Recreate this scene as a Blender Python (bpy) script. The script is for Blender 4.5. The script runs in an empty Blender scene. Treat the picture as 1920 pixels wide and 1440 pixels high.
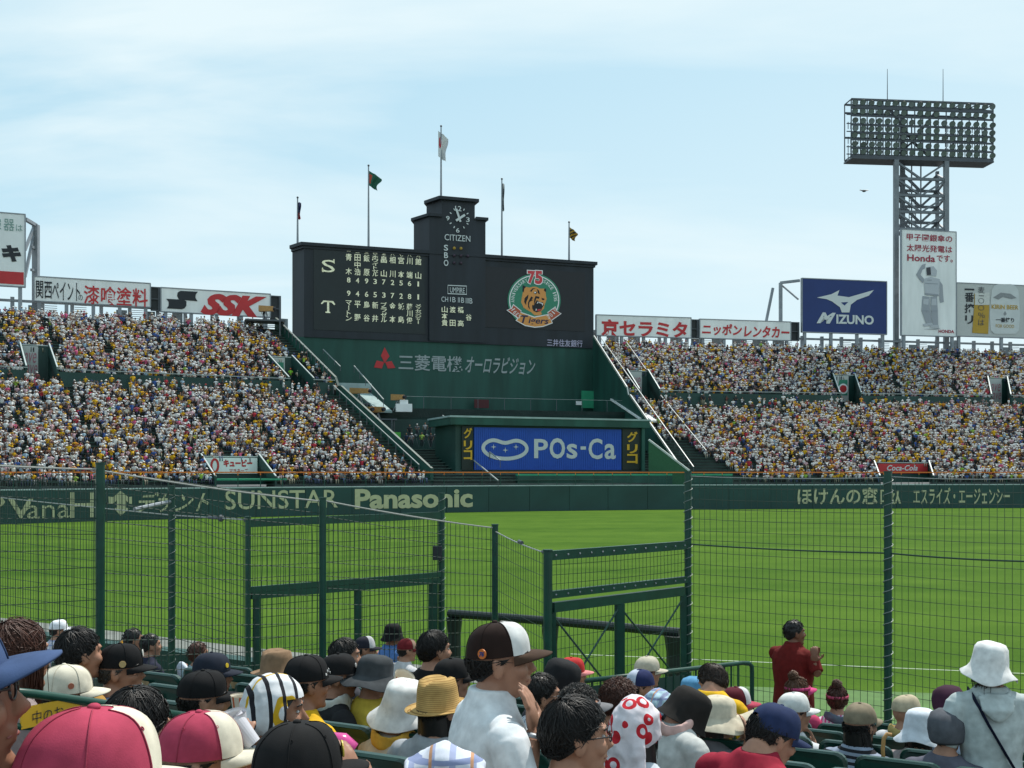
import bpy, bmesh, math, random
import numpy as np
from mathutils import Vector, Matrix, noise
R = math.radians
random.seed(7); rng = np.random.default_rng(7)
S = bpy.context.scene
COL = S.collection

# ------------------------------------------------------------------ camera
F, CX, VH, EYE = 2000.0, 960.0, 886.0, 4.2      # focal length in photo pixels, image centre, horizon row, eye height
cd = bpy.data.cameras.new("camera"); cam = bpy.data.objects.new("camera", cd); COL.objects.link(cam)
cd.sensor_width = 36; cd.lens = 36 * F / 1920; cd.shift_y = (VH - 720) / 1920
cd.clip_start = 0.1; cd.clip_end = 3000
cam.location = (0, 0, EYE); cam.rotation_euler = (R(90), 0, 0)
S.camera = cam

# ------------------------------------------------------------------ light
SUN_AZ, SUN_EL = 38, 60
wd = bpy.data.worlds.new("World"); S.world = wd; wd.use_nodes = True
nt = wd.node_tree; nt.nodes.clear()
def N(t, ty, **k):
    n = t.nodes.new(ty)
    for a, b in k.items(): setattr(n, a, b)
    return n
out = N(nt, 'ShaderNodeOutputWorld'); bg = N(nt, 'ShaderNodeBackground')
sky = N(nt, 'ShaderNodeTexSky', sky_type='NISHITA', sun_disc=False)
sky.sun_elevation = R(SUN_EL); sky.sun_rotation = R(SUN_AZ); sky.air_density = 1.15; sky.dust_density = 0.6; sky.ozone_density = 1.6
tc = N(nt, 'ShaderNodeTexCoord'); sp = N(nt, 'ShaderNodeSeparateXYZ')
nt.links.new(tc.outputs['Generated'], sp.inputs[0])
zz = N(nt, 'ShaderNodeMath', operation='ADD'); zz.inputs[1].default_value = 0.22; nt.links.new(sp.outputs['Z'], zz.inputs[0])
dx = N(nt, 'ShaderNodeMath', operation='DIVIDE'); dy = N(nt, 'ShaderNodeMath', operation='DIVIDE')
for d_, c_ in ((dx, 'X'), (dy, 'Y')):
    nt.links.new(sp.outputs[c_], d_.inputs[0]); nt.links.new(zz.outputs[0], d_.inputs[1])
cb = N(nt, 'ShaderNodeCombineXYZ'); nt.links.new(dx.outputs[0], cb.inputs[0]); nt.links.new(dy.outputs[0], cb.inputs[1])
mp = N(nt, 'ShaderNodeMapping'); mp.inputs['Rotation'].default_value = (0, 0, R(-28)); mp.inputs['Scale'].default_value = (0.55, 1.5, 1)
nt.links.new(cb.outputs[0], mp.inputs[0])
nz = N(nt, 'ShaderNodeTexNoise'); nz.inputs['Scale'].default_value = 1.6; nz.inputs['Detail'].default_value = 7; nz.inputs['Roughness'].default_value = 0.52; nz.inputs['Distortion'].default_value = 0.5
nt.links.new(mp.outputs[0], nz.inputs['Vector'])
rp = N(nt, 'ShaderNodeValToRGB'); rp.color_ramp.elements[0].position = 0.42; rp.color_ramp.elements[1].position = 0.68
rp.color_ramp.elements[0].color = (0.06, 0.06, 0.06, 1); rp.color_ramp.elements[1].color = (0.80, 0.80, 0.80, 1)
nt.links.new(nz.outputs['Fac'], rp.inputs[0])
mx = N(nt, 'ShaderNodeMix', data_type='RGBA')
tint = N(nt, 'ShaderNodeMix', data_type='RGBA'); tint.inputs[0].default_value = 0.75; tint.inputs[7].default_value = (4.6, 7.5, 8.8, 1); nt.links.new(sky.outputs[0], tint.inputs[6])
nt.links.new(rp.outputs[0], mx.inputs[0]); nt.links.new(tint.outputs[2], mx.inputs[6]); mx.inputs[7].default_value = (8.0, 9.0, 9.2, 1)
hz_ = N(nt, 'ShaderNodeMapRange'); hz_.inputs[1].default_value = 0.0; hz_.inputs[2].default_value = 0.34; hz_.inputs[3].default_value = 0.72; hz_.inputs[4].default_value = 0.0; nt.links.new(sp.outputs['Z'], hz_.inputs[0])
ax = N(nt, 'ShaderNodeMapRange'); ax.inputs[1].default_value = -0.35; ax.inputs[2].default_value = 0.55; ax.inputs[3].default_value = 0.0; ax.inputs[4].default_value = 0.50; nt.links.new(sp.outputs['X'], ax.inputs[0])
hs = N(nt, 'ShaderNodeMath', operation='ADD', use_clamp=True); nt.links.new(hz_.outputs[0], hs.inputs[0]); nt.links.new(ax.outputs[0], hs.inputs[1])
mz_ = N(nt, 'ShaderNodeMix', data_type='RGBA'); mz_.inputs[7].default_value = (7.0, 8.4, 8.9, 1); nt.links.new(hs.outputs[0], mz_.inputs[0]); nt.links.new(mx.outputs[2], mz_.inputs[6])
nt.links.new(mz_.outputs[2], bg.inputs[0]); bg.inputs[1].default_value = 0.104
nt.links.new(bg.outputs[0], out.inputs[0])
sl = bpy.data.lights.new("sun", 'SUN'); sl.energy = 4.7; sl.angle = R(0.5); sl.color = (1, 0.95, 0.87)
so = bpy.data.objects.new("sun", sl); COL.objects.link(so)
sv = Vector((math.sin(R(SUN_AZ)) * math.cos(R(SUN_EL)), math.cos(R(SUN_AZ)) * math.cos(R(SUN_EL)), math.sin(R(SUN_EL))))
so.rotation_euler = sv.to_track_quat('Z', 'Y').to_euler(); so.location = (0, 0, 90)
S.view_settings.view_transform = 'Standard'; S.view_settings.look = 'None'; S.view_settings.exposure = 0.10; S.view_settings.gamma = 1
S.cycles.max_bounces = 5; S.cycles.transparent_max_bounces = 8
try: S.cycles.use_denoising = True
except Exception: pass

# ------------------------------------------------------------------ helpers
def P(u, v, d): return Vector(((u - CX) / F * d, d, EYE - (v - VH) / F * d))
def Pz(u, v, z): return P(u, v, (EYE - z) * F / (v - VH))
def lerp(a, b, t): return a + (b - a) * t

MATS = {}
def mat(name, col, rough=0.7, var=0.12, scale=6.0, metal=0.0, bump=0.0, bscale=60.0, emit=None, stretch=None, spec=0.4):
    if name in MATS: return MATS[name]
    m = bpy.data.materials.new(name); m.use_nodes = True; t = m.node_tree
    b = t.nodes['Principled BSDF']; b.inputs['Roughness'].default_value = rough; b.inputs['Metallic'].default_value = metal
    b.inputs['Specular IOR Level'].default_value = spec
    c = (*col, 1)
    tcn = N(t, 'ShaderNodeTexCoord'); vec = tcn.outputs['Object']
    if stretch:
        mpn = N(t, 'ShaderNodeMapping'); mpn.inputs['Scale'].default_value = stretch; t.links.new(vec, mpn.inputs[0]); vec = mpn.outputs[0]
    if var > 0:
        n = N(t, 'ShaderNodeTexNoise'); n.inputs['Scale'].default_value = scale; n.inputs['Detail'].default_value = 5
        t.links.new(vec, n.inputs['Vector'])
        r = N(t, 'ShaderNodeMapRange'); r.inputs[1].default_value = 0.3; r.inputs[2].default_value = 0.7
        r.inputs[3].default_value = 1 - var; r.inputs[4].default_value = 1 + var
        t.links.new(n.outputs['Fac'], r.inputs[0])
        q = N(t, 'ShaderNodeVectorMath', operation='SCALE'); q.inputs[0].default_value = col
        t.links.new(r.outputs[0], q.inputs['Scale']); t.links.new(q.outputs[0], b.inputs['Base Color'])
    else: b.inputs['Base Color'].default_value = c
    if bump > 0:
        n2 = N(t, 'ShaderNodeTexNoise'); n2.inputs['Scale'].default_value = bscale; n2.inputs['Detail'].default_value = 4
        t.links.new(vec, n2.inputs['Vector'])
        bp = N(t, 'ShaderNodeBump'); bp.inputs['Strength'].default_value = bump; bp.inputs['Distance'].default_value = 0.02 if bscale < 100 else 0.003
        t.links.new(n2.outputs['Fac'], bp.inputs['Height']); t.links.new(bp.outputs[0], b.inputs['Normal'])
    if emit:
        b.inputs['Emission Color'].default_value = (*col, 1); b.inputs['Emission Strength'].default_value = emit
    MATS[name] = m; return m

def tag(o, label=None, cat=None, group=None, kind=None):
    if label: o['label'] = label
    if cat: o['category'] = cat
    if group: o['group'] = group
    if kind: o['kind'] = kind
    return o
def link(name, me, m=None, parent=None):
    o = bpy.data.objects.new(name, me); COL.objects.link(o)
    if m is not None:
        for q in (m if isinstance(m, (list, tuple)) else [m]): me.materials.append(q)
    if parent is not None:
        o.parent = parent
        if parent.type == 'EMPTY' or True: o.matrix_parent_inverse = Matrix.Identity(4)
    return o
def empty(name, loc, rz=0.0):
    o = bpy.data.objects.new(name, None); COL.objects.link(o); o.location = loc; o.rotation_euler = (0, 0, rz); o.empty_display_size = 0.3
    return o

class MB:
    """collects shapes; build() links them as one mesh object (world coordinates, shifted to its parent's base)"""
    def __init__(s): s.v = []; s.f = []; s.mi = []
    def add(s, vs, fs, mi=0):
        k = len(s.v); s.v += [tuple(x) for x in vs]; s.f += [tuple(i + k for i in f) for f in fs]; s.mi += [mi] * len(fs); return s
    def hexa(s, b, t, mi=0):
        """b, t: lists of bottom and top corners, same winding"""
        n = len(b); fs = [tuple(range(n - 1, -1, -1)), tuple(range(n, 2 * n))]
        fs += [(i, (i + 1) % n, n + (i + 1) % n, n + i) for i in range(n)]
        return s.add(list(b) + list(t), fs, mi)
    def prism(s, pts, z0, z1, mi=0):
        return s.hexa([(x, y, z0) for x, y in pts], [(x, y, z1) for x, y in pts], mi)
    def box(s, c, sx, sy, sz, rz=0.0, mi=0):
        ca, sa = math.cos(rz), math.sin(rz); q = []
        for a, b in ((-1, -1), (1, -1), (1, 1), (-1, 1)):
            x, y = a * sx / 2, b * sy / 2; q.append((c[0] + x * ca - y * sa, c[1] + x * sa + y * ca))
        return s.prism(q, c[2] - sz / 2, c[2] + sz / 2, mi)
    def bar(s, a, b, w, h=None, n=4, mi=0):
        """beam from a to b; n=4 square section w x h, else round with radius w"""
        a, b = Vector(a), Vector(b); d = b - a
        if d.length < 1e-6: return s
        d.normalize(); up = Vector((0, 0, 1)) if abs(d.z) < 0.97 else Vector((0, 1, 0))
        x = d.cross(up).normalized(); y = x.cross(d).normalized()
        if n == 4 and h is not None: off = [x * (i * w / 2) + y * (j * h / 2) for i, j in ((-1, -1), (1, -1), (1, 1), (-1, 1))]
        else: off = [x * (w * math.cos(2 * math.pi * k / n)) + y * (w * math.sin(2 * math.pi * k / n)) for k in range(n)]
        return s.hexa([a + o for o in off], [b + o for o in off], mi)
    def tube(s, pts, rad, n=8, mi=0, axes=None, cap=True):
        pts = [Vector(p) for p in pts]; m = len(pts)
        if not isinstance(rad, (list, tuple)): rad = [rad] * m
        vs = []; prev = None
        for i, p in enumerate(pts):
            if axes: x, y = axes
            else:
                d = (pts[min(i + 1, m - 1)] - pts[max(i - 1, 0)]).normalized()
                if prev is None:
                    up = Vector((0, 0, 1)) if abs(d.z) < 0.9 else Vector((0, 1, 0)); x = d.cross(up).normalized()
                else: x = (prev - d * prev.dot(d)).normalized()
                prev = x; y = d.cross(x).normalized()
            r = rad[i]; rx, ry = r if isinstance(r, (list, tuple)) else (r, r)
            for k in range(n):
                a = 2 * math.pi * k / n; vs.append(p + x * (rx * math.cos(a)) + y * (ry * math.sin(a)))
        fs = [(i * n + k, i * n + (k + 1) % n, (i + 1) * n + (k + 1) % n, (i + 1) * n + k) for i in range(m - 1) for k in range(n)]
        if cap: fs += [tuple(range(n - 1, -1, -1)), tuple(range((m - 1) * n, m * n))]
        return s.add(vs, fs, mi)
    def ball(s, c, r, seg=12, rings=8, M=None, mi=0):
        r = r if isinstance(r, (list, tuple)) else (r, r, r); vs = [(0, 0, -r[2])]
        for i in range(1, rings):
            e = -math.pi / 2 + math.pi * i / rings
            for k in range(seg):
                a = 2 * math.pi * k / seg; vs.append((r[0] * math.cos(e) * math.cos(a), r[1] * math.cos(e) * math.sin(a), r[2] * math.sin(e)))
        vs.append((0, 0, r[2])); t = len(vs) - 1
        fs = [(0, 1 + (k + 1) % seg, 1 + k) for k in range(seg)]
        for i in range(rings - 2):
            o = 1 + i * seg; fs += [(o + k, o + (k + 1) % seg, o + seg + (k + 1) % seg, o + seg + k) for k in range(seg)]
        o = 1 + (rings - 2) * seg; fs += [(o + k, o + (k + 1) % seg, t) for k in range(seg)]
        vs = [Vector(v) for v in vs]
        if M is not None: vs = [M @ v for v in vs]
        c = Vector(c); return s.add([v + c for v in vs], fs, mi)
    def mesh(s, name, org=(0, 0, 0), smooth=False):
        me = bpy.data.meshes.new(name); ox, oy, oz = org
        me.from_pydata([(x - ox, y - oy, z - oz) for x, y, z in s.v], [], s.f)
        if any(s.mi): me.polygons.foreach_set('material_index', s.mi)
        if smooth: me.polygons.foreach_set('use_smooth', [True] * len(me.polygons))
        me.update(); return me
    def build(s, name, m, parent=None, smooth=False, org=None):
        if org is None: org = tuple(parent.location) if parent is not None else (0, 0, 0)
        o = link(name, s.mesh(name, org, smooth), m, parent)
        if parent is None: o.location = org
        return o

class Plane:
    """upright plane through two plan points; s runs from a to b, positive off stands proud towards the field"""
    def __init__(self, a, b):
        self.a = Vector((a[0], a[1])); self.t = (Vector((b[0], b[1])) - self.a); self.len = self.t.length; self.t.normalize()
        self.n = Vector((self.t.y, -self.t.x))
    def sz(self, u, v):
        k = (u - CX) / F; t, a = self.t, self.a     # a + t s = d (k, 1)
        s = (k * a.y - a.x) / (t.x - k * t.y); d = a.y + t.y * s
        return s, EYE - (v - VH) / F * d
    def at(self, s, z, off=0.0):
        p = self.a + self.t * s + self.n * off; return Vector((p.x, p.y, z))
    def px(self, u, v, off=0.0):
        s, z = self.sz(u, v); return self.at(s, z, off)
    def depth(self, u): return self.at(self.sz(u, 0)[0], 0).y

class Curve:
    """upright curved surface over a plan polyline, the same interface as Plane"""
    def __init__(self, pts):
        self.p = [Vector(q[:2]) for q in pts]; self.L = [0.0]
        for i in range(1, len(pts)): self.L.append(self.L[-1] + (self.p[i] - self.p[i - 1]).length)
    def seg(self, s):
        i = 0
        while i < len(self.p) - 2 and s > self.L[i + 1]: i += 1
        t = (self.p[i + 1] - self.p[i]).normalized(); return i, t
    def at(self, s, z=0.0, off=0.0):
        i, t = self.seg(s); q = self.p[i] + t * (s - self.L[i]) + Vector((t.y, -t.x)) * off; return Vector((q.x, q.y, z))
    def sz(self, u, v):
        k = (u - CX) / F
        for i in range(len(self.p) - 1):
            a, t = self.p[i], (self.p[i + 1] - self.p[i]).normalized(); s = (k * a.y - a.x) / (t.x - k * t.y)
            if -1e-6 <= s <= (self.p[i + 1] - a).length + 1e-6: break
        d = a.y + t.y * s; return self.L[i] + s, EYE - (v - VH) / F * d

_tc = {}
def glyphs(body, bold=0.0, shear=0.0):
    k = (body, bold, shear)
    if k not in _tc:
        c = bpy.data.curves.new("lettering", 'FONT'); c.body = body; c.size = 1; c.offset = bold; c.shear = shear; c.resolution_u = 3
        o = bpy.data.objects.new("lettering", c); COL.objects.link(o)
        me = bpy.data.meshes.new_from_object(o.evaluated_get(bpy.context.evaluated_depsgraph_get()))
        vs = np.array([(v.co.x, v.co.y) for v in me.vertices]); fs = [tuple(p.vertices) for p in me.polygons]
        lo, hi = vs.min(0), vs.max(0); vs = (vs - lo) / np.maximum(hi - lo, 1e-6)
        bpy.data.objects.remove(o); bpy.data.curves.remove(c); bpy.data.meshes.remove(me); _tc[k] = (vs, fs)
    return _tc[k]
def put_text(mb, surf, body, u0, vt, vb, u1, off=0.04, bold=0.01, shear=0.0, mi=0):
    """letters filling the box whose left edge is column u0 (rows vt..vb) and right edge column u1"""
    vs, fs = glyphs(body, bold, shear); s0, z1 = surf.sz(u0, vt); _, z0 = surf.sz(u0, vb); s1, _ = surf.sz(u1, vt)
    mb.add([surf.at(s0 + (s1 - s0) * x, z0 + (z1 - z0) * y, off) for x, y in vs], fs, mi)
def put_text_sz(mb, surf, body, s0, z0, s1, z1, off=0.04, bold=0.01, shear=0.0, mi=0):
    vs, fs = glyphs(body, bold, shear)
    mb.add([surf.at(s0 + (s1 - s0) * x, z0 + (z1 - z0) * y, off) for x, y in vs], fs, mi)
def tri(pts):
    from mathutils.geometry import tessellate_polygon
    return [tuple(t) for t in tessellate_polygon([[Vector((x, y, 0)) for x, y in pts]])]
def put_poly(mb, surf, pts, off=0.04, mi=0, px=True):
    q = [surf.sz(u, v) if px else (u, v) for u, v in pts]
    mb.add([surf.at(s, z, off) for s, z in q], tri(q), mi)
def stroke(pts, w, closed=False):
    """outline polygon quads of a polyline of width w in 2-D"""
    m = len(pts); L, Rr = [], []
    for i in range(m):
        a = Vector(pts[(i - 1) % m] if closed or i > 0 else pts[i]); b = Vector(pts[(i + 1) % m] if closed or i < m - 1 else pts[i])
        d = (b - a).normalized(); nn = Vector((-d.y, d.x)) * (w / 2); p = Vector(pts[i]); L.append(p + nn); Rr.append(p - nn)
    k = m if closed else m - 1
    return [[tuple(L[i]), tuple(L[(i + 1) % m]), tuple(Rr[(i + 1) % m]), tuple(Rr[i])] for i in range(k)]
def put_stroke(mb, surf, pts, w, off=0.04, mi=0, closed=False, px=False):
    for q in stroke(pts, w, closed): put_poly(mb, surf, q, off, mi, px)
def slab(mb, surf, u0, u1, vt0, vb0, thick=0.3, off=0.0, mi=0):
    """upright slab on a Plane: left edge column u0 with rows vt0..vb0, right edge column u1"""
    s0, z1 = surf.sz(u0, vt0); _, z0 = surf.sz(u0, vb0); s1, _ = surf.sz(u1, vt0)
    slab_sz(mb, surf, s0, s1, z0, z1, thick, off, mi); return s0, s1, z0, z1
def slab_sz(mb, surf, s0, s1, z0, z1, thick=0.3, off=0.0, mi=0):
    b = [surf.at(s0, z0, off), surf.at(s1, z0, off), surf.at(s1, z0, off - thick), surf.at(s0, z0, off - thick)]
    mb.hexa(b, [Vector((p.x, p.y, z1)) for p in b], mi)

# ------------------------------------------------------------------ materials
GREEN_D = mat('dark green paint', (0.012, 0.05, 0.043), 0.5, 0.22, 0.35)
GREEN_W = mat('green wall paint', (0.014, 0.072, 0.056), 0.6, 0.26, 0.6, stretch=(1, 1, 0.15))
GREEN_B = mat('bright green sheet', (0.03, 0.30, 0.16), 0.5, 0.1, 1)
GREEN_P = mat('green fence paint', (0.006, 0.05, 0.034), 0.35, 0.2, 9)
WIRE_G = mat('green coated wire', (0.008, 0.035, 0.025), 0.3, 0.0)
STEEL = mat('galvanised steel', (0.25, 0.27, 0.295), 0.45, 0.12, 1.2, metal=0.3)
STEEL_D = mat('dark steel', (0.075, 0.085, 0.10), 0.5, 0.15, 1.0)
WHITE = mat('white sign face', (0.80, 0.81, 0.81), 0.5, 0.09, 0.8, stretch=(1, 1, .2))
RAIL_W = mat('pale handrail', (0.42, 0.47, 0.46), 0.3, 0.1, 3)
CAPSTONE = mat('pale green coping', (0.30, 0.40, 0.40), 0.4, 0.15, 1)
BOARD = mat('scoreboard dark cladding', (0.015, 0.020, 0.028), 0.55, 0.30, 0.5, stretch=(1, 1, 0.12))
PANEL = mat('unlit display panel', (0.008, 0.010, 0.014), 0.4, 0.1, 2)
RED = mat('red sign paint', (0.50, 0.03, 0.035), 0.5, 0.06, 1)
NAVY = mat('navy sign face', (0.012, 0.035, 0.16), 0.5, 0.06, 0.5)
BLACK = mat('black sign paint', (0.015, 0.018, 0.025), 0.5, 0.05, 1)
CREAM = mat('cream wall lettering', (0.46, 0.45, 0.29), 0.6, 0.08, 2)
ORANGE = mat('orange rail paint', (0.62, 0.16, 0.02), 0.4, 0.1, 2)
YELLOW = mat('yellow sign paint', (0.62, 0.36, 0.02), 0.5, 0.05, 1)
CONC = mat('stand concrete', (0.055, 0.075, 0.07), 0.8, 0.25, 0.8, bump=0.2)
SEATG = mat('green bench slats', (0.035, 0.085, 0.07), 0.45, 0.25, 2)
WOOD = mat('tan cardboard cover', (0.42, 0.23, 0.08), 0.6, 0.15, 4)
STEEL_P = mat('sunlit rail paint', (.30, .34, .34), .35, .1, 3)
# ------------------------------------------------------------------ ground and field
def sheet(name, pts, z, m, kind='structure'):
    mb = MB(); mb.add([(x, y, z) for x, y in pts], tri(pts)); return tag(mb.build(name, m), kind=kind)
sheet('ground', [(-900, -300), (900, -300), (900, 1500), (-900, 1500)], -0.06, mat('ground asphalt', (0.06, 0.06, 0.06), 0.9))
# grass: a sheet with mown bands, clumps and fine blade noise
gm = bpy.data.materials.new('mown turf'); gm.use_nodes = True; t = gm.node_tree; b = t.nodes['Principled BSDF']; b.inputs['Roughness'].default_value = 0.95; b.inputs['Specular IOR Level'].default_value = 0.04
c0 = N(t, 'ShaderNodeTexCoord'); m1 = N(t, 'ShaderNodeMapping'); m1.inputs['Rotation'].default_value = (0, 0, R(20)); m1.inputs['Scale'].default_value = (0.015, 0.22, 1)
n1 = N(t, 'ShaderNodeTexNoise'); n1.inputs['Scale'].default_value = 1.0; n1.inputs['Detail'].default_value = 3
n2 = N(t, 'ShaderNodeTexNoise'); n2.inputs['Scale'].default_value = 0.35; n2.inputs['Detail'].default_value = 9; n2.inputs['Roughness'].default_value = 0.65
n3 = N(t, 'ShaderNodeTexNoise'); n3.inputs['Scale'].default_value = 14; n3.inputs['Detail'].default_value = 6; n3.inputs['Roughness'].default_value = 0.75
t.links.new(c0.outputs['Object'], m1.inputs[0]); t.links.new(m1.outputs[0], n1.inputs['Vector'])
for q in (n2, n3): t.links.new(c0.outputs['Object'], q.inputs['Vector'])
a1 = N(t, 'ShaderNodeMath', operation='ADD'); a2 = N(t, 'ShaderNodeMath', operation='ADD')
t.links.new(n1.outputs['Fac'], a1.inputs[0]); t.links.new(n2.outputs['Fac'], a1.inputs[1]); t.links.new(a1.outputs[0], a2.inputs[0]); t.links.new(n3.outputs['Fac'], a2.inputs[1])
rr = N(t, 'ShaderNodeValToRGB'); mr = N(t, 'ShaderNodeMapRange'); mr.inputs[1].default_value = 1.12; mr.inputs[2].default_value = 1.88
t.links.new(a2.outputs[0], mr.inputs[0]); t.links.new(mr.outputs[0], rr.inputs[0])
rr.color_ramp.elements[0].color = (0.034, 0.082, 0.009, 1); rr.color_ramp.elements[1].color = (0.080, 0.146, 0.018, 1)
t.links.new(rr.outputs[0], b.inputs['Base Color'])
bp = N(t, 'ShaderNodeBump'); bp.inputs['Strength'].default_value = 0.5; bp.inputs['Distance'].default_value = 0.03; t.links.new(n3.outputs['Fac'], bp.inputs['Height']); t.links.new(bp.outputs[0], b.inputs['Normal'])

WALL = Curve([Pz(-260, 1006, 0), Pz(-110, 992, 0), Pz(0, 983.3, 0), Pz(200, 976.5, 0), Pz(480, 969.3, 0), Pz(660, 965, 0), Pz(837, 961.2, 0), Pz(993, 958.4, 0), Pz(1140, 956.6, 0), Pz(1287, 955.2, 0), Pz(1600, 953.4, 0), Pz(1920, 952.2, 0), Pz(2200, 951.8, 0)])
wp = [tuple(p) for p in WALL.p]
sheet('field', [(-75, 2), (110, 2)] + [(110, wp[-1][1] + 1)] + [(x, y + 0.6) for x, y in reversed(wp)] + [(-75, wp[0][1] - 14)], 0.0, gm)
WHITE_L = mat('chalk line', (0.34, 0.40, 0.30), 0.9, 0.2, 3)
def strip(name, pts, w, z, m):
    q = stroke(pts, w); mb = MB()
    for k in q: mb.add([(x, y, z) for x, y in k], [(0, 1, 2, 3)])
    return tag(mb.build(name, m), kind='structure')
fa, fb = Pz(1110, 1228, 0), Pz(1920, 1263, 0); fd = (fb - fa).normalized()
strip('foul_line', [tuple((fa - fd * .5)[:2]), tuple((fb + fd * 12)[:2])], 0.06, 0.004, WHITE_L)
ta, tb = Pz(1300, 1284, 0), Pz(1920, 1306, 0); td = (tb - ta).normalized(); tn = Vector((td.y, -td.x, 0))
sheet('turf_track', [tuple((ta - td * 1)[:2]), tuple((tb + td * 15)[:2]), tuple((tb + td * 15 + tn * 8)[:2]), tuple((ta - td * 1 + tn * 8)[:2])], 0.004, mat('pale artificial turf', (0.062, 0.135, 0.028), 0.85, 0.15, 3))
ka, kb = Pz(-60, 1160, 0), Pz(480, 1226, 0)
strip('kerb_path', [tuple(ka[:2]), tuple(kb[:2]), tuple((kb + Vector((6, -3.2, 0)))[:2])], 1.15, 0.006, mat('pale concrete path', (0.15, 0.16, 0.145), 0.9, 0.2, 1.5))

# ------------------------------------------------------------------ outfield wall
W = tag(empty('outfield_wall', (*WALL.at(WALL.L[7])[:2], 0)), 'long dark green padded outfield wall with cream lettering around the grass', 'wall')
WH = 2.72
mb = MB(); n = len(WALL.p)
for i in range(n - 1):
    a, c = WALL.p[i], WALL.p[i + 1]; t_ = (c - a).normalized(); nn = Vector((t_.y, -t_.x)); L = (c - a).length; k = max(1, round(L / 5.0))
    for j in range(k):
        g = 0.02; p = a + t_ * (L * j / k + g); q = a + t_ * (L * (j + 1) / k - g)
        mb.prism([tuple(p), tuple(q), tuple(q - nn * 0.5), tuple(p - nn * 0.5)], 0.0, WH)
mb.build('padding', mat('wall padding vinyl', (0.010, 0.052, 0.050), 0.45, 0.18, 0.35), W)
mb = MB()
for i in range(n - 1):
    a, c = WALL.p[i], WALL.p[i + 1]; t_ = (c - a).normalized(); nn = Vector((t_.y, -t_.x)); 
    mb.prism([tuple(a + nn * 0.03), tuple(c + nn * 0.03), tuple(c - nn * 1.3), tuple(a - nn * 1.3)], WH + 0.003, WH + 0.09)
mb.build('coping', CAPSTONE, W)
def wall_text(body, u0, vt, vb, u1, bold=0.02, shear=0.0):
    mb = MB(); put_text(mb, WALL, body, u0, vt, vb, u1, 0.05, bold, shear); return mb.build('lettering', CREAM, W)
wall_text('V', 15, 936, 973, 62, 0.02); wall_text('ana', 50, 948, 973, 130, 0.0); wall_text('H', 131, 923, 971, 176, 0.0)
wall_text('O', -30, 930, 955, 9, 0.0)
mb = MB()
for q in ([(226, 920), (240, 932), (248, 931), (248, 945), (241, 944), (236, 938), (236, 952), (243, 953), (226, 967), (213, 953), (219, 952), (219, 938), (211, 945), (204, 945), (203, 931), (212, 932)],): put_poly(mb, WALL, q, 0.05)
mb.build('arrow_emblem', CREAM, W)
wall_text('デサント', 257, 923, 962, 392, 0.015, 0.45)
wall_text('SUNSTAR', 421, 920, 956, 633, 0.008)
wall_text('Panasonic', 665, 917, 955, 886, 0.035)
wall_text('ほけんの窓口', 1495, 914, 946, 1674, 0.02)
wall_text('エスライズ・エージェンシー', 1712, 914, 946, 1893, 0.015)
mb = MB()
put_poly(mb, WALL, [(1671, 925), (1678, 925), (1674, 934), (1678, 945), (1675, 945), (1672, 936), (1669, 945), (1666, 945), (1671, 934)], 0.05)
put_poly(mb, WALL, [(1681, 920), (1685, 920), (1684, 929), (1689, 944), (1685, 944), (1683, 935), (1680, 944), (1677, 944), (1681, 930)], 0.05)
mb.build('family_mark', CREAM, W)

# orange rail on its green posts above the wall
RL = tag(empty('guard_rail', (*WALL.at(WALL.L[6], 0, -0.9)[:2], WH)), 'thin orange guard rail on green posts along the top of the outfield wall', 'railing')
mb = MB(); mp_ = MB(); ng = MB(); s = 0.5
rail_z = 4.22
pts = [WALL.at(x, rail_z, -0.9) for x in np.arange(0.2, WALL.L[-1], 2.2)]
for a, c in zip(pts, pts[1:]):
    mb.bar(a, c, 0.09, 0.12); mb.bar(a - Vector((0, 0, .0)), a + Vector((0, 0, -0.28)), 0.07, 0.07)
    mp_ = MB(); mp_.bar((a.x, a.y, WH + 0.09), (a.x, a.y, rail_z - 0.28), 0.07, 0.07); mp_.build('post', GREEN_P, RL)
    for z in (WH + .35, WH + .65, WH + .95): ng.bar((a.x, a.y, z), (c.x, c.y, z), 0.022, 0.022)
mb.build('rail', ORANGE, RL); ng.build('wires', WIRE_G, RL)
# taller green batter's-eye wall behind the middle of the outfield wall
CW = MB(); s0, s1 = WALL.sz(985, 900)[0], WALL.sz(1385, 900)[0]; q = [WALL.at(x, 0, -1.9) for x in np.linspace(s0, s1, 12)]; q2 = [WALL.at(x, 0, -2.4) for x in np.linspace(s0, s1, 12)]
cw = tag(empty('centre_wall', (*q[5][:2], WH)), 'dark green wall with bright green coping behind the middle of the outfield wall', 'wall')
for i in range(11): CW.hexa([Vector((p.x, p.y, WH)) for p in (q[i], q[i + 1], q2[i + 1], q2[i])], [Vector((p.x, p.y, 3.86)) for p in (q[i], q[i + 1], q2[i + 1], q2[i])])
CW.build('body', GREEN_W, cw); CW = MB()
for i in range(11): CW.hexa([Vector((p.x, p.y, 3.863)) for p in (q[i], q[i + 1], q2[i + 1], q2[i])], [Vector((p.x, p.y, 4.04)) for p in (q[i], q[i + 1], q2[i + 1], q2[i])])
CW.build('coping', GREEN_B, cw)

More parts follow.
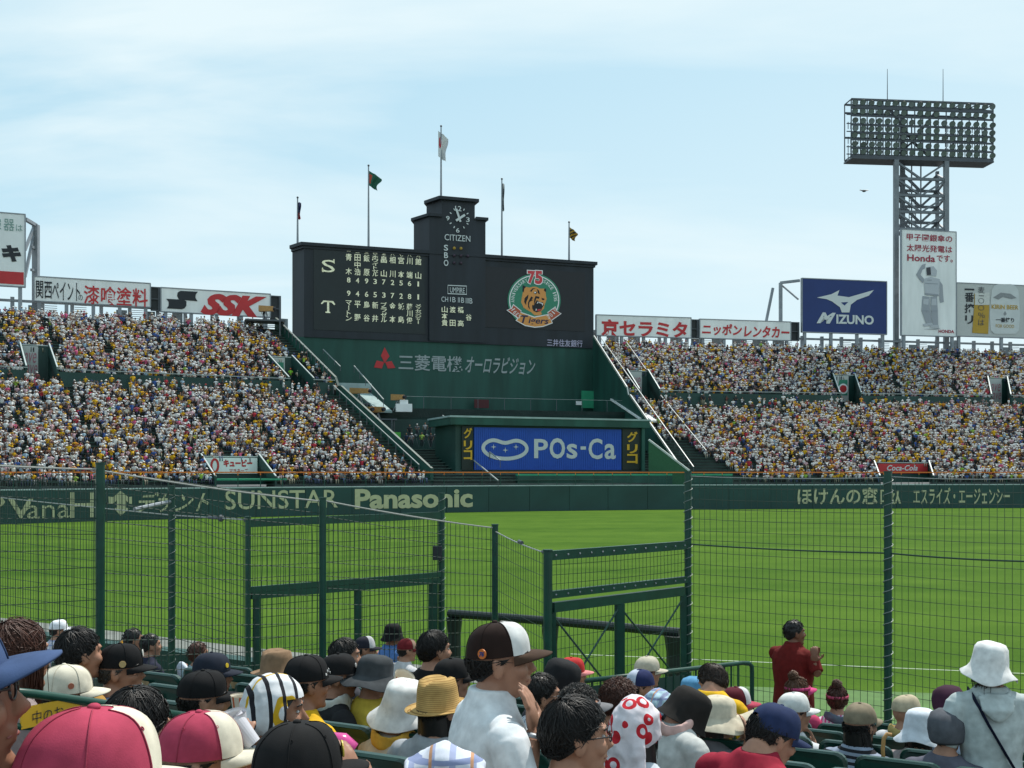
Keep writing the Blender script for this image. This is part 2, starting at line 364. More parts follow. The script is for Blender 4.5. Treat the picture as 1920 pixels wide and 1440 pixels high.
# ------------------------------------------------------------------ stands
ZT = 23.3; Z0 = 3.0
def Pt(u, v, z=ZT + 0.9): return Pz(u, v, z)
class Stand:
    """terrace swept between a front curve and a back curve; t along, s up the slope"""
    def __init__(s, B, T, n, walk):
        s.B, s.T, s.n, s.walk = Curve(B), Curve(T), n, walk
    def xy(s, t, r):
        b = s.B.at(t * s.B.L[-1]); c = s.T.at(t * s.T.L[-1]); return lerp(b, c, r)
    def z(s, j):
        w0, w1 = s.walk
        lo = Z0 + (13.35 - Z0) * min(j, w0) / w0
        if j < w0: return lo
        if j < w1: return 13.35
        return 14.5 + (ZT - 14.5) * (j - w1) / (s.n - w1)
    notches = ()
    def notch(s, t, j):
        for n_ in s.notches:
            if n_[0] - 1e-4 <= t <= n_[1] + 1e-4 and n_[2] <= j < n_[3]: return n_
        return None
    def find_t(s, u, j):
        a, b = 0.0, 1.0
        for _ in range(40):
            m = (a + b) / 2; p = s.pt(m, j); a, b = (m, b) if CX + p.x / p.y * F < u else (a, m)
        return (a + b) / 2
    def pt(s, t, j, dz=0.0):
        p = s.xy(t, j / s.n); return Vector((p.x, p.y, s.z(j) + dz))
def front(u0, u1, k, off=-2.6):
    return [WALL.at(x, 0, off) for x in np.linspace(WALL.sz(u0, 900)[0], WALL.sz(u1, 900)[0], k)]
NR = 52; WK = (28, 30)
TL = [Pt(-330, 560), Pt(0, 574), Pt(515, 601)]; TL = [lerp(TL[0], TL[1], x) for x in np.linspace(0, 1, 8)][:-1] + [lerp(TL[1], TL[2], x) for x in np.linspace(0, 1, 12)]
LS = Stand(front(-255, 835, 24), TL, NR, WK)
TRr = [Pt(1116, 634), Pt(1920, 656)]; TRr = [lerp(TRr[0], TRr[1], x) for x in np.linspace(0, 1.3, 20)]
RS = Stand(front(1300, 2195, 24), TRr, NR, WK)
LS.notches = [(LS.find_t(44, 35), LS.find_t(96, 35), 30, 38), (LS.find_t(519, 35), LS.find_t(561, 35), 30, 38), (LS.find_t(388, 4), LS.find_t(494, 4), 0, 6)]
RS.notches = [(RS.find_t(1186, 35), RS.find_t(1222, 35), 30, 38), (RS.find_t(1568, 35), RS.find_t(1606, 35), 30, 38), (RS.find_t(1856, 35), RS.find_t(1890, 35), 30, 38), (RS.find_t(1643, 4), RS.find_t(1742, 4), 0, 5)]
def build_stand(st, label, empties):
    e = tag(empty('grandstand', (*st.xy(0.5, 0.0)[:2], 0)), label, 'grandstand'); T_ = np.array(sorted(list(np.linspace(0, 1, 25)) + [x for n_ in st.notches for x in n_[:2]]))
    lo, hi, be = MB(), MB(), MB()
    for j in range(st.n):
        z = st.z(j); zn = st.z(j + 1) if j + 1 < st.n else z; d = lo if j < st.walk[1] else hi
        for a, c in zip(T_, T_[1:]):
            p = [st.xy(a, j / st.n), st.xy(c, j / st.n), st.xy(c, (j + 1) / st.n), st.xy(a, (j + 1) / st.n)]
            nc = st.notch((a + c) / 2, j)
            if nc:
                zf = st.z(nc[2]) - (1.1 if nc[2] > 5 else .2); d.hexa([Vector((x.x, x.y, zf - 1)) for x in p], [Vector((x.x, x.y, zf)) for x in p]); continue
            d.hexa([Vector((x.x, x.y, z - 1.0)) for x in p], [Vector((x.x, x.y, z)) for x in p])
            if not st.walk[0] <= j < st.walk[1]:
                q = [lerp(p[0], p[3], .55), lerp(p[1], p[2], .55), lerp(p[1], p[2], .9), lerp(p[0], p[3], .9)]
                be.hexa([Vector((x.x, x.y, z + .36)) for x in q], [Vector((x.x, x.y, z + .42)) for x in q])
    lo.build('lower_terrace', CONC, e); hi.build('upper_terrace', CONC, e); be.build('benches', SEATG, e)
    # parapet and rail in front of the upper tier, end walls down both flanks
    pw, rl = MB(), MB(); j = st.walk[1]
    for a, c in zip(T_, T_[1:]):
        if st.notch((a + c) / 2, j):
            if pw.v: pw.build('parapet', GREEN_D, e); rl.build('handrail', STEEL_P, e); pw, rl = MB(), MB()
            continue
        p, q = st.xy(a, j / st.n), st.xy(c, j / st.n); dn = (q - p).normalized(); nn = Vector((dn.y, -dn.x, 0)) * .25
        pw.hexa([Vector((x.x, x.y, 13.36)) for x in (p + nn, q + nn, q, p)], [Vector((x.x, x.y, 15.05)) for x in (p + nn, q + nn, q, p)])
        rl.bar(Vector((p.x, p.y, 15.35)) + nn, Vector((q.x, q.y, 15.35)) + nn, .10, .10)
    pw.build('parapet', GREEN_D, e); rl.build('handrail', STEEL_P, e)
    return e
LSo = build_stand(LS, 'left outfield grandstand packed with spectators under the white hoardings', None)
RSo = build_stand(RS, 'right outfield grandstand packed with spectators below the light tower', None)
def flank(st, t, name, label, th=0.35, hgt=1.2, rails=True, j0=1, j1=None):
    """sloping green wall down the side of a stand with a pale coping"""
    j1 = j1 or st.n; e = tag(empty(name, tuple(st.xy(t, 0)[:2]) + (2.7,)), label, 'wall'); w, c = MB(), MB()
    sd = (st.xy(min(t + .01, 1), 0.5) - st.xy(max(t - .01, 0), 0.5)).normalized() * th * (1 if t > .5 else -1)
    for j in range(j0, j1):
        a, b_ = st.pt(t, j), st.pt(t, j + 1) if j + 1 < st.n else st.pt(t, j + .99)
        q = [a, b_, b_ + sd, a + sd]; za, zb = a.z + hgt, b_.z + hgt
        w.hexa([Vector((x.x, x.y, 2.0)) for x in q], [Vector((a.x, a.y, za)), Vector((b_.x, b_.y, zb)), Vector((b_.x + sd.x, b_.y + sd.y, zb)), Vector((a.x + sd.x, a.y + sd.y, za))])
        c.bar(Vector((a.x, a.y, za + .07)) + sd * .5, Vector((b_.x, b_.y, zb + .07)) + sd * .5, abs(th) * (.45 if st is RS else .9), .08)
    w.build('body', GREEN_W, e); c.build('coping', STEEL_P if st is RS else GREEN_D, e); return e
flank(LS, 1.0, 'flank_wall', 'sloping green wall at the end of the left stand beside the scoreboard')
flank(RS, 0.0, 'flank_wall', 'sloping green wall with sunlit coping at the end of the right stand')
# long stair rails
def stair_rail(a, b, label, w=.16, posts=7, h=1.0):
    e = tag(empty('stair_rail', tuple(Vector(a) - Vector((0, 0, h)))), label, 'railing'); r, p = MB(), MB(); r.bar(a, b, w, w)
    for k in range(posts + 1):
        c = lerp(Vector(a), Vector(b), k / posts); p = MB(); p.bar(c - Vector((0, 0, h)), c, .07, .07); p.build('post', STEEL_D, e)
    r.build('rail', STEEL_P, e)
def on(st, t, j, h): return st.pt(t, j, h)
stair_rail(on(RS, .005, 50, 1.6), on(RS, .02, 1, 1.5), 'long sunlit handrail running down the end of the right stand', .09, 24)
stair_rail(on(RS, .055, 29, 1.3), on(RS, .07, 7, 1.3), 'shorter sunlit handrail inside the lower right stand', .08, 10)
stair_rail(on(RS, .045, 49, 1.4), on(RS, .05, 37, 1.4), 'handrail beside the small poster high in the right stand', .07, 6)
stair_rail(on(LS, .985, 28, 1.3), on(LS, .985, 2, 1.3), 'green handrail down the edge of the lower left stand', .08, 12)
stair_rail(on(LS, .998, 49, 1.6), on(LS, .998, 32, 1.6), 'handrail down the edge of the upper left stand', .06, 12)

# ------------------------------------------------------------------ centre terrace below the scoreboard
SB = Plane(P(570, 886, 146.3), P(1113, 886, 160.0))
c = tag(empty('centre_terrace', (8, 125, 0)), 'dark green terrace between the two stands below the scoreboard', 'terrace')
LE, RE = LS.xy(1, 0), RS.xy(0, 0)
# the terrace: benches in front on the left, a deck for photographers, then a wall up to the walkway
FC = Curve(front(828, 1305, 10, -2.4))
def backline(u, d): return P(u, 886, d)
mb, be = MB(), MB(); zd = 7.0; K = 12
DK = Plane(P(760, 886, 136), P(1240, 886, 146))        # front of the walkway wall
for j in range(K):
    z = Z0 + (zd - .4 - Z0) * j / (K - 1); A0, A1 = lerp(FC.at(0.2), DK.at(*DK.sz(740, 886)), j / K * .62), lerp(FC.at(0.2), DK.at(*DK.sz(740, 886)), (j + 1) / K * .62)
    B0, B1 = lerp(FC.at(FC.L[-1]), DK.at(*DK.sz(1225, 886)), j / K * .62), lerp(FC.at(FC.L[-1]), DK.at(*DK.sz(1225, 886)), (j + 1) / K * .62)
    p = [A0, B0, B1, A1]; mb.hexa([Vector((x.x, x.y, 0.2)) for x in p], [Vector((x.x, x.y, z)) for x in p])
    q = [lerp(A0, A1, .4), lerp(B0, B1, .4), lerp(B0, B1, .85), lerp(A0, A1, .85)]
    be.hexa([Vector((x.x, x.y, z + .34)) for x in q], [Vector((x.x, x.y, z + .40)) for x in q])
mb.build('steps', CONC, c); be.build('benches', mat('pale green bench slats', (.075, .135, .115), .45, .25, 2), c)
mb = MB(); p = [A1, B1, DK.at(*DK.sz(1240, 886)), DK.at(*DK.sz(700, 886))]; mb.hexa([Vector((x.x, x.y, 0.3)) for x in p], [Vector((x.x, x.y, zd)) for x in p]); mb.build('deck', mat('dark deck', (0.02, 0.035, 0.035), .7), c)
mb = MB(); s0, s1 = DK.sz(640, 800)[0], DK.sz(1330, 800)[0]
slab_sz(mb, DK, s0, s1, zd - 3, 12.4, .5, 0); mb.build('walkway_wall', GREEN_D, c)
mb = MB(); p = [DK.at(s0, 0), DK.at(s1, 0), SB.at(SB.sz(1250, 800)[0], 0), SB.at(SB.sz(600, 800)[0], 0)]; mb.hexa([Vector((x.x, x.y, 11.0)) for x in p], [Vector((x.x, x.y, 12.395)) for x in p]); mb.build('walkway', CONC, c)
stair_rail(DK.at(DK.sz(745, 800)[0], 14.0, -1), DK.at(DK.sz(1190, 800)[0], 14.0, -1), 'thin rail along the walkway under the large wall lettering', .04, 9, 1.5)
# green slope wall below the board
gw = tag(empty('backscreen_wall', (*SB.at(20, 0)[:2], 12)), 'tall plain dark green wall under the scoreboard with grey lettering', 'wall')
mb = MB(); slab_sz(mb, SB, SB.sz(480, 700)[0], SB.sz(1180, 700)[0], 11.5, 22.8, 1.0, 0.0); mb.build('body', GREEN_W, gw)
mb = MB()
for q in ([(721, 651), (730, 668), (721, 681), (714, 667)], [(720, 679), (706, 676), (701, 689), (716, 691)], [(722, 679), (734, 677), (741, 690), (727, 691)]): put_poly(mb, SB, q, .08)
mb.build('red_diamond_mark', RED, gw)
GREY_L = mat('grey raised letters', (0.30, 0.34, 0.35), .5, .05)
mb = MB(); put_text(mb, SB, '三菱電機', 747, 664, 694, 867, .08, .012); put_text(mb, SB, 'オーロラビジョン', 872, 667, 699, 1003, .08, .012, .35); mb.build('lettering', GREY_L, gw)
GP = MB(); slab(GP, SB, 1083, 1133, 734, 766, .2, 1.6); tag(GP.build('green_screen', GREEN_B), 'bright green canvas screen at the right end of the walkway under the scoreboard', 'screen')
mb = MB(); slab(mb, SB, 884, 911, 750, 766, .15, 1.5); tag(mb.build('door_panel', mat('maroon door', (.07, .012, .015), .6)), 'small dark maroon panel on the walkway at the foot of the green wall', 'panel')
mb = MB(); slab(mb, SB, 1069, 1079, 754, 761, .1, 2.4); tag(mb.build('notice_board', WHITE), 'small white notice on the walkway left of the bright green screen', 'notice')

# pavilion with the blue hoarding
PB = Plane(P(849, 886, 118.0), P(1215, 886, 127.0)); s0, s1 = PB.sz(849, 800)[0], PB.sz(1212, 800)[0]
pv = tag(empty('pavilion', (*PB.at((s0 + s1) / 2, 0)[:2], 3)), 'low dark green pavilion with a pale flat roof edge in the middle of the outfield', 'pavilion')
mb = MB(); slab_sz(mb, PB, s0 + .4, s1 - .3, 2.9, 9.5, 7.5, -.25); mb.build('body', GREEN_D, pv)
mb = MB(); slab_sz(mb, PB, s0 - .4, s1 + .2, 9.5, 10.3, 8.3, .5); mb.build('eaves', GREEN_W, pv)
mb = MB(); slab_sz(mb, PB, s0 - .5, s1 + .3, 10.303, 10.5, 8.5, .56); mb.build('roof', CAPSTONE, pv)
mb = MB(); slab_sz(mb, PB, s1 - .75, s1 - .35, 4.0, 9.49, .3, .3); mb.build('column', GREEN_W, pv)
BLUE = mat('blue hoarding louvres', (0.012, 0.075, 0.42), .5, .06, 1); DKP = mat('black-green hoarding', (0.012, 0.022, 0.018), .5)
hb = tag(empty('blue_hoarding', (*PB.px(1028, 880)[:2], 4.5)), 'wide blue louvred hoarding with white lettering and bean-shaped emblem on the pavilion', 'hoarding')
u0, u1 = 889, 1165; sa, zt = PB.sz(u0, 801); sb = PB.sz(u1, 807)[0]; zb = PB.sz(u0, 881)[1]
mb = MB(); slab_sz(mb, PB, sa, sb, zb, zt, .22, 0.0)
k = 78
for i in range(k): slab_sz(mb, PB, sa + (sb - sa) * (i + .2) / k, sa + (sb - sa) * (i + .8) / k, zb + .02, zt - .02, .05, .05 + .003)
mb.build('panel', BLUE, hb)
WHL = mat('white louvre lettering', (0.52, 0.55, 0.56), .5, .05)
mb = MB(); put_text(mb, PB, 'P', 1001, 823, 859, 1027, .08, .02); put_text(mb, PB, 'O', 1030, 821, 860, 1059, .08, .03); put_text(mb, PB, 's', 1062, 832, 860, 1082, .08, .02); put_text(mb, PB, '-', 1088, 837, 843, 1098, .08, 0); put_text(mb, PB, 'C', 1103, 822, 861, 1129, .08, .02); put_text(mb, PB, 'a', 1133, 832, 861, 1154, .08, .02)
bean = []
for a in range(48):
    th = 2 * math.pi * a / 48; x = 41 * math.cos(th); y = -19.5 * math.sin(th)
    x *= 1 - .10 * math.sin(th) * 0 ; y += 9.5 * math.exp(-(x / 17) ** 2) * (1 if math.sin(th) > 0 else .0) * 1
    bean.append(PB.sz(946.5 + x, 840.5 + y + x * .02))
put_stroke(mb, PB, bean, .42, .08, 0, True)
for cx_, cy_ in ((925, 838), (947, 844), (967, 838)):
    sp_ = []
    for a in range(8):
        rr_ = 5.6 if a % 2 == 0 else 1.3; sp_.append((cx_ + rr_ * math.cos(a * math.pi / 4), cy_ + rr_ * math.sin(a * math.pi / 4)))
    put_poly(mb, PB, sp_, .08)
mb.build('lettering', WHL, hb)
for (ua, ub, ul, ur, lab) in ((866, 887, 869, 885, 'dark hoarding with gold vertical lettering on the left of the blue hoarding'), (1167, 1206, 1175, 1195, 'dark hoarding with gold vertical lettering on the right of the blue hoarding')):
    h = tag(empty('dark_hoarding', (*PB.px((ua + ub) / 2, 880)[:2], 4.5)), lab, 'hoarding')
    mb = MB(); slab(mb, PB, ua, ub, 804 if ua > 900 else 799, 881, .2, 0.0); mb.build('panel', DKP, h)
    mb = MB(); o = 0 if ua > 900 else -7
    for ch, (a, b_) in zip('グリコ', ((809, 829), (833, 850), (851, 869))): put_text(mb, PB, ch, ul, a + o, b_ + o, ur, .07, .03)
    mb.build('lettering', YELLOW, h)
# sloped green wedge wall right of the pavilion, and the bright white ramp edges behind its roof
def ramp(name, label, a, b, w, m, cat, h=.25):
    mb = MB(); a, b = Vector(a), Vector(b); mb.bar(a, b, w, h); return tag(mb.build(name, m), label, cat)
wd_ = tag(empty('wedge_wall', tuple(P(1215, 886, 123.5)[:2]) + (2.8,)), 'triangular green wall with a white sloping top right of the pavilion', 'wall')
A, B_ = P(1216, 826, 124), P(1292, 884, 122.3); mb = MB(); w_ = Vector((.35, 1.2, 0)).normalized() * .4
mb.hexa([Vector((A.x, A.y, 2.8)), Vector((B_.x, B_.y, 2.8)), Vector((B_.x, B_.y, 2.8)) + w_, Vector((A.x, A.y, 2.8)) + w_], [A, B_, B_ + w_, A + w_]); mb.build('body', mat('mid green wall', (0.02, .10, .045), .6), wd_)
mb = MB(); mb.bar(A + Vector((0, 0, .1)) + w_ * .5, B_ + Vector((0, 0, .1)) + w_ * .5, .5, .18); mb.build('coping', RAIL_W, wd_)
ramp('ramp_edge', 'broad white sloping ramp edge behind the right end of the pavilion roof', P(1150, 749, 150), P(1206, 786, 138), .9, WHITE, 'ramp')
ramp('ramp_edge', 'narrow white ramp edge just right of the broad one behind the pavilion', P(1172, 748, 150), P(1226, 790, 136), .7, WHITE, 'ramp')
ramp('stair_strip', 'white concrete stair strip left of the pavilion below the diagonal rail', P(682, 738, 140), P(722, 772, 133), 1.9, CAPSTONE, 'stairs')
stair_rail(P(664, 686, 142), P(719, 749, 134), 'slender diagonal handrail on the green wall below the left of the board', .12, 5, .9)
stair_rail(P(606, 655, 144), P(638, 687, 141), 'short diagonal handrail high on the green wall left of the emblem', .10, 3, .6)
stair_rail(P(830, 779, 132), P(938, 863, 117), 'long diagonal handrail crossing the left of the blue hoarding', .11, 6, .8)
stair_rail(P(853, 834, 124), P(934, 901, 113), 'lower diagonal white handrail ending at the outfield wall', .11, 6, .8)
# ------------------------------------------------------------------ scoreboard
sc = tag(empty('scoreboard', (*SB.at(20, 0)[:2], 23)), 'huge dark scoreboard with stepped clock tower, lit player names and a round emblem', 'scoreboard')
def block(mb, u0, u1, z0, z1, lx, ly, off, back=6.0, grow=0.0):
    a, b_ = SB.sz(u0, 600)[0], SB.sz(u1, 600)[0]
    f0, f1 = SB.at(a - grow, 0, off + grow), SB.at(b_ + grow, 0, off + grow); bl = f0 + Vector((-lx, ly, 0)) * 1.0; bl2 = bl + Vector((.5, back, 0)); br = f1 - Vector((SB.n.x, SB.n.y, 0)) * back
    mb.prism([tuple(p[:2]) for p in (f0, f1, br, bl2, bl)], z0, z1)
ZB, ZM, ZL, ZU = 22.75, 35.3, 40.6, 43.1
mb = MB(); block(mb, 570, 1113, ZB, ZM, 2.1, 2.4, .0); mb.build('main_board', BOARD, sc)
mb = MB(); block(mb, 570, 1113, ZM + .003, ZM + .45, 2.1, 2.4, .0, 6, .45); block(mb, 570, 1113, ZM - .35, ZM - .003, 2.1, 2.4, .0, 6, .2); mb.build('cornice', BOARD, sc)
mb = MB(); block(mb, 804, 909, ZB + .2, ZL, 2.5, 3.0, .35, 5); mb.build('clock_tower', BOARD, sc)
mb = MB(); block(mb, 801, 826.6, ZL + .003, ZL + .4, 2.8, 3.2, .75, 5); mb.build('cornice', BOARD, sc); mb = MB(); block(mb, 889.4, 913, ZL + .003, ZL + .4, .5, 3.0, .75, 5); mb.build('cornice', BOARD, sc)
mb = MB(); block(mb, 827, 889, ZL + .003, ZU, 2.4, 2.9, .35, 4); mb.build('clock_tower', BOARD, sc)
mb = MB(); block(mb, 827, 889, ZU + .003, ZU + .45, 2.4, 2.9, .35, 4, .5); mb.build('cornice', BOARD, sc)
mb = MB(); slab_sz(mb, SB, SB.sz(571, 600)[0], SB.sz(1113, 600)[0], ZB + .02, ZB + .16, .1, .25); mb.build('ledge', BOARD, sc)
LEDP = mat('led panel', (0.009, 0.016, 0.018), .4, .12, .8)
mb = MB(); slab(mb, SB, 588, 796, 466, 618, .1, .06); mb.build('name_panel', LEDP, sc)
mb = MB(); slab(mb, SB, 903, 1096, 499, 613, .1, .06); mb.build('video_screen', PANEL, sc)
LIT = mat('lit name lamps', (0.72, 0.72, 0.52), .5, .25, 3, emit=.18); LITW = mat('painted white digits', (0.62, 0.65, 0.66), .5, .0)
# clock
ck = MB(); OFC = .5
def cpt(mb, u, v, ch, w, h, b_=0.01): put_text(mb, SB, ch, u - w / 2, v - h / 2, v + h / 2, u + w / 2, OFC, b_)
cpt(ck, 857.5, 392, '12', 12, 9.5); cpt(ck, 875.5, 413, '3', 6.5, 8.5); cpt(ck, 838, 410.5, '9', 6.5, 8.5); cpt(ck, 856.5, 433, '6', 6.5, 8.5)
for h in (1, 2, 4, 5, 7, 8, 10, 11):
    a = R(30 * h); q = [(859 + 20 * math.sin(a) * k + 0, 411 - 21 * math.cos(a) * k + 0.03 * 20 * math.sin(a) * k) for k in (.82, 1.0)]
    put_stroke(ck, SB, [SB.sz(*p) for p in q], .14, OFC)
ckd = ck.build('clock_face', LITW, sc)
mb = MB(); put_stroke(mb, SB, [SB.sz(861.5, 417.5), SB.sz(853.5, 393)], .30, OFC + .06); mb.build('hand', LITW, ckd, org=tuple(sc.location))
mb = MB(); put_stroke(mb, SB, [SB.sz(853, 415.5), SB.sz(869.5, 404.5)], .32, OFC + .12); mb.build('hand', LITW, ckd, org=tuple(sc.location))
def bt(items, m, off=.14, name='lettering'):
    mb = MB()
    for it in items: put_text(mb, SB, it[0], it[1], it[2], it[3], it[4], off, *(it[5:] or (.01,)))
    return mb.build(name, m, sc)
bt([('CITIZEN', 832, 440, 451.5, 880, .0), ('S', 830.5, 460, 471, 838.5, .015), ('B', 831, 474, 485, 838.5, .015), ('O', 830.5, 488, 499.5, 839, .015), ('UMPIRE', 842, 539.5, 549.5, 869.5, .0),
    ('CH', 826, 557, 566.5, 838.5, .0), ('I', 842.3, 558, 566.5, 843.6, 0), ('B', 846.5, 558, 567.5, 852.5, 0), ('II', 857, 558.5, 568, 860.5, 0), ('B', 863, 559, 568.5, 868.5, 0), ('III', 871.5, 559.5, 569.5, 877, 0), ('B', 878.5, 560, 570, 884, 0)], LITW, OFC)
mb = MB(); put_stroke(mb, SB, [SB.sz(838, 536), SB.sz(873, 537.5), SB.sz(873, 553), SB.sz(838, 551.5)], .13, OFC, 0, True); mb.build('umpire_frame', LITW, sc)
lp = MB(); DKL = MB()
for i in range(3):
    for k, v in enumerate((466.5, 480.5, 494)):
        p = SB.px(850 + 12.6 * i, v + .4 * i, OFC)
        if k == 2 and i == 2 or (k == 0 and i == 2): continue
        (lp if k == 0 else DKL).ball(p, .22, 8, 6)
lp.build('strike_lamps', mat('amber lamps', (0.30, 0.20, 0.03), .4, 0, emit=.15), sc); DKL.build('count_lamps', mat('dark lamps', (0.05, 0.03, 0.05), .4), sc)
def column(u, v0, v1, chars, w, lh=11.5):
    """characters stacked between two rows (rows given at the first column, level across the board)"""
    nm = MB(); s = SB.sz(u, 540)[0]; z0, z1 = SB.sz(653.5, v1)[1], SB.sz(653.5, v0)[1]; H = z1 - z0; ww = w * SB.depth(u) / F; n_ = len(chars)
    h = min(lh * 148 / F, H / n_ * .96)
    for i, ch in enumerate(chars):
        zc = z1 - h / 2 - (H - h) * (i / (n_ - 1) if n_ > 1 else .5); w2 = ww; hh = h
        if ch in '一': hh = h * .12
        if ch in '二': hh = h * .75
        if ch in '1': w2 = ww * .45
        if ch == '｜': w2 = ww * .13
        if ch in 'トッャ': w2 = ww * .62
        put_text_sz(nm, SB, ch, s - w2 / 2, zc - hh / 2, s + w2 / 2, zc + hh / 2, .14, .012)
    nm.build('lit_name' if len(chars) > 1 else 'lit_number', LIT, sc)
us = [653.5, 670, 687, 703, 719.3, 735.6, 751.7, 767.5, 783.8]
for u, k, a, p, q, b_ in zip(us, '一二三四五六七八九', ['青木', '田中浩', '飯原', 'ホワイトセル', '畠山', '相川', '宮本', '川端', '館山'], '849372561', '946537281', ['マ｜トン', '平野', '鳥谷', '新井', 'ブラゼル', '金本', '城島', '藤川俊', 'メッセンジャ｜']):
    column(u, 468.3, 474.5, k, 7.6); column(u, 476, 515.5, a, 11.5, 13); column(u, 520.3, 530.3, p, 6.6); column(u, 545, 555.3, q, 6.6); column(u, 563.5, 601.5, b_, 11.5, 13)
nm = MB()
for ch, u, v in (('山', 832, 575), ('本', 832, 587.5), ('貴', 832, 600), ('渡', 847, 575.5), ('田', 847, 600.5), ('橘', 862, 576), ('高', 862, 601), ('谷', 877, 590)): put_text(nm, SB, ch, u - 5.5, v, v + 11.6, u + 5.5, OFC, .012)
nm.build('umpire_names', LIT, sc); nm = MB()
put_text(nm, SB, 'S', 603, 487, 510, 627.5, .14, .0)
for q in ([(624.2, 486.5), (627, 486.5), (627, 494.5), (625.6, 494.5)], [(603.5, 502), (605, 502), (607, 510.3), (603.5, 510.3)]): put_poly(nm, SB, q, .14)
for q in ([(606, 563.6), (624.5, 564.8), (628.3, 571), (626.2, 572.4), (621, 567.3), (608, 566.4), (603.4, 570.6), (601.2, 569.4)], [(613, 565), (616.8, 565), (617, 585), (613, 584.8)], [(610, 584.4), (619, 584.9), (619, 587.3), (610, 586.8)]): put_poly(nm, SB, q, .145)
nm.build('team_letters', LIT, sc)
mb = MB(); put_text(mb, SB, '三井住友銀行', 1025, 635.5, 649, 1091.5, .14, .008); mb.build('lettering', mat('pale lilac lettering', (0.50, 0.46, 0.62), .5, 0), sc)
# round emblem on the video screen (coordinates of an enlarged view, e(x, y) maps them on the board)
def e(x, y): return (890 + x / 8.348, 490 + y / 8.348)
def scr(name, c, em=.2): return mat(name, c, .5, .0, emit=em)
EG, EW, ER, EO, EB, EO2 = scr('screen green', (0.025, 0.16, 0.10)), scr('screen white', (0.55, 0.57, 0.58)), scr('screen red', (0.40, 0.035, 0.045)), scr('screen orange', (0.46, 0.21, 0.055)), mat('screen black', (0.006, 0.006, 0.010), .5, 0), scr('screen rust', (0.30, 0.07, 0.035))
em = empty('emblem', (0, 0, 0)); em.parent = sc; em.location = (0, 0, 0)
def layer(name, m, off, polys=(), extra=None):
    mb = MB()
    for p in polys: put_poly(mb, SB, [e(*q) for q in p], off)
    if extra: extra(mb, off)
    return mb.build(name, m, em, org=tuple(sc.location))
def disc(r, n_=64, c0=(925, 612)): return [(c0[0] + r * math.cos(2 * math.pi * k / n_), c0[1] + r * math.sin(2 * math.pi * k / n_)) for k in range(n_)]
layer('roundel', EG, .16, [disc(415)])
def ring(mb, off):
    for r0, r1 in ((376, 392),):
        for k in range(72):
            a, b_ = 2 * math.pi * k / 72, 2 * math.pi * (k + 1) / 72
            put_poly(mb, SB, [e(925 + r * math.cos(t), 612 + r * math.sin(t)) for r, t in ((r0, a), (r1, a), (r1, b_), (r0, b_))], off)
def arc_text(mb, off, txt, a0, a1, r=335, h=52, c0=(925, 612)):
    for i, ch in enumerate(txt):
        if ch == ' ': continue
        a = R(lerp(a0, a1, i / (len(txt) - 1))); vs, fs = glyphs(ch, .0); w = 14 if ch in 'I1' else 34
        pts = []
        for x, y in vs:
            lx, ly = (x - .5) * w, (y - .5) * h; rr_ = r + ly
            pts.append(SB.at(*SB.sz(*e(c0[0] + rr_ * math.sin(a) + lx * math.cos(a), c0[1] - rr_ * math.cos(a) + lx * math.sin(a))), off))
        mb.add(pts, fs)
layer('ring_lettering', EW, .18, extra=lambda mb, off: (ring(mb, off), arc_text(mb, off, 'ANNIVERSARY', -93, -22), arc_text(mb, off, 'SINCE 1935', 30, 90)))
head = [(745, 380), (790, 400), (850, 415), (905, 400), (960, 402), (1010, 430), (1060, 430), (1110, 432), (1105, 480), (1108, 540), (1120, 590), (1105, 640), (1085, 690), (1080, 740), (1060, 760), (1030, 790), (1046, 830), (1000, 850), (930, 845), (880, 800), (810, 760), (760, 730), (720, 640), (735, 560), (750, 480)]
layer('tiger_head', EO, .18, [head])
layer('tiger_markings', EB, .20, [
    [(745, 375), (800, 402), (770, 430), (760, 490), (742, 470)], [(855, 470), (900, 425), (950, 425), (905, 445), (885, 480)], [(960, 430), (1000, 460), (1015, 520), (985, 505), (975, 460)], [(1085, 432), (1112, 430), (1108, 490), (1075, 460)],
    [(835, 520), (828, 580), (800, 640), (800, 690), (768, 640), (775, 580), (815, 540)], [(880, 550), (910, 575), (885, 600), (905, 610), (850, 640), (845, 690), (862, 760), (830, 720), (828, 650), (850, 600)],
    [(945, 545), (1010, 560), (1000, 590), (960, 580), (940, 640), (920, 680), (925, 600)], [(890, 700), (905, 680), (935, 720), (900, 760)], [(910, 495), (950, 470), (975, 490), (945, 520)]])
layer('tiger_mouth', EB, .21, [[(965, 610), (1010, 640), (1060, 645), (1075, 690), (1050, 730), (1030, 780), (960, 800), (915, 780), (895, 730), (930, 670)], [(1040, 575), (1090, 590), (1075, 612), (1045, 605)]])
layer('tiger_teeth', EW, .23, [[(980, 635), (995, 640), (985, 660), (962, 665)], [(1000, 640), (1062, 662), (1055, 700), (1040, 665), (1002, 655)], [(950, 745), (962, 745), (958, 780), (945, 775)], [(920, 485), (945, 478), (955, 495), (935, 508)]])
layer('tiger_tongue', ER, .23, [[(975, 755), (1030, 748), (1025, 778), (970, 780)]])
layer('ribbon', EW, .22, [[(595, 670), (725, 775), (690, 915), (490, 768), (565, 735)], [(1255, 708), (1130, 800), (1180, 945), (1352, 822), (1285, 780)], [(700, 790), (925, 868), (1150, 828), (1215, 972), (1060, 1030), (930, 1042), (780, 1015), (632, 930), (672, 880)]])
layer('ribbon_face', EB if False else EO2, .235, [[(600, 690), (715, 782), (682, 890), (510, 768), (580, 742)], [(1252, 725), (1140, 808), (1186, 925), (1335, 820), (1275, 782)]])
layer('ribbon_panel', EO, .24, [[(705, 805), (925, 885), (1142, 842), (1200, 962), (1060, 1015), (930, 1026), (785, 1000), (655, 930), (682, 882)]])
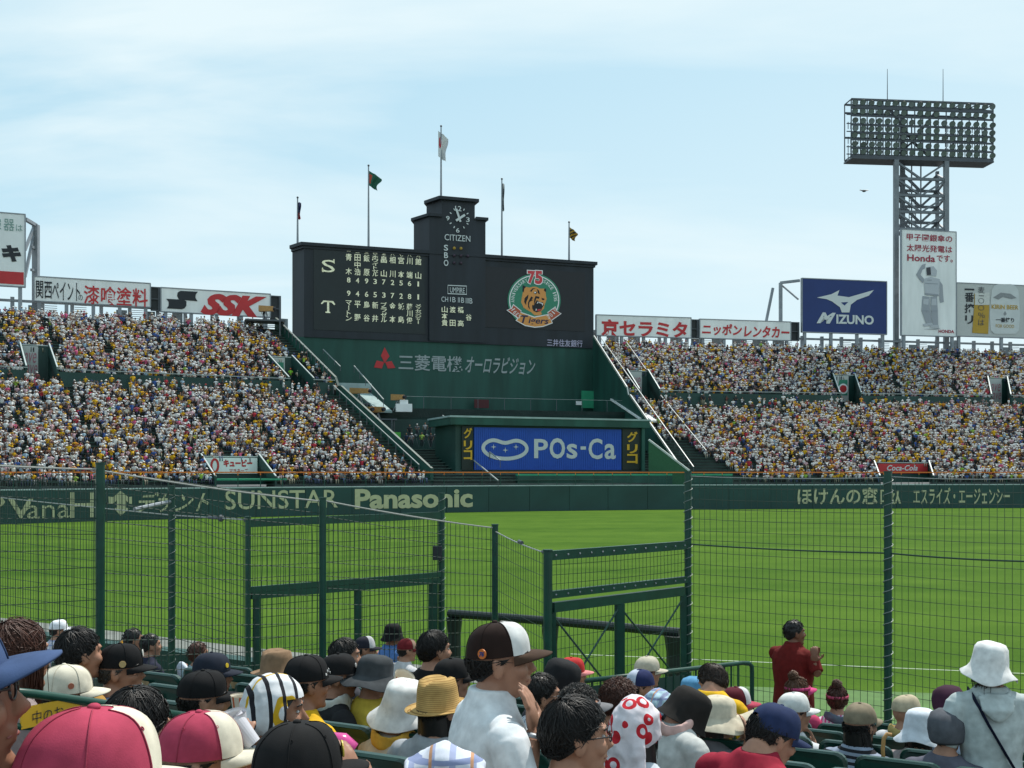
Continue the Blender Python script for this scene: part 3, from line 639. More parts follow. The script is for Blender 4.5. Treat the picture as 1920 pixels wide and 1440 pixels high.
layer('ribbon_lettering', scr('screen navy', (0.02, 0.02, 0.06), .05), .26, extra=lambda mb, off: (put_text(mb, SB, 'T', *[z for z in (e(712, 0)[0], e(0, 845)[1], e(0, 968)[1], e(830, 0)[0])], off, .03, .25), put_text(mb, SB, 'igers', e(832, 0)[0], e(0, 880)[1], e(0, 1002)[1], e(1148, 0)[0], off, .02, .2)))
layer('ribbon_years', EW, .26, extra=lambda mb, off: (arc_text(mb, off, '1935', -121, -143, 385, 62, (925, 560)), arc_text(mb, off, '2010', 145, 122, 385, 62, (925, 560))))
def seven5(dx, off, name, m, b_): layer(name, m, off, extra=lambda mb, o: (put_text(mb, SB, '7', e(822 - dx, 0)[0], e(0, 150 - dx)[1], e(0, 352 + dx)[1], e(938 + dx, 0)[0], o, b_), put_text(mb, SB, '5', e(935 - dx, 0)[0], e(0, 150 - dx)[1], e(0, 358 + dx)[1], e(1052 + dx, 0)[0], o, b_)))
seven5(14, .25, 'number', EW, .075); seven5(0, .27, 'number', ER, .045)

# ------------------------------------------------------------------ flag poles
FLAGS = [(558, 372, 462, 'thin', 'left end of the board, dark and red flag hanging limp'), (691, 312, 466, 'green', 'flag pole with a green flag flying above the left half of the board'), (827, 238, 380, 'white', 'tallest flag pole with a white flag with red disc on the clock tower'), (941, 337, 484, 'limp', 'flag pole with a grey flag furled tight above the right half of the board'), (1067, 418, 494, 'stripe', 'shortest flag pole with a black and yellow striped flag')]
FM = {'thin': [mat('navy flag cloth', (.02, .03, .10)), mat('red flag cloth', (.30, .02, .03))], 'green': [mat('green flag cloth', (.012, .10, .06)), mat('orange red flag badge', (.45, .06, .03))], 'white': [mat('white flag cloth', (.62, .62, .62)), mat('red disc cloth', (.42, .015, .03))], 'limp': [mat('grey flag cloth', (.18, .2, .22)), mat('pale flag cloth', (.4, .42, .42))], 'stripe': [mat('yellow flag cloth', (.42, .24, .02)), mat('black flag cloth', (.02, .02, .02))]}
for (u, vt, vb, kd, lab) in FLAGS:
    d = SB.depth(u) + 2.2; base = P(u, vb, d); top = P(u, vt, d)
    if kd == 'thin': lab = 'slim flag pole at the ' + lab
    fp = tag(empty('flagpole', base), lab, 'flag pole'); mb = MB(); mb.tube([base, top], [.16, .09], 8); mb.build('pole', STEEL, fp)
    mb = MB(); mb.ball(top + Vector((0, 0, .12)), .16, 8, 6); mb.build('finial', STEEL_D, fp)
    w, h, drop = {'thin': (6, 32, 0), 'green': (24, 28, .55), 'white': (13, 48, .3), 'limp': (4.5, 52, 0), 'stripe': (16, 20, .6)}[kd]
    k = d / F; mb = MB(); nx, nz_ = 22, 16; vs = []
    for i in range(nx + 1):
        for j in range(nz_ + 1):
            x, y = i / nx, j / nz_; sag = drop * h * k * x * (1 - .25 * y)
            fold = math.sin(x * 9 + y * 3) * .28 * (x + .2) + math.sin(x * 21 + y * 5) * .1 * x
            vs.append(top + Vector((w * k * x * (1 - .35 * y * (drop > 0)) * (1 + .12 * math.sin(y * 7)) - (.35 if kd in ('white',) else 0) * 1.2 * (1 - x) * 1, fold, -.55 - h * k * y - sag)))
    fs, mi = [], []
    for i in range(nx):
        for j in range(nz_):
            fs.append((i * (nz_ + 1) + j, i * (nz_ + 1) + j + 1, (i + 1) * (nz_ + 1) + j + 1, (i + 1) * (nz_ + 1) + j)); x, y = (i + .5) / nx, (j + .5) / nz_
            mi.append({'thin': int(y > .62), 'green': int(x < .28 and .2 < y < .8), 'white': int((x - .22) ** 2 * 2.2 + (y - .42) ** 2 < .05), 'limp': int(math.sin(y * 14) > .3), 'stripe': int(math.sin((x + y) * 17) > 0)}[kd])
    mb.v = [tuple(v) for v in vs]; mb.f = fs; mb.mi = mi; mb.build('flag', FM[kd], fp, smooth=True)

# ------------------------------------------------------------------ hoardings above the stands
def setback(p, q, k=1.6):
    d = (q - p); d.z = 0; nrm = Vector((d.y, -d.x, 0)).normalized(); return p - nrm * k, q - nrm * k
lp0, lp1 = setback(TL[7], TL[-1]); LP = Plane(lp0, lp1)
rp0, rp1 = setback(TRr[0], TRr[-1]); RP = Plane(rp0, rp1)
def hoarding(pl, label, u0, u1, vt, vb, face=WHITE, legs=3, foot=ZT - .5, off=0.0, border=STEEL):
    s0, z1 = pl.sz(u0, vt); z0 = pl.sz(u0, vb)[1]; s1 = pl.sz(u1, vt)[0]
    h = tag(empty('hoarding', (*pl.at((s0 + s1) / 2, 0, off)[:2], foot)), label, 'hoarding')
    mb = MB(); slab_sz(mb, pl, s0, s1, z0, z1, .35, off); mb.build('panel', face, h)
    fr = MB()
    slab_sz(fr, pl, s0 - .12, s1 + .12, z1 + .002, z1 + .14, .45, off + .05); slab_sz(fr, pl, s0 - .12, s1 + .12, z0 - .14, z0 - .002, .45, off + .05)
    slab_sz(fr, pl, s0 - .14, s0 - .002, z0, z1, .45, off + .05); slab_sz(fr, pl, s1 + .002, s1 + .14, z0, z1, .45, off + .05); fr.build('frame', border, h)
    for k in range(legs):
        s = lerp(s0 + .5, s1 - .5, k / max(legs - 1, 1)); mb = MB(); slab_sz(mb, pl, s - .22, s + .22, foot, z0 - .15, .4, off - .1); mb.build('post', STEEL, h)
    return h
def letters(h, pl, items, m, off=.06, name='lettering'):
    mb = MB()
    for it in items: put_text(mb, pl, it[0], it[1], it[2], it[3], it[4], off, *(it[5:] or (.015,)))
    return mb.build(name, m, h)
h = hoarding(LP, 'white hoarding with black and red paint lettering above the left stand', 65, 281, 519, 563, legs=5)
letters(h, LP, [('関西', 67.5, 526, 559, 97.5, .01), ('ペイント', 98, 527, 562, 150, .005)], BLACK); letters(h, LP, [('の', 147, 552.5, 563, 155, .0)], BLACK); letters(h, LP, [('漆喰塗料', 157, 534, 570, 277, .014)], RED)
h = hoarding(LP, 'white hoarding with bold red letters and a black wing mark above the left stand', 303, 506, 540, 583, legs=5)
letters(h, LP, [('SSK', 376, 549, 590, 500, .06, .42)], RED)
mb = MB()
sm = lambda x, y: (x / 3.4286, y / 3.4286 + 380)
put_poly(mb, LP, [sm(*q) for q in ((1160, 567), (1272, 573), (1258, 590), (1256, 612), (1270, 634), (1180, 626), (1150, 622), (1138, 600), (1142, 578))], .06)
put_poly(mb, LP, [sm(*q) for q in ((1068, 618), (1180, 624), (1198, 634), (1198, 662), (1185, 680), (1165, 685), (1072, 680), (1084, 662), (1084, 638))], .06)
mb.build('wing_mark', BLACK, h)
h = hoarding(LP, 'tall white hoarding with grey green lettering and red foot at the far left edge', -140, 47, 392, 529, legs=4, off=1.2, border=STEEL)
letters(h, LP, [('報', -16, 413, 433, 4, .0), ('器', 8, 414, 436, 28, .0), ('は', 31, 425, 437, 43, .0)], mat('grey green lettering', (.20, .33, .30), .5, 0), 1.27)
letters(h, LP, [('サッ', -90, 460, 492, -6, .05), ('キ', 4, 462, 493, 41, .07, -.1)], BLACK, 1.27)
mb = MB(); s0, zt_ = LP.sz(-140, 503); slab_sz(mb, LP, s0, LP.sz(45.5, 503)[0], LP.sz(45, 537)[1], LP.sz(45, 514)[1], .04, 1.25); mb.build('red_band', RED, h)
fr = MB(); a, b_ = LP.px(66, 415, -2.0), LP.px(66, 600, -2.0); fr.bar(a, b_, .7, .7); fr.bar(LP.px(48, 413, .6), LP.px(66, 416, -2), .4, .4)
for v0, v1 in ((470, 418), (520, 430)): fr.bar(LP.px(47, v0, .4), LP.px(63, v1, -2), .3, .3)
for v in (460, 503): fr.bar(LP.px(58, v, -1), LP.px(66, v, -2), .3, .3)
fr.build('side_frame', STEEL, h)
def infill(pl, label, u0, u1, vt, vb, bars=2):
    s0, z1 = pl.sz(u0, vt); z0 = pl.sz(u0, vb)[1]; s1 = pl.sz(u1, vt)[0]; g = tag(empty('steel_bay', (*pl.at(s0, 0)[:2], z0)), label, 'steel frame')
    mb = MB(); slab_sz(mb, pl, s0 + .02, s1 - .02, z0, z1, .2, -.6); mb.build('backing', mat('dark sheet', (.03, .035, .04), .6), g); fr = MB()
    for k in range(bars + 1): slab_sz(fr, pl, s0 + .02, s1 - .02, lerp(z0, z1, k / bars) - .14, lerp(z0, z1, k / bars), .15, -.3)
    slab_sz(fr, pl, s1 - .3, s1 - .02, z0, z1, .2, -.28); fr.build('bars', STEEL_D, g)
infill(LP, 'dark framed gap between the two white hoardings on the left stand', 282.5, 301.5, 536.5, 580); infill(LP, 'dark framed end bay right of the bold red lettered hoarding', 507.5, 528, 553, 600)
h = hoarding(RP, 'white hoarding with heavy red lettering just right of the scoreboard', 1119, 1295, 591, 628, legs=5); letters(h, RP, [('京セラミタ', 1127, 598, 630, 1289, .035)], RED)
h = hoarding(RP, 'white hoarding with slim red katakana lettering on the right stand', 1313, 1482, 599, 633, legs=5); letters(h, RP, [('ニッポン', 1316, 606, 628, 1391, .03, .12), ('レンタカー', 1395, 610, 632, 1480, .03, .12)], RED)
infill(RP, 'dark framed gap between the two white hoardings on the right stand', 1296.5, 1311.5, 598, 632); infill(RP, 'dark framed bay left of the navy hoarding', 1484, 1501, 603, 637)
h = hoarding(RP, 'navy blue hoarding with white winged emblem and white lettering', 1503, 1660, 523, 622, NAVY, 4, off=.3)
letters(h, RP, [('M', 1529, 586, 606.5, 1565, .05, .45), ('IZUNO', 1566, 590, 607.5, 1636, .035)], LITW, .37)
mz = lambda x, y: (x / 2.667 + 1460, y / 2.667 + 120); mb = MB()
put_poly(mb, RP, [mz(*q) for q in ((186, 1170), (258, 1153), (298, 1132), (288, 1160), (345, 1168), (470, 1132), (445, 1160), (385, 1182), (355, 1205), (348, 1244), (310, 1244), (300, 1218), (262, 1190), (235, 1178))], .37)
mb.build('wing_emblem', LITW, h); mb = MB(); put_poly(mb, RP, [mz(*q) for q in ((305, 1194), (342, 1192), (323, 1210))], .39); mb.build('emblem_gap', NAVY, h)
h = hoarding(RP, 'tall white hoarding with red lettering and a white robot figure below the light tower', 1684.5, 1785, 433, 629, WHITE, 2, off=1.0)
REDL = mat('wine red lettering', (.36, .02, .05), .5, 0)
letters(h, RP, [('甲子園銀傘の', 1693, 440, 453, 1778, .012), ('太陽光発電は', 1693, 460, 473, 1778, .012), ('Honda', 1694, 479, 491.5, 1746, .02), ('です。', 1749, 480, 493, 1779, .012), ('HONDA', 1752.5, 619.5, 625.5, 1781.5, .03)], REDL, 1.07)
hn = lambda x, y: (x / 2.667 + 1460, y / 2.667 + 120)
GR = [mat('printed robot white', (.47, .49, .53), .5, .05), mat('printed robot grey', (.30, .32, .36), .5, .05), mat('printed robot black', (.05, .05, .06), .5, 0), mat('printed robot pale', (.33, .35, .39), .5, .0)]
def pg(i, off, *polys):
    mb = MB()
    for p in polys: put_poly(mb, RP, [hn(*q) for q in p], off)
    return mb
for nm_, i, off, polys in (('robot_limbs', 3, 1.07, [[(698, 1010), (716, 1005), (712, 1028), (700, 1035), (690, 1060), (712, 1085), (700, 1102), (668, 1060), (685, 1030)], [(782, 1085), (800, 1110), (803, 1165), (806, 1195), (788, 1200), (784, 1180), (786, 1130), (772, 1108)], [(700, 1165), (735, 1170), (738, 1230), (748, 1300), (720, 1310), (695, 1240)], [(740, 1170), (772, 1165), (776, 1240), (778, 1310), (752, 1318), (742, 1240)]]),
                           ('robot_body', 0, 1.09, [[(706, 1080), (740, 1070), (786, 1082), (780, 1165), (712, 1160)], [(718, 1022), (755, 1018), (772, 1040), (768, 1068), (720, 1062)], [(704, 1180), (732, 1180), (728, 1210), (702, 1206)], [(746, 1180), (768, 1178), (770, 1212), (744, 1212)], [(735, 1310), (780, 1310), (782, 1324), (738, 1322)], [(700, 1305), (745, 1298), (748, 1312), (708, 1318)]]),
                           ('robot_shade', 1, 1.11, [[(722, 1085), (745, 1085), (745, 1089), (722, 1089)], [(712, 1100), (776, 1104), (776, 1108), (712, 1104)], [(712, 1150), (780, 1158), (780, 1166), (712, 1160)], [(702, 1235), (732, 1238), (732, 1242), (702, 1240)], [(744, 1238), (775, 1236), (775, 1241), (744, 1243)], [(700, 1330), (790, 1325), (770, 1332)]]),
                           ('robot_visor', 2, 1.13, [[(718, 1026), (738, 1022), (742, 1060), (722, 1062)]])): pg(0, off, *polys).build(nm_, GR[i], h)
h = hoarding(RP, 'pale hoarding with large pale can, gold panel and black vertical lettering at the right edge', 1790, 2035, 532, 630, mat('pale beer hoarding', (.50, .51, .50), .5, .05), 4, off=.6)
letters(h, RP, [('一', 1804, 542, 545, 1822, .02), ('番', 1804, 549, 567, 1822, .02), ('搾', 1804, 570, 588, 1822, .02), ('リ', 1805, 592, 608, 1820, .02), ], BLACK, .67)
GOLDP = mat('printed beer gold', (.46, .28, .03), .5, .12, .4)
mb = MB(); put_poly(mb, RP, [(1822, 573), (1850, 573), (1848, 627), (1818, 625)], .67); put_poly(mb, RP, [(1822, 552), (1850, 552), (1850, 573), (1822, 573)], .665, 0); mb.build('beer_glass', GOLDP, h)
mb = MB(); put_poly(mb, RP, [(1823, 550), (1850, 550), (1850, 573), (1823, 573)], .70); mb.build('beer_foam', mat('printed foam', (.60, .60, .57), .5), h)
letters(h, RP, [('麦', 1829, 539, 551, 1841, 0), ('一', 1830, 555, 556.5, 1840, 0), ('〇', 1829, 560, 570, 1840, 0), ('〇', 1829, 573, 583, 1840, 0), ('％', 1829, 587, 597, 1841, 0), ('は', 1829, 600, 611, 1840, 0)], mat('dark print', (.08, .08, .09), .5, 0), .73)
for cu in (1879, 1944):
    mb = MB(); cn = [(-25, 545), (-20, 537), (-12, 534), (12, 534), (20, 537), (26, 546), (29, 590), (27, 620), (20, 627), (-20, 627), (-27, 620), (-29, 590)]
    put_poly(mb, RP, [(cu + a * .98, b_) for a, b_ in cn], .67); cc = mb.build('printed_can', mat('printed can silver', (.58, .60, .60), .4, .06, .7), h)
    letters(h, RP, [('KIRIN BEER', cu - 25, 572, 580, cu + 25, .02), ('FOR GOOD', cu - 17, 609, 615, cu + 17, .0)], GOLDP, .72); letters(h, RP, [('一番搾り', cu - 17, 596, 605, cu + 17, .03)], BLACK, .72)
    mb = MB(); put_poly(mb, RP, [(cu - 22, 559), (cu - 8, 550), (cu + 10, 552), (cu + 22, 560), (cu + 12, 562), (cu - 4, 558), (cu - 12, 563)], .72); put_poly(mb, RP, [(cu, 584), (cu + 3, 590), (cu, 593), (cu - 3, 590)], .72); mb.build('can_flourish', mat('print grey', (.25, .26, .27), .5), h)
# steel back frame of the navy hoarding, and the open steel backs of the stands
fr = MB(); top = RP.px(1480, 524, -3); fr.bar(top, RP.px(1480, 606, -3), .5, .5); fr.bar(top, RP.px(1502, 525, -.5), .4, .4); fr.bar(RP.px(1476, 530, -5), RP.px(1462, 600, -5), .4, .4); fr.bar(RP.px(1484, 530, -3), RP.px(1500, 560, -.6), .25, .25)
tag(fr.build('hoarding_brace', STEEL), 'open steel brace standing left of the navy hoarding', 'steel frame')
def backframe(pl, u0, u1, label):
    s0, s1 = pl.sz(u0, 600)[0], pl.sz(u1, 600)[0]; g = tag(empty('stand_back', (*pl.at((s0 + s1) / 2, 0)[:2], ZT)), label, 'steel frame'); col, sl_, fl = MB(), MB(), MB(); s = s0
    while s < s1:
        cl_ = MB(); slab_sz(cl_, pl, s, s + .45, ZT - 2, 25.8, .4, -1.0); cl_.build('column', STEEL, g)
        if rng.random() < .45:
            for z in np.arange(ZT - .2, 25.6, .26): slab_sz(sl_, pl, s + .5, s + 1.9, z, z + .07, .06, -1.2)
        if rng.random() < .55: fl = MB(); slab_sz(fl, pl, s + 2.0, s + 3.3, ZT - 1, 24.9, .15, -1.1); fl.build('sheet', mat('grey sheet', (.20, .23, .25), .6), g)
        s += 3.4
    slab_sz(col, pl, s0, s1, 25.2, 25.5, .3, -.95); col.build('crossbeam', STEEL, g); sl_.build('louvres', STEEL, g)
backframe(LP, -40, 512, 'grey steel columns and louvres behind the top row of the left stand'); backframe(RP, 1118, 2000, 'grey steel columns and louvres behind the top row of the right stand')

# ------------------------------------------------------------------ light tower
TP = Plane(P(1594, 886, 172.0), P(1865, 886, 174.4)); tz = lambda u, v: TP.sz(u, v)
lt = tag(empty('light_tower', (*TP.at(*tz(1727, 800)[:1], 0)[:2], 0)), 'tall grey steel floodlight tower with a wide lattice head of round lamps', 'light tower')
S0, ZH1 = tz(1596, 186); ZH0 = tz(1596, 293)[1]; S1 = tz(1862, 190)[0]; LGL, LGR = tz(1680, 500)[0], tz(1774, 500)[0]
for s_, o_ in ((LGL, 0), (LGR, 0), (LGL + 4.6, -7), (LGR + 2.1, -7)):
    mb = MB(); mb.bar(TP.at(s_, 15, o_), TP.at(s_, ZH0 - .42, o_), .72, .72) if o_ == 0 else mb.bar(TP.at(s_, 15, o_), TP.at(s_, ZH0, o_), .5, .5); mb.build('leg', mat('weathered steel', (.19, .205, .225), .5, .18, .8, metal=.2), lt)
br = MB(); zs = [tz(1727, v)[1] for v in (430, 398, 367, 336, 304)]
for o_ in (0, -7):
    k0, k1 = (LGL, LGR) if o_ == 0 else (LGL + 4.6, LGR + 2.1); w = .30 if o_ == 0 else .36
    for z0, z1 in zip(zs, zs[1:]):
        m_ = (k0 + k1) / 2; br.bar(TP.at(k0, z1, o_), TP.at(m_, z0, o_), w, w); br.bar(TP.at(k1, z1, o_), TP.at(m_, z0, o_), w, w)
        br.bar(TP.at(k0, z0, o_), TP.at(k1, z0, o_), .4, .4)
for z0, z1 in zip(zs, zs[1:]):
    for a, b_ in ((LGL, LGL + 4.6), (LGR, LGR + 2.1)): br.bar(TP.at(a, z0, 0), TP.at(b_, z1, -7), .3, .3); br.bar(TP.at(a, z0, 0), TP.at(b_, z0, -7), .3, .3)
for s_ in (LGL + 2.0, LGL + 3.0, LGL + 4.6, LGL + 6.2): br.bar(TP.at(s_, 30, -4), TP.at(s_, ZH1 - 1, -4), .18 if s_ != LGL + 3.0 else .8, .18)
br.build('bracing', MATS['mid steel'] if 'mid steel' in MATS else mat('mid steel', (.15, .165, .185), .5, .15, 1, metal=.2), lt)
lad = MB()
for z in np.arange(zs[0] - 2, zs[2] + 1, .55): lad.bar(TP.at(LGL + 3.2, z, -2), TP.at(LGL + 4.3, z, -2), .08, .08)
for s_ in (LGL + 3.2, LGL + 4.3): lad.bar(TP.at(s_, zs[0] - 2, -2), TP.at(s_, zs[2] + 1, -2), .1, .1)
lad.build('ladder', STEEL_D, lt)
hd = MB(); ROWV = (193, 210, 227, 242, 255, 271, 285); zr = [tz(1600, v)[1] for v in ROWV]
for z in zr: hd.bar(TP.at(S0, z - .55, 0), TP.at(S1, z - .55, 0), .2, .28); hd.bar(TP.at(S0, z + .2, -1.8), TP.at(S1, z + .2, -1.8), .12, .14)
for z in (ZH0, ZH1, tz(1600, 202)[1], tz(1600, 249)[1]): hd.bar(TP.at(S0, z, 0), TP.at(S1, z, 0), .3, .32); hd.bar(TP.at(S0, z, -2.6), TP.at(S1, z, -2.6), .25, .25)
for s_ in np.linspace(S0, S1, 10): hd.bar(TP.at(s_, ZH0, 0), TP.at(s_, ZH1, 0), .16, .16); hd.bar(TP.at(s_, ZH0, -2.6), TP.at(s_, ZH1, -2.6), .14, .14); hd.bar(TP.at(s_, ZH1, 0), TP.at(s_, ZH1, -2.6), .14, .14); hd.bar(TP.at(s_, ZH0, 0), TP.at(s_, ZH0, -2.6), .14, .14)
hd.build('head_frame', STEEL_D, lt)  # dark steel carries the head's backlit shade in its colour, lamp glass likewise
hx = MB(); m_ = (LGL + LGR) / 2; hx.bar(TP.at(LGL, ZH1, -2.8), TP.at(m_, (ZH0 + ZH1) / 2 - 1, -2.8), .45, .3); hx.bar(TP.at(LGR, ZH1, -2.8), TP.at(m_, (ZH0 + ZH1) / 2 - 1, -2.8), .45, .3); hx.bar(TP.at(LGL, ZH0, -2.9), TP.at(m_, (ZH0 + ZH1) / 2 - 1, -2.9), .45, .3); hx.bar(TP.at(LGR, ZH0, -2.9), TP.at(m_, (ZH0 + ZH1) / 2 - 1, -2.9), .45, .3); hx.build('head_brace', STEEL_D, lt)
dk = MB(); b4 = [TP.at(S0, ZH0 - .4, .3), TP.at(S1, ZH0 - .4, .3), TP.at(S1, ZH0 - .4, -3), TP.at(S0, ZH0 - .4, -3)]; dk.hexa(b4, [p + Vector((0, 0, .22)) for p in b4]); dk.build('platform', STEEL_D, lt)
bal = MB()
for s_ in np.arange(S0, LGL - .5, .42):
    for i in (2, 4, 5, 6): bal.bar(TP.at(s_, zr[i] - .9, -1.2), TP.at(s_, zr[i] + .25, -1.2), .1, .1)
for s_ in np.arange(LGR + .5, S1, .42):
    for i in (2, 3, 4, 5, 6): bal.bar(TP.at(s_, zr[i] - .9, -1.2), TP.at(s_, zr[i] + .25, -1.2), .1, .1)
bal.build('ballast_boxes', STEEL_D, lt)
for u in (1669, 1774):
    mb = MB(); mb.tube([TP.at(tz(u, 187)[0], ZH1, -1), TP.at(tz(u, 125)[0], tz(u, 125)[1], -1)], [.08, .04], 6); mb.build('lightning_rod', STEEL_D, lt)
lm = MB(); dn = Vector((-TP.n.x * 0 + -.10, -.86, -.5)).normalized(); q_ = dn.to_track_quat('Z', 'Y').to_matrix()
prof = [(.12, -.55), (.2, -.5), (.42, -.15), (.49, 0.0), (.49, .04)]; LM = MB(); nseg = 12; vs = [q_ @ Vector((r * math.cos(2 * math.pi * k / nseg), r * math.sin(2 * math.pi * k / nseg), z)) for r, z in prof for k in range(nseg)]
fs = [(i * nseg + k, i * nseg + (k + 1) % nseg, (i + 1) * nseg + (k + 1) % nseg, (i + 1) * nseg + k) for i in range(len(prof) - 1) for k in range(nseg)] + [tuple(range(nseg - 1, -1, -1))]
LM.add(vs, fs, 0); LM.add([q_ @ Vector((.45 * math.cos(2 * math.pi * k / nseg), .45 * math.sin(2 * math.pi * k / nseg), .01)) for k in range(nseg)], [tuple(range(nseg))], 1)
lme = LM.mesh('lamp'); lme.materials.append(STEEL_D); lme.materials.append(mat('lamp glass', (.16, .19, .19), .2, .2, 3)); rest = MB(); cnt = 0
for i, z in enumerate(zr):
    for k in range(18):
        if i % 2 and k in (7, 11): continue
        p = TP.at(lerp(S0 + .5, S1 - .3, k / 17) + rng.uniform(-.08, .08), z + rng.uniform(-.06, .06), .35); cnt += 1
        if cnt <= 98:
            o = bpy.data.objects.new('lamp', lme); COL.objects.link(o); o.parent = lt; o.location = p - lt.location; o.rotation_euler = (rng.normal(0, .12), 0, rng.normal(0, .15))
        else:
            rest.add([v + p for v in vs], fs, 0); rest.add([Vector(v) + p for v in LM.v[len(vs):]], [tuple(range(nseg))], 1)
ro = rest.build('lamps', [STEEL_D, MATS['lamp glass']], lt); ro['kind'] = 'stuff'

# ------------------------------------------------------------------ passage mouths with posters
POST = [mat('pale poster', (.46, .48, .46), .5, .05), mat('poster pink', (.40, .16, .20), .5, 0), mat('poster green', (.03, .22, .14), .5, 0)]
def passage(st, i, label, style):
    t0, t1, ja, jb = st.notches[i]; p, q = st.pt(t0, jb - .02), st.pt(t1, jb - .02); zt_ = st.z(jb) + (.75 if ja > 5 else .55); zb_ = st.z(ja) - (.3 if ja > 5 else -1.0)
    pl = Plane(p, q); ps = tag(empty('passage_mouth', ((p.x + q.x) / 2, (p.y + q.y) / 2, zb_)), label[0], 'stand passage')
    wl, cp = MB(), MB()
    slab_sz(wl, pl, 0, pl.len, zb_ - 1, zt_ - .02, .3, 0)
    for t_, sgn in ((t0, -1), (t1, 1)):
        a, b_ = st.pt(t_, ja), st.pt(t_, jb); o = Vector((pl.t.x, pl.t.y, 0)) * .22 * sgn; h_ = 1.0 if ja > 5 else .8
        wl.hexa([Vector((x.x, x.y, zb_ - 1)) for x in (a, b_, b_ + o, a + o)], [Vector((x.x, x.y, x.z + h_)) for x in (a, b_, b_ + o, a + o)]); cp.bar(a + o * .5 + Vector((0, 0, h_ + .06)), b_ + o * .5 + Vector((0, 0, h_ + .05)), .14, .08)
    cp.bar(pl.at(0, zt_ + .03, -.15), pl.at(pl.len, zt_ + .03, -.15), .35, .1)
    wl.build('walls', GREEN_D, ps); cp.build('copings', RAIL_W, ps)
    po = tag(empty('poster', pl.at(pl.len / 2, zb_ + .2, .1)), label[1], 'poster'); L = pl.len; mb = MB(); a0, a1 = (.02, .62) if ja > 5 and st is LS and style != 'g' else ((.0, .70) if ja > 5 else (.02, .98)); zl = zb_ + (.35 if ja > 5 else .1)
    face = RED if style == 'r' else WHITE if style == 'k' else POST[0]
    slab_sz(mb, pl, L * a0, L * a1, zl, zt_ - .1, .06, .12); mb.build('panel', face, po); w, hh = L * (a1 - a0), zt_ - .1 - zl; X = lambda x: L * a0 + w * x; Z = lambda y: zl + hh * y
    mb = MB()
    if style == 'p':
        put_text_sz(mb, pl, 'ave', X(.15), Z(.5), X(.9), Z(.8), .15, .0, .3); put_text_sz(mb, pl, 'ave', X(.25), Z(.18), X(.95), Z(.45), .15, .0, .3); mb.build('lettering', POST[1], po)
    if style == 'g':
        put_poly(mb, pl, [(X(.22), Z(.42)), (X(.35), Z(.85)), (X(.92), Z(.85)), (X(.92), Z(.25)), (X(.55), Z(.25))], .15, 0, False); mb.build('green_field', POST[2], po)
        mb = MB(); put_poly(mb, pl, [(X(.62) + .34 * w * math.cos(k * .314), Z(.50) + .34 * w * math.sin(k * .314)) for k in range(20)], .16, 0, False); mb.build('white_ring', WHITE, po)
        mb = MB(); put_poly(mb, pl, [(X(.62) + .24 * w * math.cos(k * .314), Z(.50) + .24 * w * math.sin(k * .314)) for k in range(20)], .17, 0, False); mb.build('red_disc', RED, po)
    if style == 'k':
        put_text_sz(mb, pl, 'キューピー', X(.36), Z(.42), X(.9), Z(.9), .15, .06); put_text_sz(mb, pl, 'マヨネーズ', X(.47), Z(.06), X(.82), Z(.32), .15, .02)
        ov = [(X(.20) + w * .062 * math.cos(k * .2618), Z(.5) + hh * .40 * math.sin(k * .2618)) for k in range(24)]; put_stroke(mb, pl, ov, .22, .15, 0, True); mb.build('lettering', RED, po)
    if style == 'r':
        put_text_sz(mb, pl, 'Coca-Cola', X(.2), Z(.28), X(.8), Z(.85), .15, .02, .3); mb.build('lettering', LITW, po)
passage(LS, 0, ('green passage mouth high at the far left of the left stand', 'pale poster with pink script in the passage at the far left'), 'p')
passage(LS, 1, ('green passage mouth at the scoreboard end of the left stand', 'poster with green field and red disc near the scoreboard'), 'g')
passage(LS, 2, ('low passage mouth behind the outfield wall in the left stand', 'white sign with red katakana and red oval low in the left stand'), 'k')
passage(RS, 0, ('green passage mouth at the scoreboard end of the right stand', 'pale poster with pink script nearest the scoreboard in the right stand'), 'p')
passage(RS, 1, ('green passage mouth in the middle of the upper right stand', 'poster with green field and red disc in the middle of the right stand'), 'g')
passage(RS, 2, ('green passage mouth at the right edge of the upper right stand', 'pale poster with pink script at the right edge of the right stand'), 'p')
passage(RS, 3, ('low passage mouth behind the outfield wall in the right stand', 'red sign with white script lettering low in the right stand'), 'r')
t0, t1 = LS.notches[2][:2]
mb = MB(); a, b_, c1, c2 = LS.pt(t0, 0), LS.pt(t1 + .02, 0), LS.pt(t1 + .02, 3.6), LS.pt(t0, 3.6); mb.hexa([Vector((x.x, x.y, 3.45)) for x in (a, b_, c2 if False else c1, c2)], [Vector((x.x, x.y, 3.62)) for x in (a, b_, c1, c2)]); tag(mb.build('passage_canopy', GREEN_B), 'bright green canopy below the white sign with red katakana', 'canopy')

# ------------------------------------------------------------------ television cameras, crew platforms, bird
def tvcam(u, v, d, yaw, label, L=1.6):
    p = P(u, v, d); e_ = tag(empty('television_camera', p - Vector((0, 0, 1.7)), R(yaw)), label, 'camera'); mb = MB()
    mb.hexa([(-L / 2, -.4, 1.35), (L / 2, -.3, 1.4), (L / 2, .3, 1.4), (-L / 2, .4, 1.35)], [(-L / 2, -.4, 2.1), (L / 2, -.3, 2.0), (L / 2, .3, 2.0), (-L / 2, .4, 2.1)]); o = link('weather_cover', mb.mesh('weather_cover'), WOOD, e_)
    mb = MB(); mb.bar((L / 2, 0, 1.7), (L / 2 + .35, 0, 1.7), .24, None, 10); link('lens', mb.mesh('lens'), BLACK, e_); mb = MB()
    for a in (90, 210, 330): mb.bar((0, 0, 1.35), (.6 * math.cos(R(a)), .6 * math.sin(R(a)), 0), .07, .07)
    link('tripod', mb.mesh('tripod'), STEEL, e_)
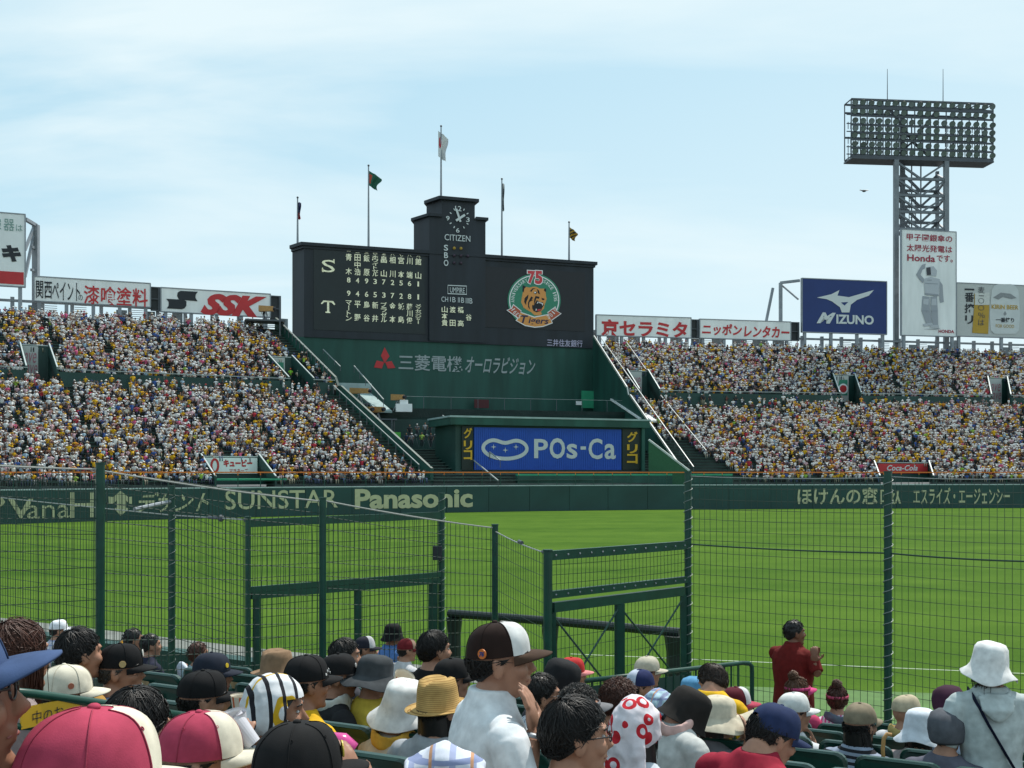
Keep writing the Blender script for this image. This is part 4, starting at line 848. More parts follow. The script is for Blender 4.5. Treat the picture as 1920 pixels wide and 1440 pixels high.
tvcam(674, 733, 136, -8, 'tan covered television camera highest on the left of the walkway', 2.4)
tvcam(690, 768, 130, -50, 'tan covered television camera left of a pair below the walkway'); tvcam(709, 768, 130, -40, 'tan covered television camera right of a pair below the walkway')
tvcam(746, 745, 134, -25, 'tan covered television camera standing alone above the photographers'); tvcam(499, 579, 138, 0, 'tan covered television camera on the platform beside the red lettered hoarding', 1.8)
def platform(label, c, sx, sy, legs=2.5):
    e_ = tag(empty('camera_platform', Vector(c) - Vector((0, 0, legs))), label, 'platform'); mb = MB(); mb.box(c, sx, sy, .2, .3); mb.build('deck', STEEL_D, e_); mb = MB()
    for a in (-1, 1):
        for b_ in (-1, 1): mb.bar((c[0] + a * sx * .45, c[1] + b_ * sy * .4, c[2] - legs), (c[0] + a * sx * .45, c[1] + b_ * sy * .4, c[2]), .15, .15)
    mb.build('legs', STEEL_D, e_)
platform('steel platform under the pair of tan covered cameras', P(702, 787, 130) , 5.0, 3.0, 3); platform('steel platform beside the red lettered hoarding', P(496, 603, 138), 5, 3, 2); platform('steel platform under the highest tan covered camera', P(668, 758, 136), 3.4, 2.5, 2)
mb = MB(); mb.box(P(757, 765, 134), 2.0, 1.2, 1.0, .2); mb.box(P(757, 756, 134), 1.0, .9, .8, .2); tag(mb.build('equipment_case', WHITE), 'white equipment cases beside the lone tan covered camera', 'equipment case')
mb = MB(); mb.box(P(652, 727, 140), 6.0, 2.0, 1.1, .3); tag(mb.build('press_desk', CAPSTONE), 'pale press desk left of the highest tan covered camera', 'desk')
mb = MB(); mb.box(P(661, 779, 133), 2.4, .3, 2.2, .3); tag(mb.build('tarpaulin', mat('blue tarpaulin', (.015, .07, .28), .6)), 'blue tarpaulin left of the pair of tan covered cameras', 'tarpaulin')
mb = MB(); mb.box(P(744, 819, 128), .9, .1, 1.1, .3); tag(mb.build('exit_light', mat('green board', (.08, .42, .05), .5)), 'small bright green board left of the photographers', 'board')
mb = MB(); c_ = P(1620, 358, 80); mb.ball(c_, (.16, .1, .09), 8, 6); mb.add([c_ + Vector(v) for v in ((-.1, 0, .05), (-.25, .05, .12), (-.36, 0, .06), (-.1, 0, -.03), (.1, 0, .05), (.25, .05, .10), (.38, 0, .05), (.1, 0, -.03))], [(0, 1, 2, 3), (4, 5, 6, 7)]); tag(mb.build('bird', BLACK), 'small dark bird flying left of the light tower', 'bird')
# ------------------------------------------------------------------ crowd in the far stands
def tmpl(standing=False, hat=1, arms=0, lean=0.0):
    """small seated or standing figure, facing -Y; returns verts, faces and a colour slot per vertex
    slots: 0 shirt, 1 skin, 2 trousers, 3 hat or hair"""
    V, Fc, C = [], [], []
    def put(mb, slot):
        k = len(V); V.extend(mb.v); Fc.extend([tuple(i + k for i in f) for f in mb.f]); C.extend([slot] * len(mb.v))
    h0 = .86 if standing else .45
    def T(p): return Vector((p[0], p[1] - lean * (p[2] - h0), p[2]))
    m = MB(); m.tube([T((0, .0, h0 - .05)), T((0, .0, h0 + .18)), T((0, 0, h0 + .40)), T((0, .01, h0 + .52)), T((0, .01, h0 + .56))], [(.16, .12), (.15, .11), (.19, .12), (.17, .09), (.07, .06)], 8, axes=(Vector((1, 0, 0)), Vector((0, 1, 0)))); put(m, 0)
    m = MB(); m.ball(T((0, -.02, h0 + .70)), (.08, .095, .12), 8, 6); m.tube([T((0, 0, h0 + .54)), T((0, -.01, h0 + .64))], .05, 6); put(m, 1)
    m = MB(); q = T((0, -.01, h0 + .735))
    if hat == 1:      # cap with a brim
        m.ball(q, (.093, .108, .098), 8, 6); m.add([q + Vector(v) for v in ((-.08, -.06, .02), (.08, -.06, .02), (.07, -.2, -.01), (-.07, -.2, -.01))], [(0, 1, 2, 3)])
    elif hat == 2:    # round hat
        m.ball(q + Vector((0, 0, .02)), (.092, .105, .10), 8, 6); m.tube([q + Vector((0, 0, .02)), q + Vector((0, 0, -.03))], [.10, .19], 8)
    else: m.ball(q + Vector((0, .022, .0)), (.088, .10, .10), 8, 6)
    put(m, 3)
    for s in (-1, 1):
        sh = T((s * .20, 0, h0 + .48))
        el, wr = {0: (T((s * .27, -.06, h0 + .22)), T((s * .13, -.27, h0 + .14))), 1: (T((s * .27, -.16, h0 + .30)), T((s * .05, -.30, h0 + .48))), 2: (T((s * .30, -.08, h0 + .62)), T((s * .16, -.12, h0 + .88))), 3: (T((s * .30, .02, h0 + .24)), T((s * .26, -.05, h0 - .02)))}[arms]
        m = MB(); m.tube([sh, lerp(sh, el, .75)], [.06, .065], 5); put(m, 0); m = MB(); m.tube([lerp(sh, el, .6), el, wr], [.042, .04, .032], 5); m.ball(wr, .045, 5, 4); put(m, 1)
        m = MB()
        if standing: m.tube([(s * .09, 0, h0), (s * .10, -.02, .45), (s * .10, .02, .02)], [.09, .065, .05], 5)
        else: m.tube([(s * .09, .0, h0 + .02), (s * .13, -.40, h0 + .04), (s * .13, -.42, .03)], [.085, .065, .05], 5)
        put(m, 2)
    return np.array([tuple(v) for v in V]), Fc, np.array(C)
TM = [tmpl(False, h, a, l) for h, a, l in ((1, 0, .1), (2, 0, .05), (0, 0, .15), (1, 1, .1), (2, 1, .15), (0, 1, .05), (1, 2, .0), (0, 0, .3), (2, 0, .3), (1, 3, .1))]
TS = [tmpl(True, h, a, .03) for h, a in ((1, 0), (0, 3), (2, 3), (0, 1))]
SHIRT = [((.66, .66, .66), 46, 'white'), ((.60, .56, .50), 7, 'cream'), ((.62, .36, .015), 12, 'yellow'), ((.52, .30, .02), 3, 'gold'), ((.55, .36, .40), 7, 'pale pink'), ((.03, .03, .035), 12, 'black'), ((.22, .22, .24), 6, 'grey'), ((.40, .03, .05), 3, 'red'), ((.04, .09, .28), 4, 'blue'), ((.30, .42, .52), 5, 'pale blue'), ((.16, .05, .05), 2, 'brown'), ((.55, .10, .22), 2, 'pink'), ((.60, .25, .03), 2, 'orange'), ((.25, .42, .06), 1, 'lime')]
HATC = [((.68, .68, .67), 36, 'white'), ((.55, .50, .40), 12, 'beige'), ((.60, .36, .02), 10, 'yellow'), ((.02, .02, .022), 26, 'black'), ((.03, .04, .12), 5, 'navy'), ((.45, .10, .18), 4, 'pink'), ((.35, .04, .04), 3, 'red'), ((.24, .24, .24), 4, 'grey')]
HAIRC = [((.012, .010, .009), 70, 'black hair'), ((.05, .025, .012), 20, 'dark brown hair'), ((.11, .05, .02), 10, 'brown hair')]
TROU = [((.03, .035, .06), 5), ((.02, .02, .02), 4), ((.30, .27, .20), 2), ((.07, .10, .18), 3), ((.22, .22, .22), 1)]
SKIN = [((.27, .14, .09), 3), ((.20, .10, .065), 2), ((.33, .19, .13), 1)]
def pick(tab):
    w = np.array([x[1] for x in tab], float); return tab[rng.choice(len(tab), p=w / w.sum())]
def crowd_mat():
    m = bpy.data.materials.new('spectator cloth and skin'); m.use_nodes = True; t = m.node_tree; b = t.nodes['Principled BSDF']; b.inputs['Roughness'].default_value = .8; b.inputs['Specular IOR Level'].default_value = .2
    a = N(t, 'ShaderNodeAttribute'); a.attribute_name = 'garment'; t.links.new(a.outputs['Color'], b.inputs['Base Color']); return m
CM = crowd_mat()
class Fig: pass
FIG = []
def aim(st, t, j):
    a, b_ = st.xy(t, 0), st.xy(t, 1); d = (a - b_); return math.atan2(d.x, -d.y)      # turn so that -Y looks down the slope
def infr(p): u = CX + p.x / p.y * F; return -12 < u < 1935
def add_fig(st, t, jf, standing=False, dz=0.0, fwd=.5):
    j = int(jf); p = st.xy(t, (j + fwd) / st.n); p = Vector((p.x, p.y, st.z(j) + dz))
    if not infr(p): return
    f = Fig(); f.p = p; f.rz = aim(st, t, j) + rng.normal(0, .35) + (.25); f.st = standing
    if standing: k = rng.integers(len(TS)); f.t = TS[k]; hat = (1, 0, 2, 0)[k]
    else: k = rng.integers(len(TM)); f.t = TM[k]; hat = (1, 2, 0, 1, 2, 0, 1, 0, 2, 1)[k]
    f.sh = pick(SHIRT); f.ha = pick(HATC) if hat else pick(HAIRC); f.hat = hat; f.tr = pick(TROU)[0]; f.sk = pick(SKIN)[0]; f.sc = rng.normal(.90, .075)
    f.d = p.y; f.u = CX + p.x / p.y * F; f.j = j; f.left = st is LS; FIG.append(f)
for st in (LS, RS):
    L0 = st.B.L[-1]; L1 = st.T.L[-1]
    aisles = [x for x in np.linspace(.04, .97, 10 if st is LS else 9)]
    for j in range(st.n):
        Lj = lerp(L0, L1, j / st.n); n_ = int(Lj / .445)
        if st.walk[0] <= j < st.walk[1]:
            for k in range(n_):
                if rng.random() < .24: add_fig(st, k / n_, j, rng.random() < .8)
            continue
        for k in range(n_):
            t_ = (k + .5 + rng.uniform(-.32, .32)) / n_
            nc = st.notch(t_, j) or st.notch(t_ + .3 / Lj, j) or st.notch(t_ - .3 / Lj, j)
            if nc: continue
            if min(abs(t_ - a) for a in aisles) * Lj < .45 and rng.random() > .42: continue
            if st is RS:
                if t_ < .055 + max(0, .075 - .0072 * j) and j < 14: continue
                if j >= 14 and t_ < .012 and rng.random() < .6: continue
                if 30 <= j < 32 and .08 < t_ < .28 and rng.random() < .5: continue
                if 25 <= j < 28 and .10 < t_ < .26 and rng.random() < .75: continue
            else:
                if t_ > .985 - .001 * j and j < 28: continue
                if 40 <= j and t_ > .965: continue
                if j >= 30 and t_ > .93 and rng.random() < .35: continue
            oc = .90 + .12 * (noise.noise(Vector((t_ * 60, j * .35, 3.0 * (st is LS)))))
            if noise.noise(Vector((t_ * 45, j * .5, 9.0))) > .42: oc = .15
            if rng.random() > oc: continue
            add_fig(st, t_, j, rng.random() < .03, rng.uniform(-.05, .10), rng.uniform(.22, .58))
def fig_arrays(figs):
    V, Fs, C, sizes = [], [], [], []; k = 0
    for f in figs:
        v, fs, c = f.t; ca, sa = math.cos(f.rz), math.sin(f.rz); w = v * f.sc
        V.append(np.stack([w[:, 0] * ca - w[:, 1] * sa + f.p.x, w[:, 0] * sa + w[:, 1] * ca + f.p.y, w[:, 2] + f.p.z], 1))
        pal = np.array([f.sh[0], f.sk, f.tr, f.ha[0]]); C.append(pal[c]); Fs.append((fs, k)); k += len(v)
    return np.concatenate(V), Fs, np.concatenate(C)
_flat = {}
def big_mesh(name, figs, org):
    V, Fs, C = fig_arrays(figs); V = V - np.array(org); li, ln = [], []
    for fs, k in Fs:
        if id(fs) not in _flat: _flat[id(fs)] = (np.array([i for f in fs for i in f]), np.array([len(f) for f in fs]))
        a, b_ = _flat[id(fs)]; li.append(a + k); ln.append(b_)
    li, ln = np.concatenate(li), np.concatenate(ln); me = bpy.data.meshes.new(name)
    me.vertices.add(len(V)); me.vertices.foreach_set('co', V.astype(np.float32).ravel()); me.loops.add(len(li)); me.loops.foreach_set('vertex_index', li.astype(np.int32))
    me.polygons.add(len(ln)); me.polygons.foreach_set('loop_start', np.concatenate([[0], np.cumsum(ln)[:-1]]).astype(np.int32))
    me.update(calc_edges=True); at = me.color_attributes.new('garment', 'FLOAT_COLOR', 'POINT'); at.data.foreach_set('color', np.concatenate([C, np.ones((len(C), 1))], 1).astype(np.float32).ravel())
    me.polygons.foreach_set('use_smooth', [True] * len(ln)); me.materials.append(CM); me.validate(); return me
FIG.sort(key=lambda f: f.d)
NEAR = 222
# the nearest, largest figures are people of their own; the rest of each stand is one mass
def place_word(f):
    if f.u < 110: return 'at the far left'
    if f.u < 200: return 'above the capital letters'
    if f.u < 300: return 'above the arrow emblem'
    if f.u < 400: return 'left of the katakana sign'
    if f.u < 520: return 'beside the katakana sign'
    return 'right of the katakana sign'
near = [f for f in FIG if f.left and not (WK[0] <= f.j < WK[1])][:NEAR]; ids = set(id(f) for f in near)
ROWN = ['front', 'second', 'third', 'fourth', 'fifth', 'sixth', 'seventh', 'eighth', 'ninth', 'tenth']
for f in near:
    o = bpy.data.objects.new('person', big_mesh('person', [f], tuple(f.p))); COL.objects.link(o); o.location = f.p
    hd_ = f'{f.ha[2]} {("", "cap", "round hat")[f.hat]}'.strip() if f.hat else f.ha[2]
    row = ROWN[f.j] if f.j < 10 else 'higher'
    tag(o, f'{"standing" if f.st else "seated"}, {f.sh[2]} shirt, {hd_}, {row} row {place_word(f)}', 'person', 'spectators low in the left stand')
for nm_, sel in (('left_crowd', [f for f in FIG if f.left and id(f) not in ids]), ('right_crowd', [f for f in FIG if not f.left])):
    c_ = sel[len(sel) // 2].p; o = bpy.data.objects.new('crowd', big_mesh('crowd', sel, tuple(c_))); COL.objects.link(o); o.location = c_
    tag(o, 'mass of spectators filling the ' + ('left stand up to the hoardings' if 'left' in nm_ else 'right stand from wall to hoardings'), 'crowd', kind='stuff')
print('FIGS', len(FIG), 'near depth', near[-1].d)
# photographers on the dark deck and a few staff
def staff(u, v, d, label, shirt, standing=True, hat=None, rz=0.0):
    f = Fig(); f.p = P(u, v, d); f.t = TS[1 if hat is None else 0] if standing else TM[2]; f.sh = (shirt, 1); f.sk = SKIN[0][0]; f.tr = (.03, .03, .04); f.ha = (hat or (.012, .01, .01),); f.rz = rz; f.sc = 1.0
    o = bpy.data.objects.new('person', big_mesh('person', [f], tuple(f.p))); COL.objects.link(o); o.location = f.p; tag(o, label, 'person')
staff(654, 760, 137, 'man in white shirt and jeans behind the highest tan covered camera', (.6, .6, .6)); staff(495, 601, 138.4, 'camera operator in dark clothes beside the red lettered hoarding', (.02, .02, .03))
staff(545, 716, 131, 'guard in lime vest standing below the poster with red disc', (.25, .55, .05), hat=(.6, .1, .05)); staff(559, 719, 131, 'guard in beige clothes right of the lime vest guard', (.5, .45, .35), hat=(.65, .6, .5))
staff(578, 731, 131, 'spectator in pink on the walkway left of the scoreboard stairs', (.5, .3, .32)); staff(772, 838, 129, 'photographer in grey with white cap on the dark deck', (.25, .25, .27), hat=(.6, .6, .6)); staff(791, 837, 129, 'photographer in lime vest on the dark deck', (.35, .48, .1))
staff(820, 838, 129, 'photographer in white shirt tallest on the dark deck', (.55, .55, .52), hat=(.5, .5, .5)); staff(845, 836, 129, 'photographer in black at the right of the dark deck', (.04, .04, .05)); staff(808, 838, 129.6, 'photographer in dark shirt in the middle of the deck', (.06, .05, .06)); staff(762, 838, 129.3, 'photographer in navy at the left of the dark deck', (.03, .04, .08)); staff(741, 836, 129, 'woman in pale pink beside the bright green board', (.5, .4, .42))
for k_, (u, v, sh_, lab_) in enumerate(((768, 822, (.03, .03, .035), 'photographer in black in the upper row at its left end'), (782, 820, (.12, .12, .13), 'photographer in dark grey in the upper row'), (797, 818, (.30, .30, .32), 'photographer in mid grey in the upper row'), (806, 815, (.04, .05, .07), 'photographer in navy in the upper row under the deck rail'), (818, 817, (.45, .43, .40), 'photographer in cream in the upper row'), (829, 812, (.60, .60, .58), 'highest photographer, in white, in the upper row'), (838, 818, (.10, .08, .08), 'photographer in dark brown in the upper row'), (850, 820, (.02, .02, .025), 'photographer in black in the upper row at its right end'))): staff(u, v, 131.5, lab_, sh_, hat=(.5, .5, .5) if k_ % 3 == 1 else None, rz=.3)
for u, d_ in ((779, 128.6), (800, 128.6), (815, 128.4), (835, 128.6), (851, 128.6)):
    p = P(u, 816, d_); e_ = tag(empty('press_camera', p - Vector((0, 0, 1.5))), {779: 'long lens camera on a tripod beside the lime vest photographer', 800: 'long lens camera on a tripod in the middle of the deck', 815: 'long lens camera before the tallest photographer', 835: 'long lens camera right of the tallest photographer', 851: 'long lens camera on a tripod at the right end of the deck'}[u], 'camera'); mb = MB()
    mb.box((0, 0, 1.5), .35, .3, .3); o = link('body', mb.mesh('body'), BLACK, e_); mb = MB(); mb.bar((0, -.1, 1.5), (.2, -.9, 1.45), .13, None, 8); link('lens', mb.mesh('lens'), STEEL, e_); mb = MB()
    for a in (90, 210, 330): mb.bar((0, 0, 1.4), (.5 * math.cos(R(a)), .5 * math.sin(R(a)), 0), .03, .03)
    link('tripod', mb.mesh('tripod'), STEEL_D, e_)
# ------------------------------------------------------------------ near terrace
RA = R(27.3); RV = Vector((math.cos(RA), -math.sin(RA), 0)); NV = Vector((math.sin(RA), math.cos(RA), 0))
Q0, QP = 1.10, 0.82
def qof(p): return p.x * NV.x + p.y * NV.y
def rowk(q): return max(0, round((q - Q0) / QP))
def zrow(k): return 2.6 - .17 * QP * k if k < 11 else 1.0
tr = MB()
for k in range(-2, 11):
    a, b_ = Q0 + QP * (k - .62), Q0 + QP * (k + .38); z = zrow(max(k, -2)) if k >= 0 else 2.6 + .14 * -k
    p = [NV * a - RV * 22, NV * a + RV * 16, NV * b_ + RV * 16, NV * b_ - RV * 22]; tr.hexa([Vector((x.x, x.y, -.03)) for x in p], [Vector((x.x, x.y, z)) for x in p])
a, b_ = Q0 + QP * 10.38, 11.25; p = [NV * a - RV * 22, NV * a + RV * 16, NV * b_ + RV * 16, NV * b_ - RV * 22]; tr.hexa([Vector((x.x, x.y, -.03)) for x in p], [Vector((x.x, x.y, 1.0)) for x in p])
tt = tag(tr.build('seating_terrace', mat('worn concrete steps', (.16, .16, .15), .9, .2, 3, bump=.3)), kind='structure')
fw = MB(); a, b_ = P(-160, 886, 21.5), P(545, 886, 16.2); dd = (b_ - a).normalized(); nn = Vector((-dd.y, dd.x, 0)) * .3
fw.hexa([Vector((x.x, x.y, -.02)) for x in (a, b_, b_ + nn, a + nn)], [Vector((x.x, x.y, 1.25)) for x in (a, b_, b_ + nn, a + nn)])
tag(fw.build('field_wall', GREEN_D), 'low dark green wall along the grass at the lower left behind the net fence', 'wall')

# ------------------------------------------------------------------ net fences and gates
class Fn:
    def __init__(s, label, base): s.e = tag(empty('net_fence', base), label, 'fence')
def post(e_, p, ztop, zbot=.9, r=.038, cap=True):
    mb = MB(); mb.tube([(p.x, p.y, zbot), (p.x, p.y, ztop)], r, 14); 
    if cap: mb.tube([(p.x, p.y, ztop), (p.x, p.y, ztop + .015)], r * 1.12, 14)
    return mb.build('post', GREEN_P, e_, smooth=False)
def lacing(e_, p, z0, z1, r=.05, step=.11):
    mb = MB(); pts = [Vector((p.x + r * math.cos(t), p.y + r * math.sin(t), z0 + step * t / (2 * math.pi))) for t in np.arange(0, (z1 - z0) / step * 2 * math.pi, .7)]
    mb.tube(pts, .004, 4); mb.build('lacing', mat('pale lacing cord', (.20, .24, .23), .5, 0), e_)
def net(e_, bl, br, tr_, tl, du=.071, dv=.12, r=.0030, m=None, name='net'):
    """welded net between four corners, its wires slightly uneven"""
    mb = MB(); bl, br, tr_, tl = map(Vector, (bl, br, tr_, tl)); W_ = max((br - bl).length, .1); H_ = (tl - bl).length; nu = max(2, round(W_ / du)); nv = max(2, round(H_ / dv)); nrm = (br - bl).cross(tl - bl).normalized()
    X = lambda a, b__: lerp(lerp(bl, br, a), lerp(tl, tr_, a), b__)
    for i in range(nu + 1):
        a = i / nu; j0, j1 = rng.normal(0, .07, 2) / nu; mb.tube([X(a + j0, 0), X(a + rng.normal(0, .05) / nu, .35), X(a + rng.normal(0, .05) / nu, .7), X(a + j1, 1)], r, 4, cap=False)
    mb.build(name + '_uprights', m or WIRE_G, e_); mb = MB()
    for i in range(nv + 1):
        b__ = i / nv + rng.normal(0, .06) / nv; sg = rng.uniform(0, .012); mb.tube([X(0, b__), X(.25, b__) - Vector((0, 0, sg)), X(.5, b__) - Vector((0, 0, sg * 1.4)), X(.75, b__) - Vector((0, 0, sg)), X(1, b__)], r, 4, cap=False)
    mb.build(name + '_lines', mat('bare line wire', (.028, .05, .04), .6, 0, spec=.2), e_)
def cable(e_, a, b_, r=.007, sag=.02, m=None):
    mb = MB(); pts = [lerp(Vector(a), Vector(b_), t) - Vector((0, 0, sag * 4 * t * (1 - t))) for t in np.linspace(0, 1, 9)]; mb.tube(pts, r, 6); mb.build('cable', m or mat('steel cable', (.30, .31, .29), .35, .1, 30), e_)
def at0(u, d): p = P(u, 886, d); return Vector((p.x, p.y, 0))
def zpx(v, d): return EYE - (v - VH) / F * d
def up(p, z): return Vector((p.x, p.y, z))
# right section
A1, A2, A3 = at0(1290, 12.3), at0(1665, 10.9), at0(1960, 9.85); fe = Fn('tall green net fence across the grass behind the man in maroon', up(A1, .9)).e
for p in (A1, A2): post(fe, p, 4.2, .9, .040); lacing(fe, p, 1.6, 4.15)
for p, q in ((A1, A2), (A2, A3)): net(fe, up(p, .95), up(q, .95), up(q, 4.15), up(p, 4.15), .071, .125, .0027); cable(fe, up(p, 4.16), up(q, 4.15), .005); cable(fe, up(p, zpx(1020, 12.3)), up(q, zpx(1020, 12.3) if q is A2 else 3.375), .009, .015, WIRE_G)
# right gate
B1 = at0(1027, 10.7); ge = tag(empty('fence_gate', up(lerp(B1, A1, .5), 1.0)), 'green steel gate with crossed braces and net panel in the middle', 'gate')
zr_, zm, zd_ = zpx(1042, 10.7), zpx(1116, 10.7), zpx(1140, 10.7); da = (A1 - B1).normalized()
def beam(e_, a, b_, w, h, name, m=GREEN_P):
    mb = MB(); mb.bar(a, b_, w, h); return mb.build(name, m, e_)
post(ge, B1, zpx(1033, 10.7), .95, .045)
beam(ge, up(B1, zr_), up(A1, zr_), .05, .095, 'rail'); beam(ge, up(B1, zm), up(A1, zm), .05, .075, 'rail')
mb = MB()
for z in (zr_, zm):
    for t in np.linspace(.04, .96, 13): c_ = up(lerp(B1, A1, t), z + .0); mb.ball(c_ + Vector((da.y, -da.x, 0)) * .027, .011, 6, 4)
mb.build('bolts', STEEL, ge)
C1, C2 = B1 + da * .07, A1 - da * .09; Cm = lerp(C1, C2, .48)
for a, b_ in ((up(C1, zd_), up(C2, zd_)),): beam(ge, a, b_, .06, .10, 'door_head')
for p in (C1, C2, Cm): beam(ge, up(p, 1.0), up(p, zd_ - .05), .07 if p is not Cm else .11, .06, 'door_stile')
for a, b_ in ((C1, Cm), (Cm, C2)):
    for z0, z1 in ((1.75, zd_ - .08), (zd_ - .08, 1.75)): mb = MB(); mb.tube([up(a, z0), up(b_, z1)], .011, 6); mb.build('brace', GREEN_P, ge)
net(ge, up(B1, zm), up(A1, zm), up(A1, zr_), up(B1, zr_), .062, .10, .0027, name='upper_net'); net(ge, up(C1, 1.0), up(C2, 1.0), up(C2, zd_), up(C1, zd_), .062, .14, .0027, name='door_net')
# left net, stepping down towards the gate
L1, L2, L3, L0 = at0(188, 9.6), at0(605, 11.0), at0(928, 12.4), at0(-230, 8.3); zt1, zt2, zt3 = zpx(870, 9.6), zpx(935, 11.0), zpx(985, 12.4)
fl = Fn('green net fence with stout round posts stepping down across the left', up(L1, .9)).e
post(fl, L1, zt1, 1.0, .040); post(fl, L2, zt2, 1.0, .038); post(fl, L3, zt3, 1.0, .038)
for p, q, za, zb_ in ((L0, L1, zpx(855, 8.3), zpx(880, 9.6)), (L1, L2, zpx(882, 9.6), zpx(940, 11.0)), (L2, L3, zpx(938, 11.0), zpx(990, 12.4)), (L3, B1, zpx(996, 12.4), zpx(1038, 10.7))):
    net(fl, up(p, 1.0), up(q, 1.0), up(q, zb_), up(p, za), .062 if q is not B1 else .085, .15 if q is not B1 else .13, .0034 if q is not B1 else .0028); cable(fl, up(p, za), up(q, zb_), .009 if q is not B1 else .007)
mb = MB()
for t in (.52, .95): mb.tube([lerp(up(L3, zpx(996, 12.4)), up(B1, zpx(1038, 10.7)), t - .03), lerp(up(L3, zpx(996, 12.4)), up(B1, zpx(1038, 10.7)), t + .03)], .02, 8)
mb.build('turnbuckle', STEEL_D, fl)
# far left section and left gate
D0, D1, D2, D3 = at0(-240, 21.5), at0(322, 15.6), at0(465, 14.5), at0(828, 17.0); ff = Fn('farther green net fence with laced posts along the field at left', up(D1, 1.0)).e
post(ff, D1, zpx(912, 15.6), 1.0, .045); lacing(ff, D1, 1.3, zpx(914, 15.6), .056, .16)
zc = lambda p, v: zpx(v, p.y)
for p, q, va, vb in ((D0, D1, 880, 914), (D1, D2, 914, 972)):
    net(ff, up(p, 1.0), up(q, 1.0), up(q, zc(q, vb)), up(p, zc(p, va)), .082, .16, .0042)
cable(ff, up(D0, 3.98), up(D1, zc(D1, 966)), .009, .01); cable(ff, up(D1, zc(D1, 966)), up(D2, zc(D2, 975)), .010, .0)
mb = MB(); mb.tube([up(D1, zc(D1, 940)), up(at0(252, 15.0), zpx(955, 15.0))], .03, 8); mb.build('stay', STEEL, ff)
mb = MB(); q_ = [lerp(up(D1, zc(D1, 966)), up(D2, zc(D2, 975)), t) for t in (.5, .62, .66, .93, .98)]; mb.tube(q_[0:2], .022, 8); mb.ball(q_[2], .05, 8, 6); mb.ball(q_[4], .04, 8, 6); mb.build('turnbuckle', STEEL_D, ff)
gl = tag(empty('fence_gate', up(lerp(D2, D3, .5), 1.0)), 'green steel gate with double middle rail behind the left net fence', 'gate'); db = (D3 - D2).normalized()
post(gl, D2, zc(D2, 970), 1.0, .04); post(gl, D3, zc(D3, 926), 1.0, .05); lacing(gl, D3, 1.4, zc(D3, 930), .06, .16)
zt_, z1_, z2_ = zc(D2, 981), zc(D2, 1106), zc(D2, 1118); zt3_, z13, z23 = zc(D3, 966), zc(D3, 1077), zc(D3, 1088)
beam(gl, up(D2, zt_), up(D3, zt3_), .06, .11, 'rail'); beam(gl, up(D2, z1_), up(D3, z13), .06, .08, 'rail'); beam(gl, up(D2 + db * .05, z2_), up(D3 - db * .05, z23), .06, .09, 'door_head')
for t, w in ((.04, .09), (.53, .10), (.95, .14)): beam(gl, up(lerp(D2, D3, t), 1.0), up(lerp(D2, D3, t), lerp(z2_, z23, t)), w, .07, 'door_stile')
net(gl, up(D2, z1_), up(D3, z13), up(D3, zt3_), up(D2, zt_), .075, .15, .0042, name='upper_net'); net(gl, up(D2, 1.0), up(D3, 1.0), up(D3, z23), up(D2, z2_), .075, .15, .0042, name='door_net')
mb = MB(); c_ = up(D3, zc(D3, 1036)) + Vector((-.06, -.1, 0)); mb.box(c_, .15, .12, .22); mb.build('lock_box', BLACK, gl)
# padded barrier on the grass
H1, H2 = at0(848, 17.8), at0(1275, 15.8); ba = tag(empty('padded_barrier', up(lerp(H1, H2, .5), 0)), 'black padded barrier standing on the grass behind the gates', 'barrier'); PAD = mat('black padding', (.012, .018, .018), .45, .1, 4)
zb1 = zpx(1150, 17.8); mb = MB(); mb.tube([up(H1, zb1) - Vector((.05, 0, 0)), up(lerp(H1, H2, .5), zb1 + .0), up(H2, zb1 - .02)], .07, 12); mb.build('top_pad', PAD, ba)
for t, w in ((.01, .11), (.46, .11), (.99, .16)):
    p = lerp(H1, H2, t); mb = MB(); mb.tube([up(p, 0), up(p, zb1 - .35), up(p, zb1 - .07)], [w, w, w * 1.25], 12); mb.build('leg', PAD, ba)
# hand rails round the steps
def pipe(e_, pts, r, name, m=GREEN_P):
    mb = MB(); mb.tube(pts, r, 10); return mb.build(name, m, e_, smooth=True)
Rr = tag(empty('step_railing', up(at0(1400, 10.3), 1.0)), 'green step railing with upright bars and rounded corner in front of the gate', 'railing')
a, b_ = P(1075, 1279, 8.7), P(1392, 1243, 10.1); cn = [a, lerp(a, b_, .5), b_, P(1404, 1243.5, 10.15), P(1409.5, 1249, 10.17), P(1410, 1262, 10.17)]; bt_ = up(cn[-1], 1.0); pipe(Rr, cn + [bt_], .021, 'top_rail')
lo_ = [up(a, a.z - .62), up(b_, b_.z - .62)]; pipe(Rr, lo_, .014, 'lower_rail')
mb = MB()
for t in np.linspace(.05, .97, 21): mb.tube([lerp(a, b_, t), lerp(lo_[0], lo_[1], t)], .009, 6)
mb.build('bars', GREEN_P, Rr)
mb = MB(); k = [lerp(a, b_, .0), lerp(a, b_, .62), lerp(lo_[0], lo_[1], .62), lo_[0]]; mb.hexa([k[3], k[2], k[2] + NV * .01, k[3] + NV * .01], [k[0] - Vector((0, 0, .05)), k[1] - Vector((0, 0, .05)), k[1] - Vector((0, 0, .05)) + NV * .01, k[0] - Vector((0, 0, .05)) + NV * .01]); mb.build('infill_sheet', GREEN_D, Rr)
Rl = tag(empty('seat_rail', P(120, 1440, 3.4)), 'thick green rail with a yellow notice behind the pink cap at left', 'railing')
pipe(Rl, [P(-60, 1289, 3.2), P(62, 1301, 3.4), P(190, 1319, 3.6), P(345, 1342, 3.9)], .0145 + .0005, 'rail'); pipe(Rl, [P(-60, 1363, 3.2), P(62, 1362, 3.4), P(345, 1385, 3.9)], .012, 'lower_rail')
